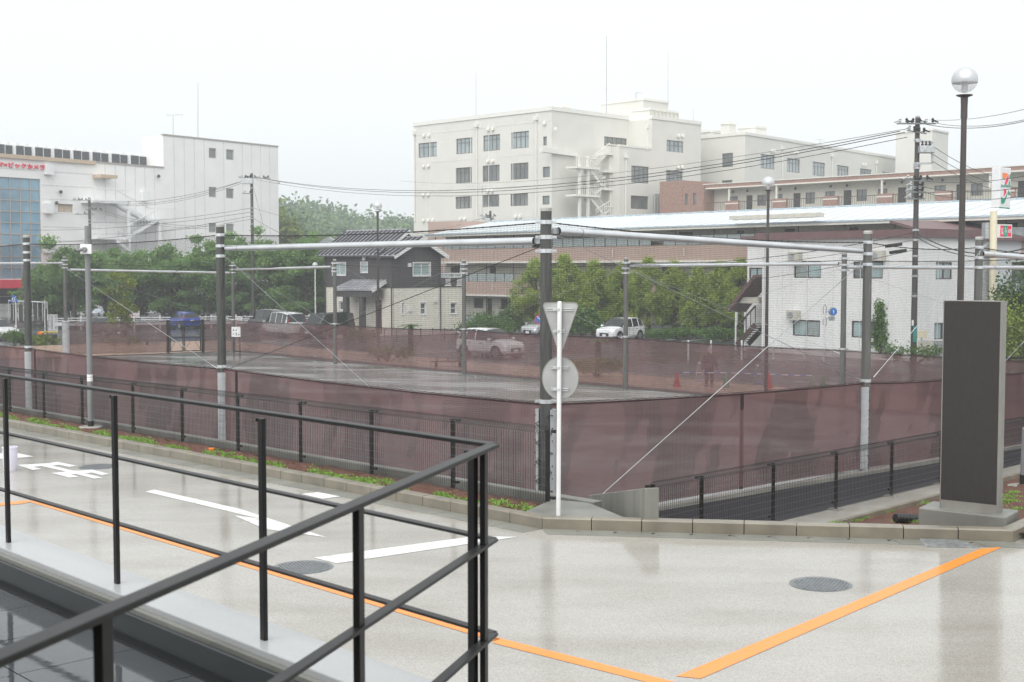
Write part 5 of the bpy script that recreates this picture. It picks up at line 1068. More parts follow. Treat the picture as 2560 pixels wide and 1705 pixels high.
# ================================================================ building materials
def siding(name, col, per_m, axis='z', depth=.3, rough=.7, tile=None, var=.06):
    """painted wall with fine lap joints (relief too fine to build at this distance)"""
    m = mat(name, col, rough, var=var * .4, scale=.5, detail=6); n, l = m.node_tree.nodes, m.node_tree.links
    tc = n.new('ShaderNodeTexCoord'); sp = n.new('ShaderNodeSeparateXYZ'); l.new(tc.outputs['Object'], sp.inputs[0])
    mt = n.new('ShaderNodeMath'); mt.operation = 'MULTIPLY'; mt.inputs[1].default_value = per_m
    if axis == 'z': l.new(sp.outputs['Z'], mt.inputs[0])
    else:
        ad = n.new('ShaderNodeMath'); ad.operation = 'ADD'; l.new(sp.outputs['X'], ad.inputs[0]); l.new(sp.outputs['Y'], ad.inputs[1]); l.new(ad.outputs[0], mt.inputs[0])
    fr = n.new('ShaderNodeMath'); fr.operation = 'FRACT'; l.new(mt.outputs[0], fr.inputs[0]); pw = n.new('ShaderNodeMath'); pw.operation = 'GREATER_THAN'; pw.inputs[1].default_value = .07; l.new(fr.outputs[0], pw.inputs[0])
    bp = n.new('ShaderNodeBump'); bp.inputs['Strength'].default_value = depth; bp.inputs['Distance'].default_value = .02; l.new(pw.outputs[0], bp.inputs['Height']); l.new(bp.outputs[0], n['Principled BSDF'].inputs['Normal']); return m
siding('hosp_wall', (.66, .65, .60), 2.2, depth=.25); mat('hosp_trim', (.74, .73, .68), .7, var=.04); mat('hosp_frame', (.13, .105, .095), .5, var=.1)
mat('glass_pale', (.30, .37, .38), .08, var=.18, scale=.5, coat=1, coat_r=.03); mat('glass_grey', (.17, .19, .19), .07, var=.25, scale=.4, coat=1, coat_r=.03); mat('glass_curtain', (.40, .52, .53), .12, var=.12, scale=3, stretch=(8, 8, .4), coat=1, coat_r=.03)
siding('store_wall', (.80, .80, .79), 1.0, 'xy', .35); siding('store_wall_h', (.79, .79, .78), .9, 'z', .3); mat('cornice', (.52, .41, .30), .7, var=.06); mat('glass_sky', (.24, .44, .58), .05, col2=(.10, .19, .26), scale=.25, coat=1, coat_r=.02); mat('mullion', (.36, .34, .31), .5, var=.05)  # blue of the store panes is sky reflection put into the colour
mat('sign_red', (.80, .03, .08), .4, var=.03); mat('dark_shop', (.03, .03, .033), .5, var=.2); mat('condenser', (.06, .065, .075), .5, var=.25, scale=4); mat('steel_white', (.76, .77, .77), .5, var=.03)
siding('apt_pink', (.455, .335, .285), 4.0, 'z', .1, var=.05); mat('apt_cream', (.58, .56, .49), .7, var=.05); mat('apt_trim', (.72, .70, .64), .7, var=.05); mat('roof_blue', (.62, .66, .675), .4, var=.04, scale=.3); mat('roof_edge', (.42, .50, .56), .5)
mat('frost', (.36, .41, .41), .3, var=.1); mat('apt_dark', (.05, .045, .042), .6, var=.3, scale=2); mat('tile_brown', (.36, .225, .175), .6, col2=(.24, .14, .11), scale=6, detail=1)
siding('house_dark', (.085, .08, .082), 5.0, 'z', .4); mat('house_roof', (.38, .38, .41), .3, var=.12, scale=1, coat=.8, coat_r=.15); mat('roof_rib', (.06, .06, .07), .5, var=.1); mat('house_stone', (.84, .80, .71), .75, col2=(.78, .74, .645), scale=3, stretch=(1, 1, 5), bump=.15, bscale=8); mat('white_trim', (.80, .80, .79), .5, var=.03)  # wet sky reflection painted as a pale roof between dark ribs
mat('white_siding', (.86, .86, .85), .7, var=.02, scale=.6); mat('maroon_metal', (.15, .085, .085), .5, var=.08); mat('brown_frame', (.085, .055, .045), .5); siding('pale_siding', (.66, .70, .73), 2.5, 'xy', .3)
mat('cream_paint', (.76, .70, .52), .5, var=.03); mat('sign_green', (.0, .28, .16), .4, var=.03); mat('sign_orange', (.90, .22, .05), .4, var=.03); mat('box_white', (.74, .75, .76), .4, var=.03)
def slab(fa, a0, a1, o0, o1, z0, z1, m_, parent, name, bevel=0.0):
    return obj(name, fa.box(MB(), a0, a1, z0, z1, o0, o1), m_, parent, bevel=bevel)
def pipe(fa, u, v0, v1, parent, m_='hosp_trim', r=.09, o=.12):
    a, z1 = fa.px(u, v0); z0 = fa.px(u, v1)[1]; m = MB(); m.tube(fa.P(a, z0, o), fa.P(a, z1, o), r, n=8); p_ = obj('downpipe', m, m_, parent)
    slab(fa, a - .25, a + .25, .01, .4, z1 - .1, z1 + .4, m_, p_, 'rain_head')
def vents(fa, pts, parent, m_='hosp_trim', r=.22):
    for u, v in pts: a, z = fa.px(u, v); m = MB(); m.lathe([(r * .9, -r), (r, -r * .2), (r * .8, r * .6), (.02, r)], fa.P(a, z, r * .8), 10); soft(obj('vent_hood', m, m_, parent))
def body_box(fa, a0, a1, depth, z0, z1, m_, parent, name='block', holes_front=(), o=0.0):
    """walls of a box block: front with openings, sides, back and roof"""
    m = MB(); fa.wall(m, a0, a1, z0, z1, holes_front, o=o)
    P = fa.P
    m.quad(P(a0, z0, o), P(a0, z1, o), P(a0, z1, -depth), P(a0, z0, -depth)); m.quad(P(a1, z0, o), P(a1, z1, o), P(a1, z1, -depth), P(a1, z0, -depth)); m.quad(P(a0, z0, -depth), P(a1, z0, -depth), P(a1, z1, -depth), P(a0, z1, -depth)); m.quad(P(a0, z1, o), P(a1, z1, o), P(a1, z1, -depth), P(a0, z1, -depth)); return obj(name, m, m_, parent)

# ================================================================ big pale block (centre)
def z4(x, y): return 1000 + x / 3.0987, 200 + y / 3.0987
def r4(fa, x0, y0, x1, y1): return fa.rect(*z4(x0, y0), *z4(x1, y1))
h0 = at(1379, 600, 160); dL, dR = (-.71, .704), (.704, .71); zr = at(1379, 276, 160).z; gz_ = -2.3
t = thing('office_block', 'large pale beige block with rows of dark framed windows and outside stairs', 'building', (h0.x, h0.y, gz_))
FL, FR = Fac(h0.xy, dL), Fac(h0.xy, dR); aL = FL.px(1034, 400)[0]; aR = FR.px(1571, 400)[0]
WL = [(143, 485, 285, 597), (435, 450, 560, 570), (645, 425, 775, 548), (862, 400, 998, 528), (432, 678, 557, 798), (640, 660, 771, 785), (858, 643, 994, 770), (430, 902, 555, 996), (640, 890, 768, 982), (855, 878, 991, 975)]
WS = [(1108, 438, 1137, 507), (1105, 672, 1161, 753), (1103, 897, 1158, 965)]
HL = [r4(FL, *w) for w in WL]; HS = [r4(FL, *w) for w in WS]
m = MB(); FL.wall(m, 0, aL, gz_, zr, HL + HS, .2); obj('left_wall', m, 'hosp_wall', t)
for i, h in enumerate(HL): FL.window(h, t, 'hosp_frame', 'glass_pale' if i < 4 else 'glass_grey', cols=4, vsplit=[h[2] + (h[3] - h[2]) * .70], fw=.09, depth=.2)
for h in HS: FL.window(h, t, 'hosp_frame', 'glass_grey', cols=1, fw=.08, depth=.2)
HR = [r4(FR, 1582, 445, 1758, 518), r4(FR, 1520, 700, 1552, 760), r4(FR, 1520, 925, 1550, 980)]
m = MB(); FR.wall(m, 0, aR + 14, gz_, zr, HR, .2); obj('right_wall', m, 'hosp_wall', t)
for i, h in enumerate(HR): FR.window(h, t, 'hosp_frame', 'glass_grey', cols=5 if i == 0 else 1, rows=2 if i == 0 else 1, fw=.09, depth=.2)
m = MB(); q = [FL.P(0, zr), FL.P(aL, zr), FL.P(aL, zr) + Vector((dR[0], dR[1], 0)) * (aR + 14), FR.P(aR + 14, zr)]; m.poly(q); obj('roof', m, 'hosp_trim', t)
slab(FL, -.1, aL, -.4, .12, zr + .002, zr + .5, 'hosp_trim', t, 'parapet'); slab(FR, .4, aR, -.4, .12, zr + .002, zr + .5, 'hosp_trim', t, 'parapet')
for a in (aL * .13, aL * .44, aL * .57, aL * .74): slab(FL, aL - a - .04, aL - a + .04, .002, .02, gz_, zr - .1, 'hosp_trim', t, 'wall_joint')
for z in [zr - 3.87 * k - 1.2 for k in range(5)]: slab(FL, .1, aL - .1, .021, .03, z - .03, z + .03, 'hosp_trim', t, 'wall_joint')
for x, y0 in ((115, 420), (600, 360), (1060, 305)): pipe(FL, *[z4(x, y0)[0], z4(x, y0)[1], z4(x, 1100)[1]], t)
vents(FL, [z4(*q) for q in ((190, 430), (228, 428), (187, 667), (225, 664), (184, 890), (223, 887), (688, 382), (724, 378), (686, 628), (722, 626), (684, 860), (718, 858), (472, 1076), (506, 1074), (900, 1058), (936, 1056), (186, 1088), (223, 1087), (260, 1085), (1125, 333), (1213, 380))], t)
# projecting bay
nb = FR.P(aR, 0) + FL.d * -3.9; FN = Fac(nb.xy, dR); a1 = FN.px(1752, 400)[0]; alow = FN.px(1548, 430)[0]; zlow = FN.px(1548, 366)[1]; zn = zr - .15
HN = [r4(FN, 2065, 470, 2195, 597), r4(FN, 2062, 702, 2190, 812), r4(FN, 1792, 668, 1927, 798), r4(FN, 1788, 898, 1925, 1000)]
m = MB(); FN.wall(m, 0, a1, zlow, zn, [HN[0]], .2); FN.wall(m, alow, a1, gz_, zlow, HN[1:], .2)
m.quad(FN.P(0, zlow), FN.P(0, zn), FN.P(0, zn, -4.5), FN.P(0, zlow, -4.5)); m.quad(FN.P(alow, gz_), FN.P(alow, zlow), FN.P(alow, zlow, -3.9), FN.P(alow, gz_, -3.9)); m.quad(FN.P(alow, zlow), FN.P(0, zlow), FN.P(0, zlow, -3.9), FN.P(alow, zlow, -3.9)); m.quad(FN.P(a1, gz_), FN.P(a1, zn), FN.P(a1, zn, -14), FN.P(a1, gz_, -14)); m.quad(FN.P(0, zn), FN.P(a1, zn), FN.P(a1, zn, -14), FN.P(0, zn, -14)); obj('bay_wall', m, 'hosp_wall', t)
for h in HN: FN.window(h, t, 'hosp_frame', 'glass_pale' if h is HN[0] else 'glass_grey', cols=4, vsplit=[h[2] + (h[3] - h[2]) * .70], fw=.09, depth=.2)
slab(FN, -.1, a1, -.4, .12, zn + .002, zn + .45, 'hosp_trim', t, 'parapet'); slab(FN, alow - .05, -.12, -.3, .08, zlow + .002, zlow + .25, 'hosp_trim', t, 'parapet')
pipe(FN, *[z4(1912, 370)[0], z4(1912, 370)[1], z4(1912, 540)[1]], t); pipe(FN, *[z4(1745, 600)[0], z4(1745, 600)[1], z4(1745, 1050)[1]], t)
vents(FN, [z4(*q) for q in ((2152, 432), (2185, 433), (2148, 672), (2180, 672))], t)
for k in range(3): a, z = FN.px(*z4(1962 + 20 * k, 890)); m = MB(); m.tube(FN.P(a, gz_, .3), FN.P(a, z, .3), .12, n=8); m.tube(FN.P(a, z, .3), FN.P(a + .3, z + .1, .3), .13, n=8); obj('flue_pipe', m, 'galv_dull', t)
# slanting canopy and stairs
FS = Fac(FR.P(0, 0, 2.3).xy, dR)
def s4(x, y): return FS.px(*z4(x, y))
a, za = s4(1185, 515); b, zb_ = s4(1462, 556); m = MB(); m.bar(FS.P(a, za - .25, -2.0), FS.P(b, zb_ - .2, -2.0), .5, .55); obj('canopy', m, 'hosp_trim', t)
def landing(x0, x1, y): a0, z = s4(x0, y); a1_, _ = s4(x1, y); return slab(FS, min(a0, a1_), max(a0, a1_), -1.2, .6, z - .25, z, 'hosp_trim', t, 'stair_landing'), min(a0, a1_), max(a0, a1_), z
def rail(fa, pts, parent, h=1.05, m_='hosp_trim', o=.58, step=.35):
    m = MB()
    for (a0, z0), (a1_, z1) in zip(pts[:-1], pts[1:]):
        m.tube(fa.P(a0, z0 + h, o), fa.P(a1_, z1 + h, o), .06, n=5); n = max(1, int(abs(a1_ - a0) / step))
        for k in range(n + 1): f = k / n; m.tube(fa.P(a0 + (a1_ - a0) * f, z0 + (z1 - z0) * f, o), fa.P(a0 + (a1_ - a0) * f, z0 + (z1 - z0) * f + h, o), .035, n=4, cap=False)
    return obj('railing', m, m_, parent)
def flight(fa, p0, p1, parent, m_='hosp_trim', w=1.1, o=-.3, n=10):
    (a0, z0), (a1_, z1) = p0, p1; m = MB()
    for s in (-w / 2, w / 2): m.bar(fa.P(a0, z0 - .12, o + s), fa.P(a1_, z1 - .12, o + s), .06, .32)
    st_ = obj('stair_flight', m, m_, parent); m = MB()
    for k in range(n): f = (k + .5) / n; fa.box(m, a0 + (a1_ - a0) * f - .16, a0 + (a1_ - a0) * f + .16, z0 + (z1 - z0) * f - .03, z0 + (z1 - z0) * f + .01, o - w / 2 + .03, o + w / 2 - .03)
    obj('treads', m, m_, st_, kind='stuff')
for x0, x1, y in ((1340, 1522, 668), (1340, 1525, 885), (1575, 1690, 565), (1560, 1682, 838), (1560, 1676, 1045), (1560, 1684, 700)):
    o_, a0, a1_, z = landing(x0, x1, y)
    if y != 700: rail(FS, [(a0, z), (a1_, z)], t)
for p0, p1 in (((1480, 660), (1610, 556)), ((1465, 695), (1570, 830)), ((1490, 878), (1580, 812)), ((1465, 908), (1570, 1040)), ((1505, 1070), (1615, 1000))): flight(FS, s4(*p0), s4(*p1), t); rail(FS, [s4(*p0), s4(*p1)], t, o=.3)
for x in (1385, 1450, 1622): a, z1 = s4(x, 590); m = MB(); FS.box(m, a - .15, a + .15, gz_, z1, .0, .3); obj('stair_column', m, 'hosp_trim', t)
# roof structures
def roof_block(name, u0, uc, u1, vt, Yc, zb, m_, parent, dl=dL, dr=dR):
    c = at(uc, vt, Yc); fl, fr = Fac(c.xy, dl), Fac(c.xy, dr); al, ar = fl.px(u0, vt)[0], fr.px(u1, vt)[0]; m = MB(); q = [fl.P(al, 0), fl.P(0, 0), fr.P(ar, 0), fr.P(ar, 0) + (fl.P(al, 0) - fl.P(0, 0))]; m.prism([Vector((k.x, k.y, zb)) for k in q], (0, 0, c.z - zb)); o_ = obj(name, m, m_, parent)
    m = MB(); q2 = [Vector((k.x, k.y, c.z)) for k in q]
    for i in (0, 1): m.bar(q2[i] + Vector((0, 0, .15)), q2[i + 1] + Vector((0, 0, .15)), .3, .3)
    obj('coping', m, 'hosp_trim', o_); return o_
roof_block('penthouse', 1502, 1608, 1671, 250, 178, zr - .5, 'hosp_wall', t); roof_block('plant_screen', 1577, 1624, 1695, 275, 170.5, zr - .5, 'hosp_trim', t); roof_block('tank', 1389, 1408, 1425, 268, 172, zr - .5, 'hosp_trim', t)
fq = Fac(at(1624, 275, 170.4).xy, dR)
for k in range(8): a, z = fq.px(1627 + 9.6 * k, 277); slab(fq, a - .06, a + .06, .05, .15, zr + .3, at(1624, 274, 170.4).z + .1, 'apt_cream', t, 'screen_post')
m = MB(); c = at(1608, 250, 178); r0, r1, r2 = at(1552, 233, 180), at(1590, 231, 178), at(1606, 232, 181)
for a, b in ((r0, r1), (r1, r2)):
    m.tube(a, b, .05, n=4)
    for k in range(5): q = a.lerp(b, k / 4); m.tube(q, (q.x, q.y, c.z), .035, n=4)
obj('roof_railing', m, 'hosp_trim', t)
for u, v0, v1, Y, r in ((1190, 180, 310, 172, .05), (1516, 90, 300, 172, .09), (1670, 130, 260, 180, .05), (1733, 270, 330, 185, .04)):
    a, b = at(u, v0, Y), at(u, v1, Y); m = MB(); m.tube(b, a, r, r * .5, n=6); obj('mast', m, 'galv_dull', t)
# ================================================================ wing behind, right
def z6(x, y): return 1640 + x / 2.5598, 260 + y / 2.5598
def r6(fa, x0, y0, x1, y1): return fa.rect(*z6(x0, y0), *z6(x1, y1))
c = at(1863, 337, 178); t = thing('rear_wing', 'pale beige wing with a row of windows behind the tiled apartments', 'building', (c.x, c.y, gz_)); F1_, F2_ = Fac(c.xy, (-.66, .75)), Fac(c.xy, (.63, .777)); zt_ = c.z
al, ar = F1_.px(1740, 400)[0], F2_.px(2262, 420)[0]; H1 = [r6(F1_, 422, 315, 492, 403), r6(F1_, 420, 488, 488, 520)]; H2 = [r6(F2_, *q) for q in ((670, 325, 760, 415), (838, 350, 922, 438), (1002, 373, 1082, 460), (1157, 395, 1234, 472), (1305, 416, 1378, 490), (1447, 437, 1515, 505))]
m = MB(); F1_.wall(m, 0, al, gz_, zt_, H1, .2); obj('left_wall', m, 'hosp_wall', t); m = MB(); F2_.wall(m, 0, ar, gz_, zt_, H2, .2); obj('right_wall', m, 'hosp_wall', t)
for h in H1: F1_.window(h, t, 'hosp_frame', 'glass_grey', cols=2, rows=2, fw=.08, depth=.2)
for h in H2: F2_.window(h, t, 'hosp_frame', 'glass_pale', cols=4, vsplit=[h[2] + (h[3] - h[2]) * .68], fw=.09, depth=.2)
slab(F1_, -.1, al, -.4, .12, zt_ + .002, zt_ + .4, 'hosp_trim', t, 'parapet'); slab(F2_, .4, ar, -.4, .12, zt_ + .002, zt_ + .4, 'hosp_trim', t, 'parapet'); m = MB(); m.poly([F1_.P(0, zt_), F1_.P(al, zt_), F1_.P(al, zt_) + Vector((40, 50, 0)), F2_.P(ar, zt_)]); obj('roof', m, 'hosp_trim', t)
for x, y0, y1 in ((805, 290, 500), (1123, 335, 490), (1407, 380, 470)): pipe(F2_, z6(x, 0)[0], z6(x, y0)[1], z6(x, y1)[1], t)
roof_block('stair_tower', 2240, 2331, 2371, 326, 205, gz_, 'hosp_wall', t, (-.66, .75), (.63, .777)); roof_block('penthouse', 1802, 1822, 1840, 310, 186, zt_ - .5, 'hosp_wall', t); roof_block('penthouse', 1845, 1888, 1916, 319, 188, zt_ - .5, 'hosp_trim', t); roof_block('tank', 1752, 1780, 1803, 330, 188, zt_ - .5, 'hosp_trim', t)
m = MB(); q = at(2050, 368, 200); m.tube(q, at(2050, 347, 200), .05, n=5); m.tube(at(2040, 349, 200), at(2062, 350, 200), .04, n=4); obj('antenna', m, 'galv_dull', t)
vents(F2_, [z6(*q) for q in ((735, 300), (752, 301), (880, 310), (897, 312), (1320, 387), (1337, 389))], t)

# ================================================================ tiled gallery apartments (right, behind the blue roof)
c = at(1765, 480, 160); t = thing('gallery_apartments', 'cream apartment building with open galleries, railings and brown tiled piers', 'building', (c.x, c.y, gz_)); FU = Fac(c.xy, (.674, -.739)); aE = FU.px(2560, 430)[0] + 6; zr2 = FU.px(1765, 471)[1]; zf = FU.px(1780, 530)[1]
body_box(FU, -.2, aE, 8, gz_, zf, 'apt_cream', t, 'lower_wall'); DO = [r6(FU, *q) for q in ((533, 580, 572, 683), (835, 566, 880, 670), (1157, 547, 1207, 656), (1505, 528, 1558, 640), (1880, 508, 1935, 625), (2275, 485, 2340, 605))]
WI = [r6(FU, *q) for q in ((425, 588, 478, 658), (603, 578, 660, 648), (725, 572, 765, 642), (912, 562, 972, 635), (1040, 555, 1100, 628), (1240, 543, 1306, 618), (1377, 538, 1438, 612), (1595, 525, 1640, 603), (1740, 517, 1812, 597), (1975, 503, 2050, 583), (2132, 498, 2160, 575))]
sh = lambda h: (h[0] - .1, h[1] - .1, max(h[2], zf + .01), min(h[3], zr2 - .3)); FU2 = Fac(FU.P(0, 0, -1.5).xy, (.674, -.739)); DO = [sh(h) for h in DO]; WI = [sh(h) for h in WI]
m = MB(); FU2.wall(m, -.2, aE, zf + .02, zr2, DO + WI, .12); obj('gallery_wall', m, 'apt_cream', t)
for h in DO: slab(FU2, h[0] + .01, h[1] - .01, -.11, -.06, h[2], h[3] - .01, 'apt_dark', t, 'door')
for h in WI: FU2.window(h, t, 'hosp_frame', 'glass_grey', cols=2, fw=.08, depth=.12)
slab(FU, -.3, aE, -8, .25, zr2 - .12, zr2 + .02, 'apt_trim', t, 'roof_slab'); slab(FU, -.3, aE, -.3, .18, zr2 + .022, zr2 + .42, 'tile_brown', t, 'fascia'); slab(FU, -.3, aE, -.3, .25, zr2 + .422, zr2 + .52, 'apt_trim', t, 'fascia_cap'); slab(FU, -.2, aE, -1.5, .05, zf - .2, zf + .018, 'apt_trim', t, 'gallery_floor')
k = 0; a = .3
m = MB(); m.tube(FU.P(0, zf + 1.12, 0), FU.P(aE, zf + 1.12, 0), .04, n=5)
while a < aE: m.bar(FU.P(a, zf + .1, 0), FU.P(a, zf + 1.1, 0), .03, .03); a += .28
obj('gallery_railing', m, 'brown_frame', t)
for q in ((450, 625, 532, 688), (752, 608, 838, 676), (1075, 592, 1167, 660), (1420, 575, 1517, 645), (1790, 556, 1895, 628), (2262, 532, 2300, 606)):
    h = r6(FU, *q); p_ = slab(FU, h[0], h[1], -.1, .2, zf - .15, zf + 1.25, 'tile_brown', t, 'pier'); slab(FU, h[0] - .02, h[1] + .02, .201, .22, zf + .85, zf + .98, 'apt_trim', p_, 'pier_band')
for x in (470, 773, 1447, 2138): a = FU.px(*z6(x, 580))[0]; slab(FU, a - .1, a + .1, -.05, .12, zf + 1.2, zr2 - .12, 'apt_trim', t, 'column')
vents(FU2, [z6(*q) for q in ((497, 562), (588, 556), (798, 546), (895, 540), (1120, 527), (1225, 521), (1465, 508), (1577, 500), (1835, 487))], t, 'apt_dark', .14)
h = FU.rect(1657, 453, 1713, 540); body_box(FU, h[0], h[1], 9, gz_, h[3], 'tile_brown', t, 'stair_tower', o=.6); h2 = FU.rect(1713, 466, 1766, 540)
hw = [FU.rect(1720, 484, 1727, 513), FU.rect(1740, 483, 1748, 512)]; m = MB(); FU.wall(m, h2[0], h2[1], gz_, h2[3], hw, .15, o=.55); m.quad(FU.P(h2[0], h2[3], .55), FU.P(h2[1], h2[3], .55), FU.P(h2[1], h2[3], -8), FU.P(h2[0], h2[3], -8)); m.quad(FU.P(h2[1], gz_, .55), FU.P(h2[1], h2[3], .55), FU.P(h2[1], h2[3], -8), FU.P(h2[1], gz_, -8)); obj('end_wall', m, 'tile_brown', t)
for q in hw: FU.window(q, t, 'hosp_frame', 'glass_grey', cols=1, fw=.06, o=.55)

# ================================================================ long low apartments with the pale blue roof
c = at(1225, 650, 122); t = thing('long_apartments', 'long apartment block with pale blue roof and pink parapet bands', 'building', (c.x, c.y, -1.9)); FA_ = Fac(c.xy, (.636, -.772)); a0 = FA_.px(1086, 620)[0]; a1 = FA_.px(2560, 600)[0] + 5
zz = lambda v: FA_.px(1225, v)[1]
ze, s1z, s2z = zz(583), zz(655), zz(738)
FB_ = Fac(FA_.P(0, 0, -1.4).xy, (.636, -.772)); rows = [(zz(621), ze), (zz(704), s1z), (-1.88, s2z)]
for fl_, (zb, zt2) in enumerate(rows):
    holes = []; a = a0 + .8; r = random.Random(fl_); k = 0
    while a < a1 - 3:
        w = r.choice((.75, 1.5, .8, 1.0)); hh = (a, a + w, zb + 1.45 if k % 3 else zb + .06, zt2 - .35)
        if zt2 - .35 - hh[2] > .3: holes.append(hh)
        a += w + r.choice((.9, 1.3, .6)); k += 1
    m = MB(); FB_.wall(m, a0, a1, zb - .3, zt2, holes, .1); obj('gallery_wall', m, 'apt_cream', t)
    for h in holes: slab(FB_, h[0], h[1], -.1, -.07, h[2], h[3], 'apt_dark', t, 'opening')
    if fl_ < 2: slab(FA_, a0, a1, -.15, 0, zb - 1.21, zb - .02, 'apt_pink', t, 'parapet'); slab(FA_, a0 - .05, a1, -1.4, .08, zb - 1.38, zb - 1.211, 'apt_trim', t, 'floor_slab')
    n = int((a1 - a0) / 1.35)
    fr = MB(); ph = .78
    for k in range(n + 1): a = a0 + .1 + k * 1.35; FA_.box(fr, a - .03, a + .03, zb, zt2 - .02 if k % 3 == 0 else zb + ph, -.1, -.04)
    fr.bar(FA_.P(a0, zb + ph, -.07), FA_.P(a1, zb + ph, -.07), .05, .05); obj('screen_frame', fr, 'apt_dark', t)
    for k in range(n):
        if (k * 7 + fl_ * 3) % 11 == 0: continue
        a = a0 + .1 + k * 1.35; slab(FA_, a + .04, a + 1.31, -.08, -.06, zb + .02, zb + ph - .04, 'frost', t, 'screen_panel')
    for k in range(0, n, 6): a = a0 + 1.2 + k * 1.35; slab(FA_, a - .03, a + .03, .09, .14, zb - .9, zb - .25, 'apt_trim', t, 'drain_spout')
m = MB(); P = FA_.P; zt3 = at(1225, 551, 127.5).z
m.add([P(a0 - .6, ze, .7), P(a1, ze, .7), P(a1, zt3, -6), P(a0 + 1.5, zt3, -6)], [(0, 1, 2, 3)]); m.add([P(a0 - .6, ze, .7), P(a0 + 1.5, zt3, -6), P(a0 - .6, ze, -9)], [(0, 1, 2)]); m.add([P(a0 + 1.5, zt3, -6), P(a1, zt3, -6), P(a1, ze, -12), P(a0 - .6, ze, -12)], [(0, 1, 2, 3)]); rf = obj('roof', m, 'roof_blue', t)
slab(FA_, a0 - .6, a1, .4, .72, ze - .22, ze - .01, 'apt_trim', rf, 'eave_board'); m = MB(); m.bar(P(a0 - .6, ze + .02, .75), P(a1, ze + .02, .75), .12, .12); obj('gutter', m, 'roof_edge', rf); m = MB(); m.bar(P(a0 + 1.5, zt3 + .04, -6), P(a1, zt3 + .04, -6), .3, .1); obj('ridge_cap', m, 'roof_edge', rf); slab(FA_, a0 - .6, a1, -1.4, .4, ze - .2, ze - .1, 'apt_trim', rf, 'soffit')
for k in range(int((a1 - a0) / 1.2)):
    a = a0 + 1.8 + k * 1.2
    if a > a1 - 1: break
    m = MB(); m.bar(P(a, ze + .03, .68), P(a, zt3 + .03, -5.9), .04, .04); obj('roof_seam', m, 'roof_blue', rf)
h = FA_.rect(1015, 557, 1086, 640); m = MB(); e0 = P(a0 - .02, 0, .2); m.prism([Vector((q.x, q.y, -1.9)) for q in (P(a0 - 5.5, 0, -3.2), P(a0 - .7, 0, -3.0), P(a0 - .7, 0, -9), P(a0 - 5.5, 0, -9))], (0, 0, zt3 + 1.9 + .1)); obj('end_wall', m, 'apt_pink', t)
body_box(FB_, a0, a1, 6, -1.9, -1.6, 'apt_cream', t, 'plinth'); slab(FA_, *FA_.rect(1858, 555, 2078, 572)[:2], .8, 1.6, zz(574), zz(566), 'apt_cream', t, 'canopy')

# ================================================================ dark two storey house
def z3(x, y): return 560 + x / 3.68, 540 + y / 3.68
def r3(fa, x0, y0, x1, y1): return fa.rect(*z3(x0, y0), *z3(x1, y1))
c = at(984, 700, 97); zg = backz(97) + .02; t = thing('house', 'two storey house, dark boards above pale stone, ribbed grey roof', 'house', (c.x, c.y, zg)); dl, dr = Vector((-.74, .672, 0)), Vector((.672, .74, 0)); HLf, HRf = Fac(c.xy, dl.xy), Fac(c.xy, dr.xy)
aL = HLf.px(814, 700)[0]; aR = HRf.px(1101, 700)[0]; aR2 = HRf.px(1157, 760)[0]; zs, ze = HLf.px(984, 718)[1], HLf.px(984, 637)[1]
hu = [r3(HLf, 1003, 430, 1120, 543), r3(HLf, 1263, 427, 1320, 518)]; hd = [r3(HLf, 1065, 785, 1110, 865), r3(HLf, 1285, 785, 1305, 870)]; gu = [r3(HRf, 1740, 432, 1895, 548)]; gd = [r3(HRf, 1635, 798, 1655, 905), r3(HRf, 1805, 798, 1855, 905), r3(HRf, 2080, 798, 2135, 900)]
dh = HLf.rect(938, 750, 955, 822); dh = (dh[0], dh[1], zg + .15, dh[3]); hd.append(dh)
for fa, a1_, up_, dn, ad in ((HLf, aL, hu, hd, aL), (HRf, aR, gu, gd, aR2)):
    m = MB(); fa.wall(m, 0, a1_, zs, ze + (.0), up_, .1); obj('upper_wall', m, 'house_dark', t); m = MB(); fa.wall(m, 0, ad, zg, zs, dn, .1, o=.02); obj('lower_wall', m, 'house_stone', t); slab(fa, -.03, ad, .021, .06, zs - .06, zs + .04, 'house_dark', t, 'belt_course')
    for h in up_ + dn:
        if h is dh: continue
        w = fa.window(h, t, 'white_trim', 'glass_curtain' if h in up_ else 'glass_grey', cols=2 if h[1] - h[0] > .9 else 1, rows=2 if (h[3] - h[2]) > 1.2 * (h[1] - h[0]) and h[1] - h[0] > .5 else 1, fw=.07, depth=.1, o=0.0 if h in up_ else .02)
        mm = MB(); o1 = .005 if h in up_ else .025; fa.box(mm, h[0] - .07, h[0], h[2] - .07, h[3] + .07, o1, o1 + .05); fa.box(mm, h[1], h[1] + .07, h[2] - .07, h[3] + .07, o1, o1 + .05); fa.box(mm, h[0], h[1], h[2] - .07, h[2], o1, o1 + .05); fa.box(mm, h[0], h[1], h[3], h[3] + .07, o1, o1 + .05); obj('casing', mm, 'white_trim', w)
slab(HLf, dh[0] + .01, dh[1] - .01, -.08, -.04, dh[2], dh[3] - .01, 'maroon_metal', t, 'door')
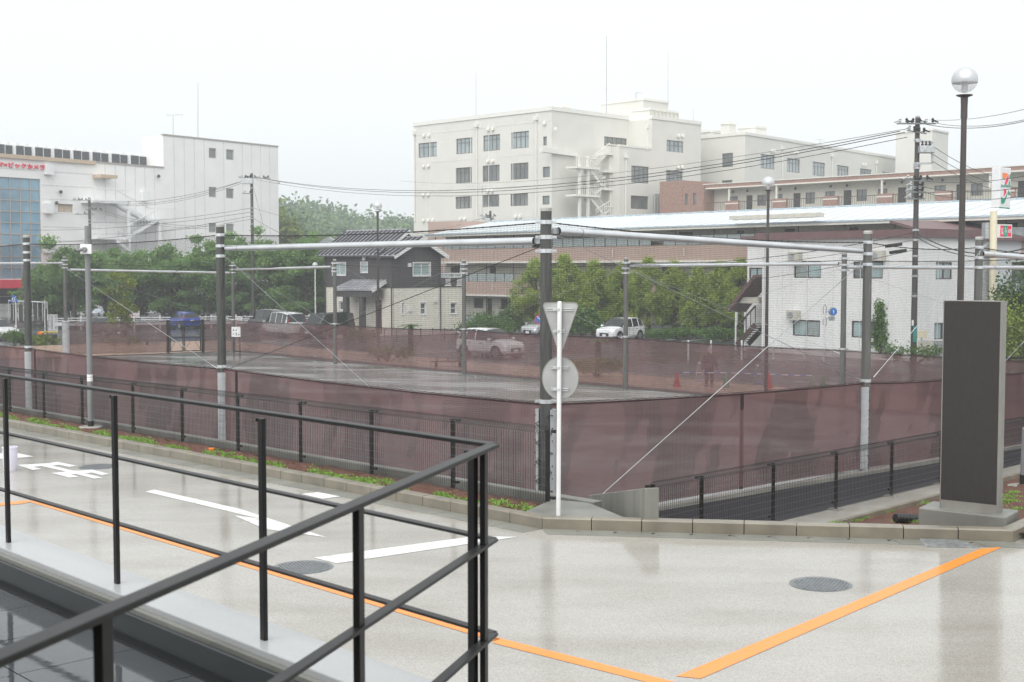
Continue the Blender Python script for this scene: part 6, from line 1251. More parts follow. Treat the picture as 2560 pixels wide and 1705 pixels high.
m = MB(); B0, B1 = HRf.P(aR2, zg), HLf.P(aL, zg) + dr * aR2; m.quad(B0, Vector((B0.x, B0.y, zs)), Vector((B1.x, B1.y, zs)), B1); bw_ = HLf.P(aL, 0) + dr * aR; m.quad(HLf.P(aL, zs), HLf.P(aL, ze), Vector((bw_.x, bw_.y, ze)), Vector((bw_.x, bw_.y, zs))); q0 = HRf.P(aR, 0); m.quad(Vector((q0.x, q0.y, zs)), Vector((q0.x, q0.y, ze)), Vector((bw_.x, bw_.y, ze)), Vector((bw_.x, bw_.y, zs))); m.quad(HLf.P(aL, zg), HLf.P(aL, zs), Vector((B1.x, B1.y, zs)), B1); obj('rear_wall', m, 'house_dark', t)
def gable(o_s, o_e, w0, w1, zeave, rise, name, seam=True, ov=.45):
    """gable roof with its ridge along dl; o_s..o_e along dl, w0..w1 along dr"""
    mid = (w0 + w1) / 2; base = Vector((c.x, c.y, 0)); sl = rise / (mid - w0)
    pt = lambda a, w, z: base + dl * a + dr * w + Vector((0, 0, z)); zl = zeave - ov * sl
    for w_e, sgn in ((w0 - ov, 1), (w1 + ov, -1)):
        m = MB(); q = [pt(o_s, w_e, zl), pt(o_e, w_e, zl), pt(o_e, mid, zeave + rise), pt(o_s, mid, zeave + rise)]; m.prism(q, (0, 0, .14)); rf = obj(name, m, 'house_roof', t)
        if seam and sgn == 1:
            n = int(abs(o_e - o_s) / .46)
            for k in range(n + 1): a = o_s + (o_e - o_s) * k / n; m = MB(); m.bar(pt(a, w_e, zl + .19), pt(a, mid, zeave + rise + .19), .13, .11); obj('seam', m, 'roof_rib', rf)
        m = MB(); m.bar(pt(o_s - .03, w_e, zl + .02), pt(o_s - .03, mid, zeave + rise + .02), .05, .3); obj('barge_board', m, 'white_trim', rf); m = MB(); m.bar(pt(o_s, w_e - sgn * .03, zl + .06), pt(o_e, w_e - sgn * .03, zl + .06), .08, .12); obj('gutter', m, 'house_dark', rf)
    m = MB(); m.bar(pt(o_s, mid, zeave + rise + .19), pt(o_e, mid, zeave + rise + .19), .25, .1); obj('ridge_cap', m, 'house_roof', t)
    m = MB(); m.poly([pt(o_s + .5, w0, zeave), pt(o_s + .5, w1, zeave), pt(o_s + .5, mid, zeave + rise)]); obj('gable_wall', m, 'house_dark', t); m = MB(); m.prism([pt(o_s + .48, mid - .35, zeave + rise - .55), pt(o_s + .48, mid + .35, zeave + rise - .55), pt(o_s + .48, mid, zeave + rise - .25)], dl * -.03); obj('gable_vent', m, 'apt_dark', t)
gable(-.5, 2.2, 0, aR, ze, HRf.px(1046, 594)[1] - ze - .12, 'bay_roof', ov=.4); gable(1.2, aL + .5, -.0, aR + .4, ze + .12, at(1000, 573, 99.5).z - ze - .3, 'main_roof', ov=.4)
# porch
pr = HLf.rect(880, 704, 940, 735); pa0, pa1 = HLf.px(966, 720)[0], HLf.px(872, 720)[0]; pz0, pz1 = HLf.px(905, 727)[1], HLf.px(920, 703)[1]; P = HLf.P
m = MB(); m.prism([P(pa0, pz0 + .05, 1.5), P(pa1, pz0 + .05, 1.5), P(pa1 - .6, pz1, .05), P(pa0, pz1, .05)], (0, 0, .12)); rf = obj('porch_roof', m, 'house_roof', t)
for k in range(9): f = k / 8; m = MB(); m.bar(P(pa0 + (pa1 - pa0) * f, pz0 + .2, 1.5), P(pa0 + (pa1 - .6 - pa0) * f, pz1 + .14, .06), .08, .06); obj('seam', m, 'house_roof', rf)
m = MB(); m.bar(P(pa0 - .04, pz0 + .05, 1.5), P(pa0 - .04, pz1, .05), .05, .3); obj('barge_board', m, 'white_trim', rf); slab(HLf, pa0 + .1, pa1 - .2, .3, 1.4, pz0 - .45, pz0 + .02, 'house_dark', t, 'porch_beam')
for u in (890, 930): a = HLf.px(u, 780)[0] - .25; slab(HLf, a - .2, a + .2, 1.0, 1.35, zg, pz0 - .45, 'house_dark', t, 'porch_post')
# balcony
b0, b1 = aR, aR2; zb1 = HRf.px(1130, 694)[1]; slab(HRf, b0, b1, -2.5, .06, zs + .041, zb1, 'house_dark', t, 'balcony_wall'); slab(HRf, b0, b1, -.05, .08, zb1 + .002, zb1 + .08, 'white_trim', t, 'balcony_cap'); m = MB(); m.tube(HRf.P(b0, zb1 + .32, 0), HRf.P(b1, zb1 + .32, 0), .04, n=6)
for k in range(4): a = b0 + (b1 - b0) * (k + .1) / 3.3; m.tube(HRf.P(a, zb1, 0), HRf.P(a, zb1 + .32, 0), .03, n=5)
for a in (b0 + .35, b1 - .25): m.tube(HRf.P(a, zb1 + .1, .02), HRf.P(a, zb1 + 1.2, .02), .03, n=5); m.tube(HRf.P(a, zb1 + 1.2, .02), HRf.P(a - .4, zb1 + 1.5, .3), .03, n=5)
obj('balcony_rail', m, 'white_trim', t)
for x0, x1 in ((2030, 2075), (2135, 2178)):
    h = HRf.rect(*z3(x0, 575), *z3(x1, 635)); m = MB()
    for k in range(5):
        w, hh = h[1] - h[0], h[3] - h[2]; m.bar(HRf.P(h[0] + w * k / 5, h[2], .1), HRf.P(h[0] + w * (k + 1) / 5, h[3], .1), .02, .04, HRf.n); m.bar(HRf.P(h[0] + w * (k + 1) / 5, h[2], .1), HRf.P(h[0] + w * k / 5, h[3], .1), .02, .04, HRf.n)
    m.bar(HRf.P(h[0] - .08, h[2] - .04, .1), HRf.P(h[1] + .08, h[2] - .04, .1), .06, .08); obj('lattice', m, 'white_trim', t)
for fa, a in ((HLf, .12), (HRf, aR - .1), (HLf, aL - .1)): m = MB(); m.tube(fa.P(a, zg, .12), fa.P(a, ze - .1, .12), .05, n=6); obj('downpipe', m, 'house_dark', t)
for fa, x, y in ((HRf, 1698, 452), (HRf, 1940, 775), (HLf, 1298, 392), (HRf, 1705, 860)): a, z = fa.px(*z3(x, y)); slab(fa, a - .14, a + .14, .03, .18, z - .14, z + .16, 'white_trim', t, 'vent_hood')
t2 = thing('garden_fence', 'low dark wire fence at the foot of the stone house wall', 'fence', (c.x, c.y, zg)); a_, b_ = bpos(960, 91), bpos(1170, 93)
for k in range(8): q = a_.lerp(b_, k / 7); m = MB(); m.bar(q, q + Vector((0, 0, .85)), .06, .06); obj('post', m, 'fence_steel', t2)
for z in (.35, .75): m = MB(); m.tube(a_ + Vector((0, 0, z)), b_ + Vector((0, 0, z)), .02, n=5); obj('rail', m, 'fence_steel', t2)

# ================================================================ white building with maroon eaves (right)
def z8(x, y): return 1960 + x / 3.563, 560 + y / 3.563
def r8(fa, x0, y0, x1, y1): return fa.rect(*z8(x0, y0), *z8(x1, y1))
c = at(2294, 700, 68); zg = backz(70) - .02; t = thing('white_building', 'white two storey building with maroon eaves and teal curtained windows', 'building', (c.x, c.y, zg)); dl, dr = (-.615, .789), (.789, .615); W1, W2 = Fac(c.xy, dl), Fac(c.xy, dr); aL = W1.px(1909, 700)[0]; aR = W2.px(2452, 650)[0]; ze = W1.px(2294, 592)[1]
w1 = [r8(W1, 90, 330, 330, 480), r8(W1, 617, 333, 880, 485), r8(W1, 78, 855, 320, 1000), r8(W1, 603, 865, 850, 1015)]; w2 = [r8(W2, 1352, 340, 1497, 493), r8(W2, 1338, 880, 1480, 1025)]
for fa, ws, a1_ in ((W1, w1, aL), (W2, w2, aR)):
    m = MB(); fa.wall(m, 0, a1_, zg, ze, ws, .1); obj('front_wall' if fa is W1 else 'side_wall', m, 'white_siding', t)
    for i, h in enumerate(ws): fa.window(h, t, 'brown_frame', 'glass_curtain', cols=2, fw=.06, depth=.1, blind={(i // 2 + 1) % 2: 'glass_grey' if i % 2 else 'frost'})
    k = 0; a = 1.8
    while a < a1_: slab(fa, a - .015, a + .015, .004, .02, zg, ze - .02, 'steel_white', t, 'wall_joint'); a += 1.82
m = MB(); q = [W1.P(0, ze), W1.P(aL, ze), W1.P(aL, ze) + W2.d * aR, W2.P(aR, ze)]; m.quad(q[1], Vector((q[1].x, q[1].y, zg)), Vector((q[2].x, q[2].y, zg)), q[2]); m.quad(q[3], Vector((q[3].x, q[3].y, zg)), Vector((q[2].x, q[2].y, zg)), q[2]); obj('rear_wall', m, 'white_siding', t)
m = MB(); ov = .35; zt_ = ze + .40; e = [W1.P(-ov, 0, ov), W1.P(aL + ov, 0, ov), W1.P(aL + ov, 0, ov) + W2.d * (aR + 2 * ov), W2.P(aR + ov, 0, ov)]; e[0] = Vector((c.x, c.y, 0)) + W1.n * ov + W2.n * ov
m.prism([Vector((k.x, k.y, ze - .01)) for k in e], (0, 0, .42)); rf = obj('eaves', m, 'maroon_metal', t); m = MB(); cc = (e[0] + e[2]) / 2; m.v = [(k.x, k.y, zt_ + .02) for k in e] + [(cc.x, cc.y, zt_ + .12)]; m.f = [(0, 1, 4), (1, 2, 4), (2, 3, 4), (3, 0, 4)]; obj('roof', m, 'maroon_metal', t)
# recessed part and stair at the left end
rb = W1.P(aL, 0, -2.0); W3 = Fac(rb.xy, dl); a3 = W3.px(1868, 700)[0]; h3 = W3.rect(1873, 669, 1910, 697); h3 = (max(h3[0], .1), h3[1], h3[2], h3[3]); m = MB(); W3.wall(m, 0, a3, zg, ze, [h3], .1); m.quad(W3.P(0, zg), W3.P(0, ze), W1.P(aL, ze), W1.P(aL, zg)); obj('recess_wall', m, 'white_siding', t); W3.window(h3, t, 'brown_frame', 'glass_curtain', cols=2, fw=.06, depth=.1); slab(W3, -.2, a3 + .3, -1.5, .3, ze - .005, ze + .3, 'maroon_metal', t, 'recess_eaves')
Wst = Fac(W1.P(aL, 0, -.6).xy, dl); sp_ = lambda u, v: Wst.px(u, v)
a, b = sp_(1909, 690), sp_(1841, 776); m = MB(); m.bar(Wst.P(*a), Wst.P(*b), 1.6, .22); obj('stair_roof', m, 'maroon_metal', t); a, b = sp_(1910, 746), sp_(1864, 746); slab(Wst, min(a[0], b[0]), max(a[0], b[0]), -.6, .5, a[1] - .3, a[1] + .05, 'apt_cream', t, 'stair_landing')
p0, p1 = sp_(1862, 856), sp_(1908, 806); flight(Wst, p0, p1, t, 'brown_frame', w=1.0, o=.2, n=9); rail(Wst, [p0, p1], t, 1.0, 'brown_frame', .7, .3)
for u in (1857, 1880): a, z = sp_(u, 780); slab(Wst, a - .06, a + .06, .5, .62, zg, z, 'steel_white', t, 'stair_column')
m = MB(); m.tube(W1.P(aL - .05, zg, .1), W1.P(aL - .05, ze, .1), .06, n=6); obj('downpipe', m, 'steel_white', t)
for u, v in ((1993, 642), (1989, 788), (2200, 640)): a, z = W1.px(u, v); p_ = slab(W1, a - .38, a + .38, .05, .38, z - .28, z + .28, 'apt_cream', t, 'air_conditioner'); m = MB(); m.tube(W1.P(a + .08, z, .381), W1.P(a + .08, z, .39), .2, n=16); obj('fan_grille', m, 'galv_dull', p_)
p_ = thing('wall_ivy', 'climbing ivy patch on the white building wall behind the padded pole', 'ivy', W1.P(W1.px(2203, 870)[0], zg)); cl = []
r = random.Random(3)
for k in range(22): f = k / 21; a, z = W1.px(2203 + math.sin(k * 1.7) * 17 * (1 - f * .8) , 872 - 112 * f * 1.0); q = W1.P(a, z, .12); cl.append((tuple(q), (.28, .16, .3)))
obj('foliage', leaf_mesh(cl, 1100, .085, 11), 'leaf_weed', p_, kind='stuff'); m = MB(); m.path([W1.P(W1.px(2203, 880 - 12 * k)[0] + .1 * math.sin(k), W1.px(2203, 880 - 12 * k)[1], .04) for k in range(10)], .02); obj('stems', m, 'bark', p_)
# meter boxes and small fence by the wall
q = at(2306, 836, 66); t = thing('meter_box', 'small cream meter box beside the brown utility pole', 'box', q); m = MB(); m.box(q.x - .25, q.x + .25, q.y, q.y + .25, q.z - .17, q.z + .17); obj('case', m, 'cream_paint', t); m = MB(); m.tube((q.x, q.y + .12, backz(66)), (q.x, q.y + .12, q.z - .17), .04, n=8); obj('stand', m, 'galv_dull', t)
t = thing('yard_fence', 'grey panel fence at the foot of the white building beside the totem', 'fence', bpos(2300, 66)); 
for k in range(7): u = 2296 + k * 9.5; a, b = at(u, 852, 66), at(u + 8.5, 895, 66); m = MB(); m.box(a.x, b.x, 66, 66.05, b.z - .3, a.z); obj('panel', m, 'apt_cream' if k < 4 else 'galv_dull', t)
bush('weeds', 'weeds at the foot of the brown utility pole', 'weeds', bpos(2285, 63), 1.6, .6, 1.1, 900, .07, 'leaf_weed', 21)

# pale building at the right edge
c = at(2465, 700, 80); zg = backz(80); t = thing('grey_white_building', 'pale grey building with brown roof at the right picture edge', 'building', (c.x, c.y, zg)); W4 = Fac(c.xy, (.93, .37)); ze = W4.px(2510, 602)[1]; h = W4.rect(2529, 655, 2580, 703); m = MB(); W4.wall(m, -3, 16, zg, ze, [h], .1); obj('front_wall', m, 'pale_siding', t); W4.window(h, t, 'brown_frame', 'glass_grey', cols=2, fw=.07, depth=.1); m = MB(); m.prism([W4.P(-3.4, ze, .6), W4.P(16.4, ze, .6), W4.P(16.4, ze + 1.2, -5), W4.P(-3.4, ze + 1.2, -5)], (0, 0, .18)); obj('roof', m, 'maroon_metal', t); slab(W4, 3.0, 3.1, .02, .1, zg, ze, 'galv_dull', t, 'downpipe')
m = MB(); m.quad(W4.P(-3, zg), W4.P(-3, ze), W4.P(-3, ze, -9), W4.P(-3, zg, -9)); m.quad(W4.P(-3, zg, -9), W4.P(-3, ze, -9), W4.P(16, ze, -9), W4.P(16, zg, -9)); obj('rear_wall', m, 'pale_siding', t)

# ================================================================ store with the red lettering (left)
def z1_(x, y): return x / 3.2708, 300 + y / 3.2708
def r1(fa, x0, y0, x1, y1): return fa.rect(*z1_(x0, y0), *z1_(x1, y1))
c = at(408, 340, 165); zg = -2.35; t = thing('store_building', 'large white store building with red lettering, sky-toned glass front and outside stairs', 'building', (c.x, c.y, zg)); S = Fac(c.xy, (.58, .814)); zt_ = at(408, 338, 165).z; aE = S.px(696, 450)[0]; a0 = S.px(0, 450)[0]; zm = S.px(100, 392)[1]; aM = S.px(237, 450)[0]
aM_ = aM; mat('panel_line', (.62, .62, .61), .7)
tw = [r1(S, *q) for q in ((1708, 230, 1770, 313), (1850, 242, 1913, 327), (1708, 548, 1770, 632), (1850, 560, 1913, 642), (1708, 842, 1770, 920), (1850, 848, 1913, 920))]
m = MB(); S.wall(m, 0, aE, zg, zt_, tw, .2); P = S.P; m.quad(P(0, zm - 2), P(0, zt_), P(0, zt_, -4), P(0, zm - 2, -4)); m.quad(P(aE, zg), P(aE, zt_), P(aE, zt_, -20), P(aE, zg, -20)); m.quad(P(0, zt_), P(aE, zt_), P(aE, zt_, -4), P(0, zt_, -4)); obj('tower_wall', m, 'store_wall', t)
for h in tw: S.window(h, t, 'mullion', 'glass_grey', cols=1, fw=.12, depth=.2)
slab(S, -.1, aE, -.3, .1, zt_ + .002, zt_ + .18, 'mullion', t, 'coping')
for k in range(1, 12):
    a = aE * k / 12
    if not any(h[0] - .1 < a < h[1] + .1 for h in tw): slab(S, a - .035, a + .035, .003, .03, zg, zt_ - .05, 'panel_line', t, 'panel_joint')
for k in range(1, 7): slab(S, aM_ * k / 7 - .035, aM_ * k / 7 + .035, .003, .03, zg, S.px(320, 412)[1] - .05, 'panel_line', t, 'panel_joint')
gx = [(-430 + 86 * k) for k in range(10)]; gy = [452, 545, 640, 738, 828, 915, 1010, 1110, 1200, 1300]; gl = r1(S, -430, 460, 338, 1300); bw2 = r1(S, 473, 687, 598, 755); dk = S.rect(-240, 722, 48, 762); doors = [r1(S, 775, 478, 850, 540), r1(S, 780, 800, 850, 870)]
zsp = gl[2]
ab = S.px(-300, 500)[0]
m = MB(); S.wall(m, ab, aM, zg, zm, [gl, bw2, dk], .35); obj('front_wall', m, 'store_wall_h', t); m = MB(); S.wall(m, aM, 0, zg, S.px(320, 412)[1], doors, .1); obj('mid_wall', m, 'store_wall', t)
for h in doors: slab(S, h[0], h[1], -.1, -.04, h[2], h[3], 'steel_white', t, 'door')
m = MB(); m.quad(P(ab, zm), P(0, zm), P(0, zm, -30), P(ab, zm, -30)); obj('flat_roof', m, 'mullion', t)
slab(S, ab, aM, .002, .3, zm - .42, zm + .02, 'cornice', t, 'cornice'); slab(S, aM + .01, -.01, -.2, .1, zm - .2, zm - .02, 'mullion', t, 'coping')
for k in range(1, 12):
    z = zm - 1.6 * k
    if z > gl[3] or z < gl[2]: slab(S, ab, aM - .1, .003, .025, z - .035, z + .035, 'panel_line', t, 'panel_joint')
    else: slab(S, gl[1] + .1, aM - .1, .003, .025, z - .035, z + .035, 'panel_line', t, 'panel_joint')
NC, NR_ = 9, 9; cw, rh = (gl[1] - gl[0]) / NC, (gl[3] - gl[2]) / NR_; mm = MB()
for i in range(NC + 1): S.box(mm, gl[0] + cw * i - .06, gl[0] + cw * i + .06, gl[2], gl[3], -.3, -.12)
for j in range(NR_ + 1): S.box(mm, gl[0], gl[1], gl[2] + rh * j - .06, gl[2] + rh * j + .06, -.28, -.13)
cw_ = obj('curtain_wall', mm, 'mullion', t)
for i in range(3, NC):
    for j in range(NR_): m = MB(); e = random.uniform(-.012, .012); m.quad(P(gl[0] + cw * i, gl[2] + rh * j, -.2 + e), P(gl[0] + cw * (i + 1), gl[2] + rh * j, -.2 - e), P(gl[0] + cw * (i + 1), gl[2] + rh * (j + 1), -.2 - e), P(gl[0] + cw * i, gl[2] + rh * (j + 1), -.2 + e)); obj('pane', m, 'glass_sky', cw_)
S.window(bw2, t, 'mullion', 'cornice', cols=2, fw=.1, depth=.3); h = S.rect(-280, 700, 146, 721); slab(S, h[0], h[1], .0, 2.2, h[2], h[3], 'sign_red', t, 'canopy'); slab(S, dk[0], dk[1], -.34, -.3, dk[2], dk[3], 'dark_shop', t, 'shop_front')
for x, y in ((388, 405), (385, 722), (385, 1045), (1172, 622)): a, z = S.px(*z1_(x, y)); slab(S, a - .5, a + .5, .02, .6, z - .6, z + .55, 'steel_white', t, 'vent_hood')
h = r1(S, 755, 452, 893, 472); slab(S, h[0], h[1], .02, 1.6, h[2] - .1, h[3], 'cornice', t, 'door_canopy')
for x, y in ((860, 490), (860, 802), (450, 678), (485, 588), (1285, 460)): a, z = S.px(*z1_(x, y)); m = MB(); m.lathe([(.1, -.2), (.24, 0), (.1, .2)], P(a, z, .3), 8); obj('wall_lamp', m, 'steel_white' if x == 860 else 'dark_shop', t)
# red lettering
tl = text_mb('マ×ビックカメラ', 1, 1, .12, .02); a0_, z_ = S.px(362 / 3.2708, 425); a1_, _ = S.px(-34 / 3.2708, 405); hgt = S.px(60, 406)[1] - S.px(60, 420)[1]; hgt *= .92
am = S.px(-22 / 3.2708, 410)[0]; tl.v = [tuple(P(am + (a0_ - am) * x, z_ + hgt * z, .05 - y)) for x, y, z in tl.v]; obj('lettering', tl, 'sign_red', t)
# stairs of the store
T = Fac(S.P(0, 0, 2.0).xy, (.58, .814)); q1 = lambda x, y: T.px(*z1_(x, y))
def land1(x0, x1, y, h=.35):
    a, z = q1(x0, y); b, _ = q1(x1, y); slab(T, min(a, b), max(a, b), -2.0, .6, z - h, z, 'steel_white', t, 'stair_landing'); rail(T, [(min(a, b), z), (max(a, b), z)], t, 1.3, 'steel_white', .58, .45)
land1(745, 1030, 650); land1(1180, 1390, 805); land1(770, 1030, 950)
for p0, p1 in (((935, 668), (1195, 805)), ((1265, 812), (1035, 945)), ((930, 980), (1030, 1055)), ((1400, 720), (1560, 640))):
    if p0[0] == 1400: continue
    flight(T, q1(*p0), q1(*p1), t, 'steel_white', w=1.5, o=-.2, n=14); rail(T, [q1(*p0), q1(*p1)], t, 1.3, 'steel_white', .6, .45)
for x, y in ((1030, 655), (1285, 815)): a, z = q1(x, y); slab(T, a - .15, a + .15, .3, .6, zg, z, 'steel_white', t, 'stair_column')
# rooftop condensers
Q = Fac(S.P(0, 0, -3.0).xy, (.58, .814)); prof = [(0, 355, 383), (373, 389, 413)]; n = 16
for k in range(n):
    u0, u1 = -10 + 383 * k / n, -10 + 383 * (k + .98) / n; um = (u0 + u1) / 2; f = um / 373; v0, v1 = 358 + 32 * f, 384 + 30 * f; h = Q.rect(u0, v0, u1, v1); zb = zm + .02
    p_ = slab(Q, h[0], h[1], -2.0 - (k % 3) * .3, .0 - (k % 2) * .35, zb, h[3], 'steel_white', t, 'condenser_unit'); o_ = -(k % 2) * .35; slab(Q, h[0] + .12, h[1] - .12, o_ + .002, o_ + .05, zb + .2, h[3] - .12, 'condenser', p_, 'coil_panel'); am = (h[0] + h[1]) / 2; m = MB(); m.lathe([(.45, 0), (.45, .25)], Q.P(am, h[3] + .002, -1.0), 14); obj('fan_cowl', m, 'steel_white', p_)
for u, v0, v1, Y in ((495, 207, 348, 170), (433, 288, 340, 168)): m = MB(); m.tube(at(u, v1, Y), at(u, v0, Y), .06, .03, n=5); obj('mast', m, 'galv_dull', t)
m = MB(); q = at(433, 288, 168); m.tube(q + Vector((-.9, 0, 0)), q + Vector((1.3, 0, .05)), .03, n=4)
for k in range(6): m.tube(q + Vector((-.7 + .35 * k, 0, -.25)), q + Vector((-.7 + .35 * k, 0, .25)), .02, n=4)
obj('antenna', m, 'galv_dull', t)

# ================================================================ convenience store pole sign
Y = 62; p = bpos(2484, Y); t = thing('pole_sign', 'white box sign with orange, red and green seven on a cream pole', 'sign', p); pc = at(2484, 540, Y); m = MB(); m.tube(p, (pc.x, pc.y, at(2484, 528, Y).z), .165, n=20); soft(obj('pole', m, 'cream_paint', t)); m = MB(); q = at(2477, 650, Y); m.box(q.x - .28, q.x + .17, Y + .3, Y + .7, p.z, at(2477, 612, Y).z); obj('rear_column', m, 'galv_dull', t)
F7 = Fac(at(2500, 470, Y).xy, (.82, .572)); F7b = Fac(at(2500, 470, Y).xy, (-.72, .69)); zt_, zb = F7.px(2500, 418)[1], F7.px(2500, 519)[1]; aw = F7.px(2527, 470)[0]; ad = F7b.px(2478, 470)[0]
m = MB(); k = [F7.P(0, 0), F7.P(aw, 0), F7.P(aw, 0) + F7b.d * ad, F7b.P(ad, 0)]; m.prism([Vector((q.x, q.y, zb)) for q in k], (0, 0, zt_ - zb)); bx = obj('sign_box', m, 'box_white', t, bevel=.03)
def z7s(x, y): return F7.px(2440 + x / 7.127, 400 + y / 7.127)
def patch(pts, m_, name, o=.012): m = MB(); m.prism([F7.P(a, z, o) for a, z in [z7s(*q) for q in pts]], F7.n * .012); return obj(name, m, m_, bx)
patch([(472, 225), (560, 240), (540, 295), (515, 335), (470, 330)], 'sign_orange', 'orange_stroke'); patch([(572, 250), (575, 345), (535, 440), (510, 435), (525, 370)], 'sign_red', 'red_stroke'); patch([(500, 515), (532, 518), (530, 590), (492, 650)], 'sign_red', 'red_stroke'); patch([(556, 575), (545, 640), (505, 750), (475, 782), (448, 770), (443, 700), (450, 650), (470, 690), (500, 690), (530, 640)], 'sign_green', 'green_stroke'); patch([(600, 350), (598, 440), (575, 450), (585, 390)], 'sign_green', 'green_stroke'); patch([(610, 250), (612, 330), (592, 320), (596, 270)], 'sign_green', 'green_stroke'); patch([(572, 540), (600, 590), (604, 620), (580, 620), (566, 590)], 'sign_green', 'green_stroke'); patch([(412, 832), (600, 862), (600, 880), (412, 850)], 'sign_green', 'green_band')
x = text_mb('ELEVEN', 1, 1, .01, .01); A_, B_ = z7s(443, 478), z7s(608, 510); hh = z7s(443, 440)[1] - z7s(443, 480)[1]; x.v = [tuple(F7.P(A_[0] + (B_[0] - A_[0]) * a, A_[1] + (B_[1] - A_[1]) * 0 - .0 + hh * z + (B_[1] - A_[1]) * a * 0, .02 - y)) for a, y, z in x.v]; obj('lettering', x, 'sign_green', bx)
Fs = Fac(at(2500, 580, Y).xy, (.9, .436)); z0, z1 = Fs.px(2515, 594)[1], Fs.px(2515, 561)[1]; s0, s1 = Fs.px(2491, 578)[0], Fs.px(2530, 578)[0]; sb_ = slab(Fs, s0, s1, -.45, 0, z0, z1, 'box_white', t, 'lower_sign_box'); z9 = lambda x, y: Fs.px(2440 + x / 7.127, 400 + y / 7.127)
for (x0, x1, mm, s) in ((432, 492, 'sign_red', 'お酒'), (497, 558, 'sign_green', 'たばこ'), (563, 628, 'sign_red', 'ATM')):
    a, b = z9(x0, 1265)[0], z9(x1, 1265)[0]; pn = slab(Fs, a, b, .002, .012, z0 + .05, z1 - .05, mm, sb_, 'colour_panel')
    if s == 'ATM': x = text_mb(s, 1, 1, .008, .01); x.v = [tuple(Fs.P(a + (b - a) * (.08 + .84 * q[0]), z0 + (z1 - z0) * (.34 + .3 * q[2]), .013 - q[1])) for q in x.v]; obj('lettering', x, 'box_white', sb_)
    else:
        n = len(s)
        for i, ch in enumerate(s): x = text_mb(ch, 1, 1, .008, .01); x.v = [tuple(Fs.P(a + (b - a) * (.2 + .6 * q[0]), z0 + (z1 - z0) * (.22 + .56 * (n - 1 - i + .08 + .84 * q[2]) / n), .013 - q[1])) for q in x.v]; obj('lettering', x, 'box_white', sb_)
h = [at(2466, 556, Y), at(2490, 596, Y)]; m = MB(); m.box(h[0].x, h[1].x - .02, Y + .1, Y + .6, h[1].z, h[0].z); obj('rear_sign_box', m, 'galv_dull', t)
# ================================================================ trees
def cherry(label, u, Y, H, W_, seed, n=21000, m_='leaf_cherry', size=.135):
    p = bpos(u, Y); t = thing('leafy_tree', label, 'tree', p, group='row of leafy trees behind the guard rail'); r = random.Random(seed); m = MB(); top = p + Vector((0, 0, H * .32)); m.tube(p, top, .22, .16, n=9); cl = []
    for k in range(9):
        a = k * 2.4 + r.uniform(-.3, .3); L = W_ * r.uniform(.55, 1.0); e = r.uniform(.25, 1.0); z = H * (.36 + .54 * e); end = p + Vector((math.cos(a) * L * (1.15 - e * .6), math.sin(a) * L * (1.15 - e * .6), z)); mid = top.lerp(end, .5) + Vector((0, 0, .35)); m.tube(top, mid, .10, .06, n=6); m.tube(mid, end, .06, .02, n=5)
        for j in range(7):
            q = mid.lerp(end, j / 6 * 1.02) + Vector((r.gauss(0, .5), r.gauss(0, .5), r.gauss(0, .38))); w = W_ * r.uniform(.12, .24); cl.append((tuple(q), (w, w, w * r.uniform(.45, .85))))
            m.tube(mid.lerp(end, j / 6), q, .02, .008, n=4)
    for k in range(30): a, rr = r.uniform(0, 6.28), W_ * r.uniform(.3, 1.1); w = W_ * r.uniform(.12, .22); cl.append(((p.x + math.cos(a) * rr, p.y + math.sin(a) * rr, p.z + H * r.uniform(.12, .72)), (w, w, w * r.uniform(.4, .7))))
    for k in range(16): a, rr = r.uniform(0, 6.28), W_ * r.uniform(.2, .9); q = (p.x + math.cos(a) * rr, p.y + math.sin(a) * rr, p.z + H * (.86 - .22 * rr / W_) + r.gauss(0, .15)); cl.append((q, (.3, .3, .5)))
    obj('trunk', m, 'bark', t); obj('crown', leaf_mesh(cl, n, size, seed, up_bias=.5), m_, t, kind='stuff'); return t
names = ('first', 'second', 'third', 'fourth', 'fifth', 'sixth', 'seventh', 'eighth', 'ninth')
for k, (u, Y, H, W_) in enumerate(((108, 128, 6.2, 2.6), (185, 124, 8.3, 3.6), (262, 127, 7.7, 3.3), (345, 124, 8.1, 3.7), (432, 127, 7.9, 3.5), (520, 124, 8.4, 3.6), (598, 127, 9.9, 3.6), (682, 125, 8.8, 3.7), (762, 124, 8.6, 3.6))):
    cherry(names[k] + ' broad leafy tree from the left behind the white guard rail', u, Y, H, W_, 40 + k)
for k, (u, Y, H, W_) in enumerate(((150, 134, 5.5, 4), (310, 134, 5.5, 4), (470, 134, 5.5, 4), (640, 134, 6, 4), (790, 132, 6, 3.5))):
    bush('hedge_shrub', ('dark shrub under the trees left of the camera pole', 'dark shrub under the trees right of the camera pole', 'dark shrub under the trees behind the blue car', 'dark shrub under the trees by the left utility pole', 'dark shrub under the trees left of the house')[k], 'shrub', bpos(u, Y), W_, 1.5, 3.4, 4200, .22, 'leaf_dark', 60 + k, lumps=14)
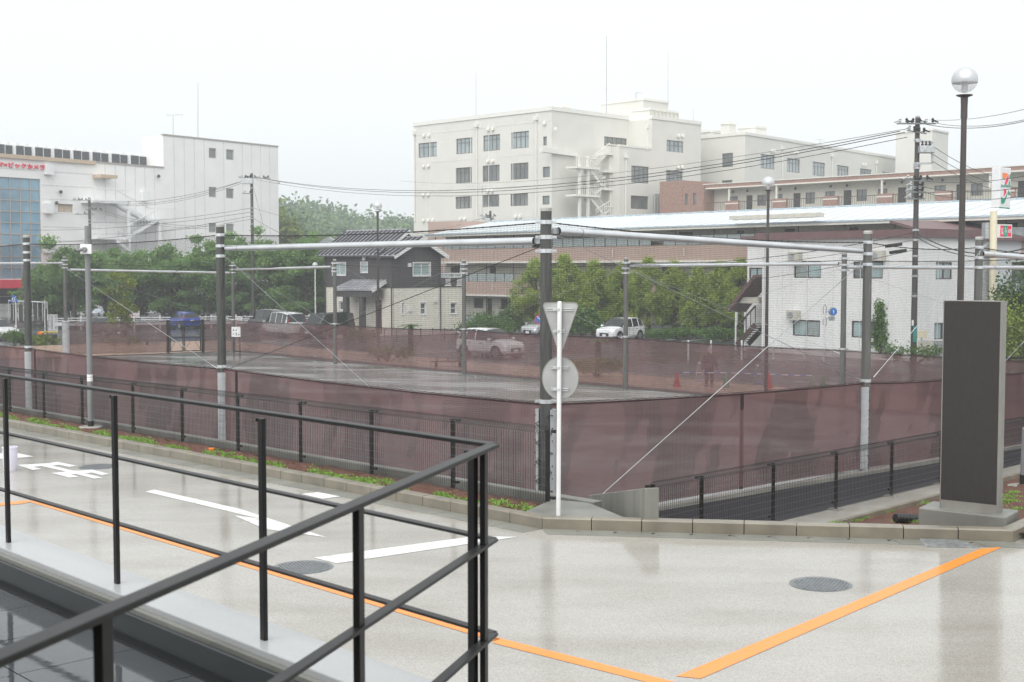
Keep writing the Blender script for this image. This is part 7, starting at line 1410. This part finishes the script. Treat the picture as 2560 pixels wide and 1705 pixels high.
def podo(label, u, Y, H, W_, seed, n=21000):
    """clipped evergreen: trunk, limbs and many small ball shaped clumps"""
    p = bpos(u, Y); t = thing('clipped_tree', label, 'tree', p, group='row of clipped evergreen trees'); r = random.Random(seed); m = MB(); top = p + Vector((0, 0, H * .85)); m.tube(p, p + Vector((.1, 0, H * .45)), .2, .14, n=8); m.tube(p + Vector((.1, 0, H * .45)), top, .14, .05, n=7); cl = []
    for k in range(95):
        a, z = r.uniform(0, 6.28), r.uniform(.2, 1.0); w = W_ * (math.sin(min(1, z * 1.05 + .05) * math.pi) ** .45) * r.uniform(.6, 1.0); q = p + Vector((math.cos(a) * w, math.sin(a) * w * .9, z * H)); s = r.uniform(.28, .52); cl.append((tuple(q), (s, s, s * 1.05)))
        if k % 3 == 0: m.tube(p + Vector((.05, 0, z * H * .8)), q, .035, .012, n=4)
    obj('trunk', m, 'bark', t); obj('crown', leaf_mesh(cl, n, .095, seed, up_bias=.6, aspect=.38), 'leaf_podo', t, kind='stuff')
for k, (u, Y, H, W_) in enumerate(((1338, 102, 5.5, 1.9), (1410, 103, 5.9, 2.0), (1485, 102, 5.5, 1.9), (1555, 103, 5.3, 1.9), (1620, 101, 5.6, 1.9), (1688, 101, 5.3, 1.6), (1745, 99, 4.9, 1.2), (1800, 99, 5.3, 1.7), (1852, 98, 5.5, 1.8))): podo(names[k] + ' clipped evergreen tree from the left in front of the long apartments', u, Y, H, W_, 80 + k)
bush('weeds', 'bright weeds between house and silver car', 'weeds', bpos(1215, 98), 2.2, 1.0, 1.5, 3600, .10, 'leaf_weed', 30, 16); bush('weeds', 'dark weeds left of the silver car', 'weeds', bpos(1275, 101), 1.3, .9, 1.9, 2400, .10, 'leaf_dark', 31, 12)
bush('broad_leaf_bush', 'big leafed bush between the silver car and the white SUV', 'shrub', bpos(1455, 98), 1.6, 1.0, 2.0, 2600, .17, 'leaf_weed', 32, 14); bush('low_hedge', 'low green hedge right of the white SUV', 'hedge', bpos(1690, 93), 2.6, .7, .75, 3600, .08, 'leaf_weed', 33, 22); bush('low_hedge', 'low green hedge at the foot of the brown stairs', 'hedge', bpos(1810, 90), 2.2, .7, .85, 3000, .08, 'leaf_weed', 34, 20)
bush('garden_tree', 'dense garden tree right of the dark totem', 'tree', bpos(2575, 56), 1.9, 1.4, 4.2, 9000, .09, 'leaf_dark', 35, 34); bush('garden_shrub', 'yellow tipped shrub right of the dark totem', 'shrub', bpos(2540, 54), 1.3, 1.0, 3.1, 5200, .075, 'leaf_podo', 36, 22); bush('grass_tuft', 'long grass at the front of the dark house', 'grass', bpos(900, 90), 1.4, .4, .8, 900, .1, 'leaf_weed', 37)
t = thing('black_rail_fence', 'black rail fence in front of the garden tree at the right edge', 'fence', bpos(2500, 50)); a, b = bpos(2480, 50), bpos(2620, 50); za = at(2540, 898, 50).z
for z in (za + .05, za - .12): m = MB(); m.bar((a.x, a.y, z), (b.x, b.y, z), .08, .1); obj('rail', m, 'fence_steel', t)
for k in range(4): q = a.lerp(b, k / 3); m = MB(); m.bar(q, (q.x, q.y, za + .1), .1, .1); obj('post', m, 'fence_steel', t)
t = thing('slat_fence', 'cream upright slat fence behind the clipped trees', 'fence', bpos(1640, 106)); 
for k in range(46):
    u = 1606 + 5.9 * k
    if k % 9 in (1, 2, 3): continue
    q = bpos(u, 106); m = MB(); m.box(q.x - .055, q.x + .055, q.y, q.y + .05, q.z + .25, q.z + 1.75); obj('slat', m, 'apt_trim', t)
for z in (.35, 1.6): m = MB(); m.bar(bpos(1604, 106) + Vector((0, .08, z)), bpos(1876, 106) + Vector((0, .08, z)), .05, .07); obj('rail', m, 'apt_cream', t)
t = thing('pipe_railing', 'thin white pipe railing below the long apartments beside the house', 'railing', bpos(1170, 106)); a, b = bpos(1165, 106), bpos(1325, 104)
for z in (.95, .5): m = MB(); m.tube(a + Vector((0, 0, z)), b + Vector((0, 0, z)), .03, n=6); obj('rail', m, 'white_coat', t)
for k in range(6): q = a.lerp(b, k / 5); m = MB(); m.tube(q, q + Vector((0, 0, .97)), .03, n=6); obj('post', m, 'white_coat', t)
LOTB = thing('car_park', None, None, bpos(1600, 92), kind='structure')
for k in range(8): q = bpos(1480 + 75 * k, 90); m = MB(); d_ = Vector((-.6, -.8, 0)); m.bar(q + Vector((0, 0, .012)), q + d_ * -4 + Vector((0, 0, .004)), .12, .006); obj('bay_line', m, 'white_paint', LOTB)

# ================================================================ wooded hill
mat('forest_far', (.16, .25, .11), .6, col2=(.085, .15, .07), scale=.08, island=.5, leaf=.25); mat('forest_pale', (.15, .25, .06), .6, col2=(.07, .13, .035), scale=.1, island=.5, leaf=.25)
prof = [(600, 505), (640, 495), (696, 490), (725, 492), (760, 500), (800, 525), (840, 520), (880, 528), (920, 535), (960, 550), (1000, 545), (1040, 535), (1100, 540), (1200, 545)]
hill = MB(); YH = 380; base = [at(u, v + 22, YH) for u, v in prof]
for q in base: hill.v += [(q.x, YH - 110, -3), (q.x, YH - 20, q.z * .75), (q.x, YH + 30, q.z), (q.x, YH + 160, -3)]
for i in range(len(base) - 1):
    for j in range(3): a = i * 4 + j; hill.f.append((a, a + 4, a + 5, a + 1))
setp(obj('hill', hill, 'forest_far'), kind='structure'); cl, cl2 = [], []
r = random.Random(5)
for k in range(330):
    i = r.randrange(len(base) - 1); q = base[i].lerp(base[i + 1], r.random()); dep = r.random(); zt_ = q.z * (1 - .85 * dep) ; s = r.uniform(3.0, 6.0); (cl if r.random() < .75 else cl2).append(((q.x + r.gauss(0, 2), YH + 25 - 120 * dep, zt_ + r.uniform(-1, 1.5)), (s, s, s * .8)))
setp(obj('forest', leaf_mesh(cl, 42000, .75, 1), 'forest_far'), 'hazy wooded hill between the store and the beige block', 'wood', kind='stuff'); setp(obj('forest', leaf_mesh(cl2, 14000, .75, 2), 'forest_pale'), 'paler trees scattered on the hazy wooded hill', 'wood', kind='stuff')
def far_tree(label, u, Y, vt, W_, seed, m_):
    p = bpos(u, Y); H = at(u, vt, Y).z - p.z; bush('far_tree', label, 'tree', p, W_, W_, H, 5200, .4, m_, seed, 26)
far_tree('rounded green tree at the foot of the hill beside the store', 738, 230, 552, 5.5, 71, 'forest_pale'); far_tree('yellowish bamboo clump right of the store corner', 712, 200, 545, 2.6, 72, 'leaf_yellow'); far_tree('dark green tree at the hill foot left of the house roof', 800, 240, 590, 6, 73, 'forest_far'); far_tree('green tree behind the house roof', 850, 220, 605, 5, 74, 'forest_pale')
t = thing('hill_house', 'tiny pale house at the hill foot left of the house roof', 'house', bpos(822, 210)); a, b = at(804, 606, 210), at(836, 625, 210); m = MB(); m.box(a.x, b.x, 210, 214, b.z - 3, a.z); obj('wall', m, 'apt_trim', t); m = MB(); m.prism([(a.x - .4, 209.6, a.z), (b.x + .4, 209.6, a.z), ((a.x + b.x) / 2, 209.6, a.z + .9)], (0, 4.8, 0)); obj('roof', m, 'galv_dull', t)

# ================================================================ utility poles and wires
mat('arm_steel', (.20, .22, .225), .5, metal=.3)
def upole(label, u, Y, vt, r=.16, arms=(), boxes=(), wraps=()):
    p = bpos(u, Y); tz = at(u, vt, Y).z; t = thing('utility_pole', label, 'utility pole', p, group='utility poles'); m = MB(); m.tube(p, (p.x, p.y, tz), r, r * .72, n=14); soft(obj('shaft', m, 'pole_brown', t)); m = MB(); m.lathe([(r * .74, 0), (r * .7, .06), (.02, .1)], (p.x, p.y, tz), 12); obj('cap', m, 'pole_cap', t)
    for (u0, v0, u1, v1, ins) in arms:
        a, b = at(u0, v0, Y - .22), at(u1, v1, Y - .22); m = MB(); m.bar(a, b, .06, .07); ar = obj('cross_arm', m, 'arm_steel', t)
        for k in range(ins):
            q = a.lerp(b, (k + .5) / ins); m = MB(); m.lathe([(.035, .05), (.07, .1), (.045, .16), (.075, .2), (.03, .27)], q, 8); m.tube(q + Vector((0, 0, .16)), q + Vector((.25 if k % 2 else -.3, -.1, .05)), .045, .03, n=6); obj('insulator', m, 'black_plastic' if k % 4 else 'galv_dull', ar)
    for (u0, v0, u1, v1) in boxes:
        a, b = at(u0, v0, Y - .3), at(u1, v1, Y - .3); m = MB(); m.box(a.x, b.x, Y - .55, Y - .1, b.z, a.z); bx = obj('transformer', m, 'galv_dull', t, bevel=.03); m = MB()
        for k in range(3): m.lathe([(.05, 0), (.08, .06), (.04, .14), (.03, .25)], (a.x + (b.x - a.x) * (.25 + .25 * k), Y - .3, a.z), 8)
        obj('bushings', m, 'black_plastic', bx)
    for v in wraps: m = MB(); z = at(u, v, Y).z; m.lathe([(r * 1.0, -.05), (r * 1.06, -.05), (r * 1.06, .05), (r * 1.0, .05)], (p.x, p.y, z), 12); obj('band', m, 'galv_dull', t)
    return t
U3 = upole('brown utility pole with transformer in front of the white building', 2287, 63, 294, .155, arms=((2242, 309, 2340, 309, 6), (2268, 326, 2316, 334, 4), (2262, 451, 2326, 452, 4), (2270, 467, 2314, 467, 3), (2270, 480, 2314, 480, 3), (2268, 497, 2312, 497, 3)), boxes=((2297, 365, 2333, 383),), wraps=(350, 409, 414, 420, 470, 497, 575, 600, 640, 690, 740))
Y = 63; m = MB(); pts = [(2290, 353), (2330, 355), (2331, 408), (2290, 409)]
for (u0, v0), (u1, v1) in zip(pts[:-1], pts[1:]): m.bar(at(u0, v0, Y - .2), at(u1, v1, Y - .2), .09, .09)
obj('bracket_frame', m, 'galv_dull', U3); m = MB(); a, b = at(2283, 815, Y - .18), at(2291, 855, Y - .18); m.box(a.x, b.x, Y - .2, Y - .17, b.z, a.z); obj('teal_plate', m, 'teal_sheet', U3); m = MB(); a, b = at(2279, 800, Y - .18), at(2284, 814, Y - .18); m.box(a.x, b.x, Y - .2, Y - .17, b.z, a.z); obj('number_plate', m, 'white_coat', U3)
U1 = upole('utility pole with transformer in front of the white store tower', 632, 119, 434, .17, arms=((598, 444, 676, 446, 7), (606, 484, 632, 484, 2)), boxes=((606, 446, 633, 460),), wraps=(470, 484, 520, 530, 540, 546, 560, 612))
U2 = upole('slim utility pole behind the camera pole', 227, 150, 495, .2, arms=((183, 499, 228, 502, 5), (214, 524, 256, 525, 4), (188, 536, 234, 535, 3)), wraps=(520, 550, 558))
U4 = upole('utility pole top just showing above the blue roof', 1226, 140, 528, .17, arms=((1200, 540, 1240, 541, 4), (1206, 548, 1238, 549, 3)), boxes=((1212, 545, 1226, 556),))
m = MB(); q0, q1 = at(1206, 555, 138), at(1206, 465, 138); m.tube(q0, q1, .03, n=5); m.tube(at(1165, 467, 138), at(1232, 466, 138), .025, n=4)
for k in range(9): q = at(1167 + 8 * k, 467, 138); m.tube(q + Vector((0, 0, -.2)), q + Vector((0, 0, .2)), .018, n=4)
m.tube(at(1194, 514, 138), at(1230, 516, 138), .02, n=4); setp(obj('tv_antenna', m, 'galv_dull'), 'thin television antenna mast in front of the beige block', 'antenna')
def wire(label, u0, v0, Y0, u1, v1, Y1, sag, r=.018, group='overhead wires'):
    m = MB(); m.path(catenary(at(u0, v0, Y0), at(u1, v1, Y1), sag, 18), r, n=4); setp(obj('overhead_wire', m, 'wire'), label, 'wire', group)
for lb, *w in (('upper wire from the right utility pole across the beige block to the left one', 2250, 328, 62.8, 650, 445, 118.8, 1.9, .022), ('second wire from the right utility pole across the beige block to the left one', 2262, 331, 62.8, 660, 447, 118.8, 2.0, .022), ('lower wire from the right utility pole across the beige block to the left one', 2268, 343, 62.8, 640, 449, 118.8, 2.1, .018),
    ('faint high wire above the beige block wing', 2262, 323, 62.8, 1000, 452, 170, 1.2, .015), ('high thin wire running right behind the lamp globe', 2322, 300, 62.8, 2700, 232, 45, .3, .012), ('wire running right below the lamp globe', 2340, 308, 62.8, 2700, 258, 45, .4, .014), ('thick wire running right below the lamp globe', 2312, 310, 62.8, 2700, 262, 45, .45, .018),
    ('upper wire sloping down right from the transformer', 2333, 366, 62.6, 2600, 455, 70, .5, .014), ('middle wire sloping down right from the transformer', 2333, 386, 62.6, 2600, 470, 70, .5, .014), ('lower wire sloping down right from the transformer', 2333, 404, 62.6, 2600, 482, 70, .5, .014),
    ('cable rising right in front of the seven sign', 2312, 452, 62.6, 2700, 408, 42, .3, .014), ('second cable rising right in front of the seven sign', 2312, 468, 62.6, 2700, 432, 42, .4, .016), ('third cable rising right in front of the seven sign', 2312, 481, 62.6, 2700, 462, 42, .4, .016),
    ('thick black cable right of the brown utility pole', 2290, 580, 62.6, 2700, 565, 45, 1.0, .03), ('second black cable right of the brown utility pole', 2290, 592, 62.6, 2700, 585, 45, .9, .022), ('black cable left of the brown utility pole above the white wall', 2284, 582, 62.6, 1560, 655, 95, .6, .022), ('second black cable left of the brown utility pole above the white wall', 2284, 600, 62.6, 1560, 668, 95, .6, .016), ('third black cable left of the brown utility pole above the white wall', 2284, 625, 62.6, 1500, 704, 95, .8, .016),
    ('upper wire between the two left utility poles', 618, 449, 118.8, 232, 502, 149.8, .8, .02), ('middle wire between the two left utility poles', 608, 452, 118.8, 232, 504, 149.8, 1.0, .02), ('lower wire between the two left utility poles', 604, 458, 118.8, 236, 507, 149.8, 1.0, .018), ('high telephone cable left of the left utility pole', 628, 520, 118.8, 230, 556, 149.8, .4, .02), ('middle telephone cable left of the left utility pole', 628, 530, 118.8, 60, 575, 145, .5, .022), ('low telephone cable left of the left utility pole', 628, 540, 118.8, 20, 612, 140, .5, .022), ('lowest telephone cable left of the left utility pole', 626, 548, 118.8, 232, 585, 149.8, .4, .018),
    ('cable falling right from the slim left utility pole', 250, 525, 149.8, 520, 565, 125, .5, .022), ('second cable falling right from the slim left utility pole', 236, 526, 149.8, 520, 572, 125, .5, .018), ('thin stay wire right of the left utility pole', 634, 470, 118.9, 668, 600, 117, 0, .015), ('cable from the left utility pole to the right past the store corner', 636, 521, 119, 1100, 600, 125, .6, .015), ('low cable from the left utility pole past the store corner', 636, 547, 119, 860, 640, 112, .4, .018),
    ('wire rising left from the pole above the blue roof', 1212, 543, 139.8, 1000, 585, 115, .3, .02)): wire(lb, *w)
for lb, u, v in (('upper black cable splice box near the white wall', 2234, 613), ('lower black cable splice box near the white wall', 2245, 629)): q = at(u, v, 58); m = MB(); m.bar(q + Vector((-.38, 0, -.05)), q + Vector((.38, 0, .06)), .14, .15); setp(obj('splice_box', m, 'black_plastic', bevel=.03), lb, 'cable box', 'cable splice boxes')
# ================================================================ rain haze
m = bpy.data.materials.new('haze_air'); m.use_nodes = True; n, l = m.node_tree.nodes, m.node_tree.links; n.remove(n['Principled BSDF']); pv = n.new('ShaderNodeVolumePrincipled'); pv.inputs['Color'].default_value = (.92, .96, 1, 1); pv.inputs['Density'].default_value = .001; pv.inputs['Anisotropy'].default_value = .3; l.new(pv.outputs[0], n['Material Output'].inputs['Volume']); MATS['haze_air'] = m
hz = MB(); hz.box(-420, 420, -30, 640, -5.5, 45); setp(obj('haze', hz, 'haze_air'), 'pale rain haze in the air over the whole place', 'haze', kind='stuff')

# unseen building front added behind the camera to darken deck and railing
t = thing('added_shade_building', 'added unseen dark building front with canopy, darkens the deck and railing', 'building', (0, -2.4, DZ)); m = MB(); m.box(-14, 14, -6, -2.4, .4, 8.5); obj('wall', m, 'pole_brown', t); m = MB(); m.box(-14, 14, -2.398, .35, 5.6, 6.0); obj('canopy', m, 'pole_brown', t)   # wall and canopy added for their shade
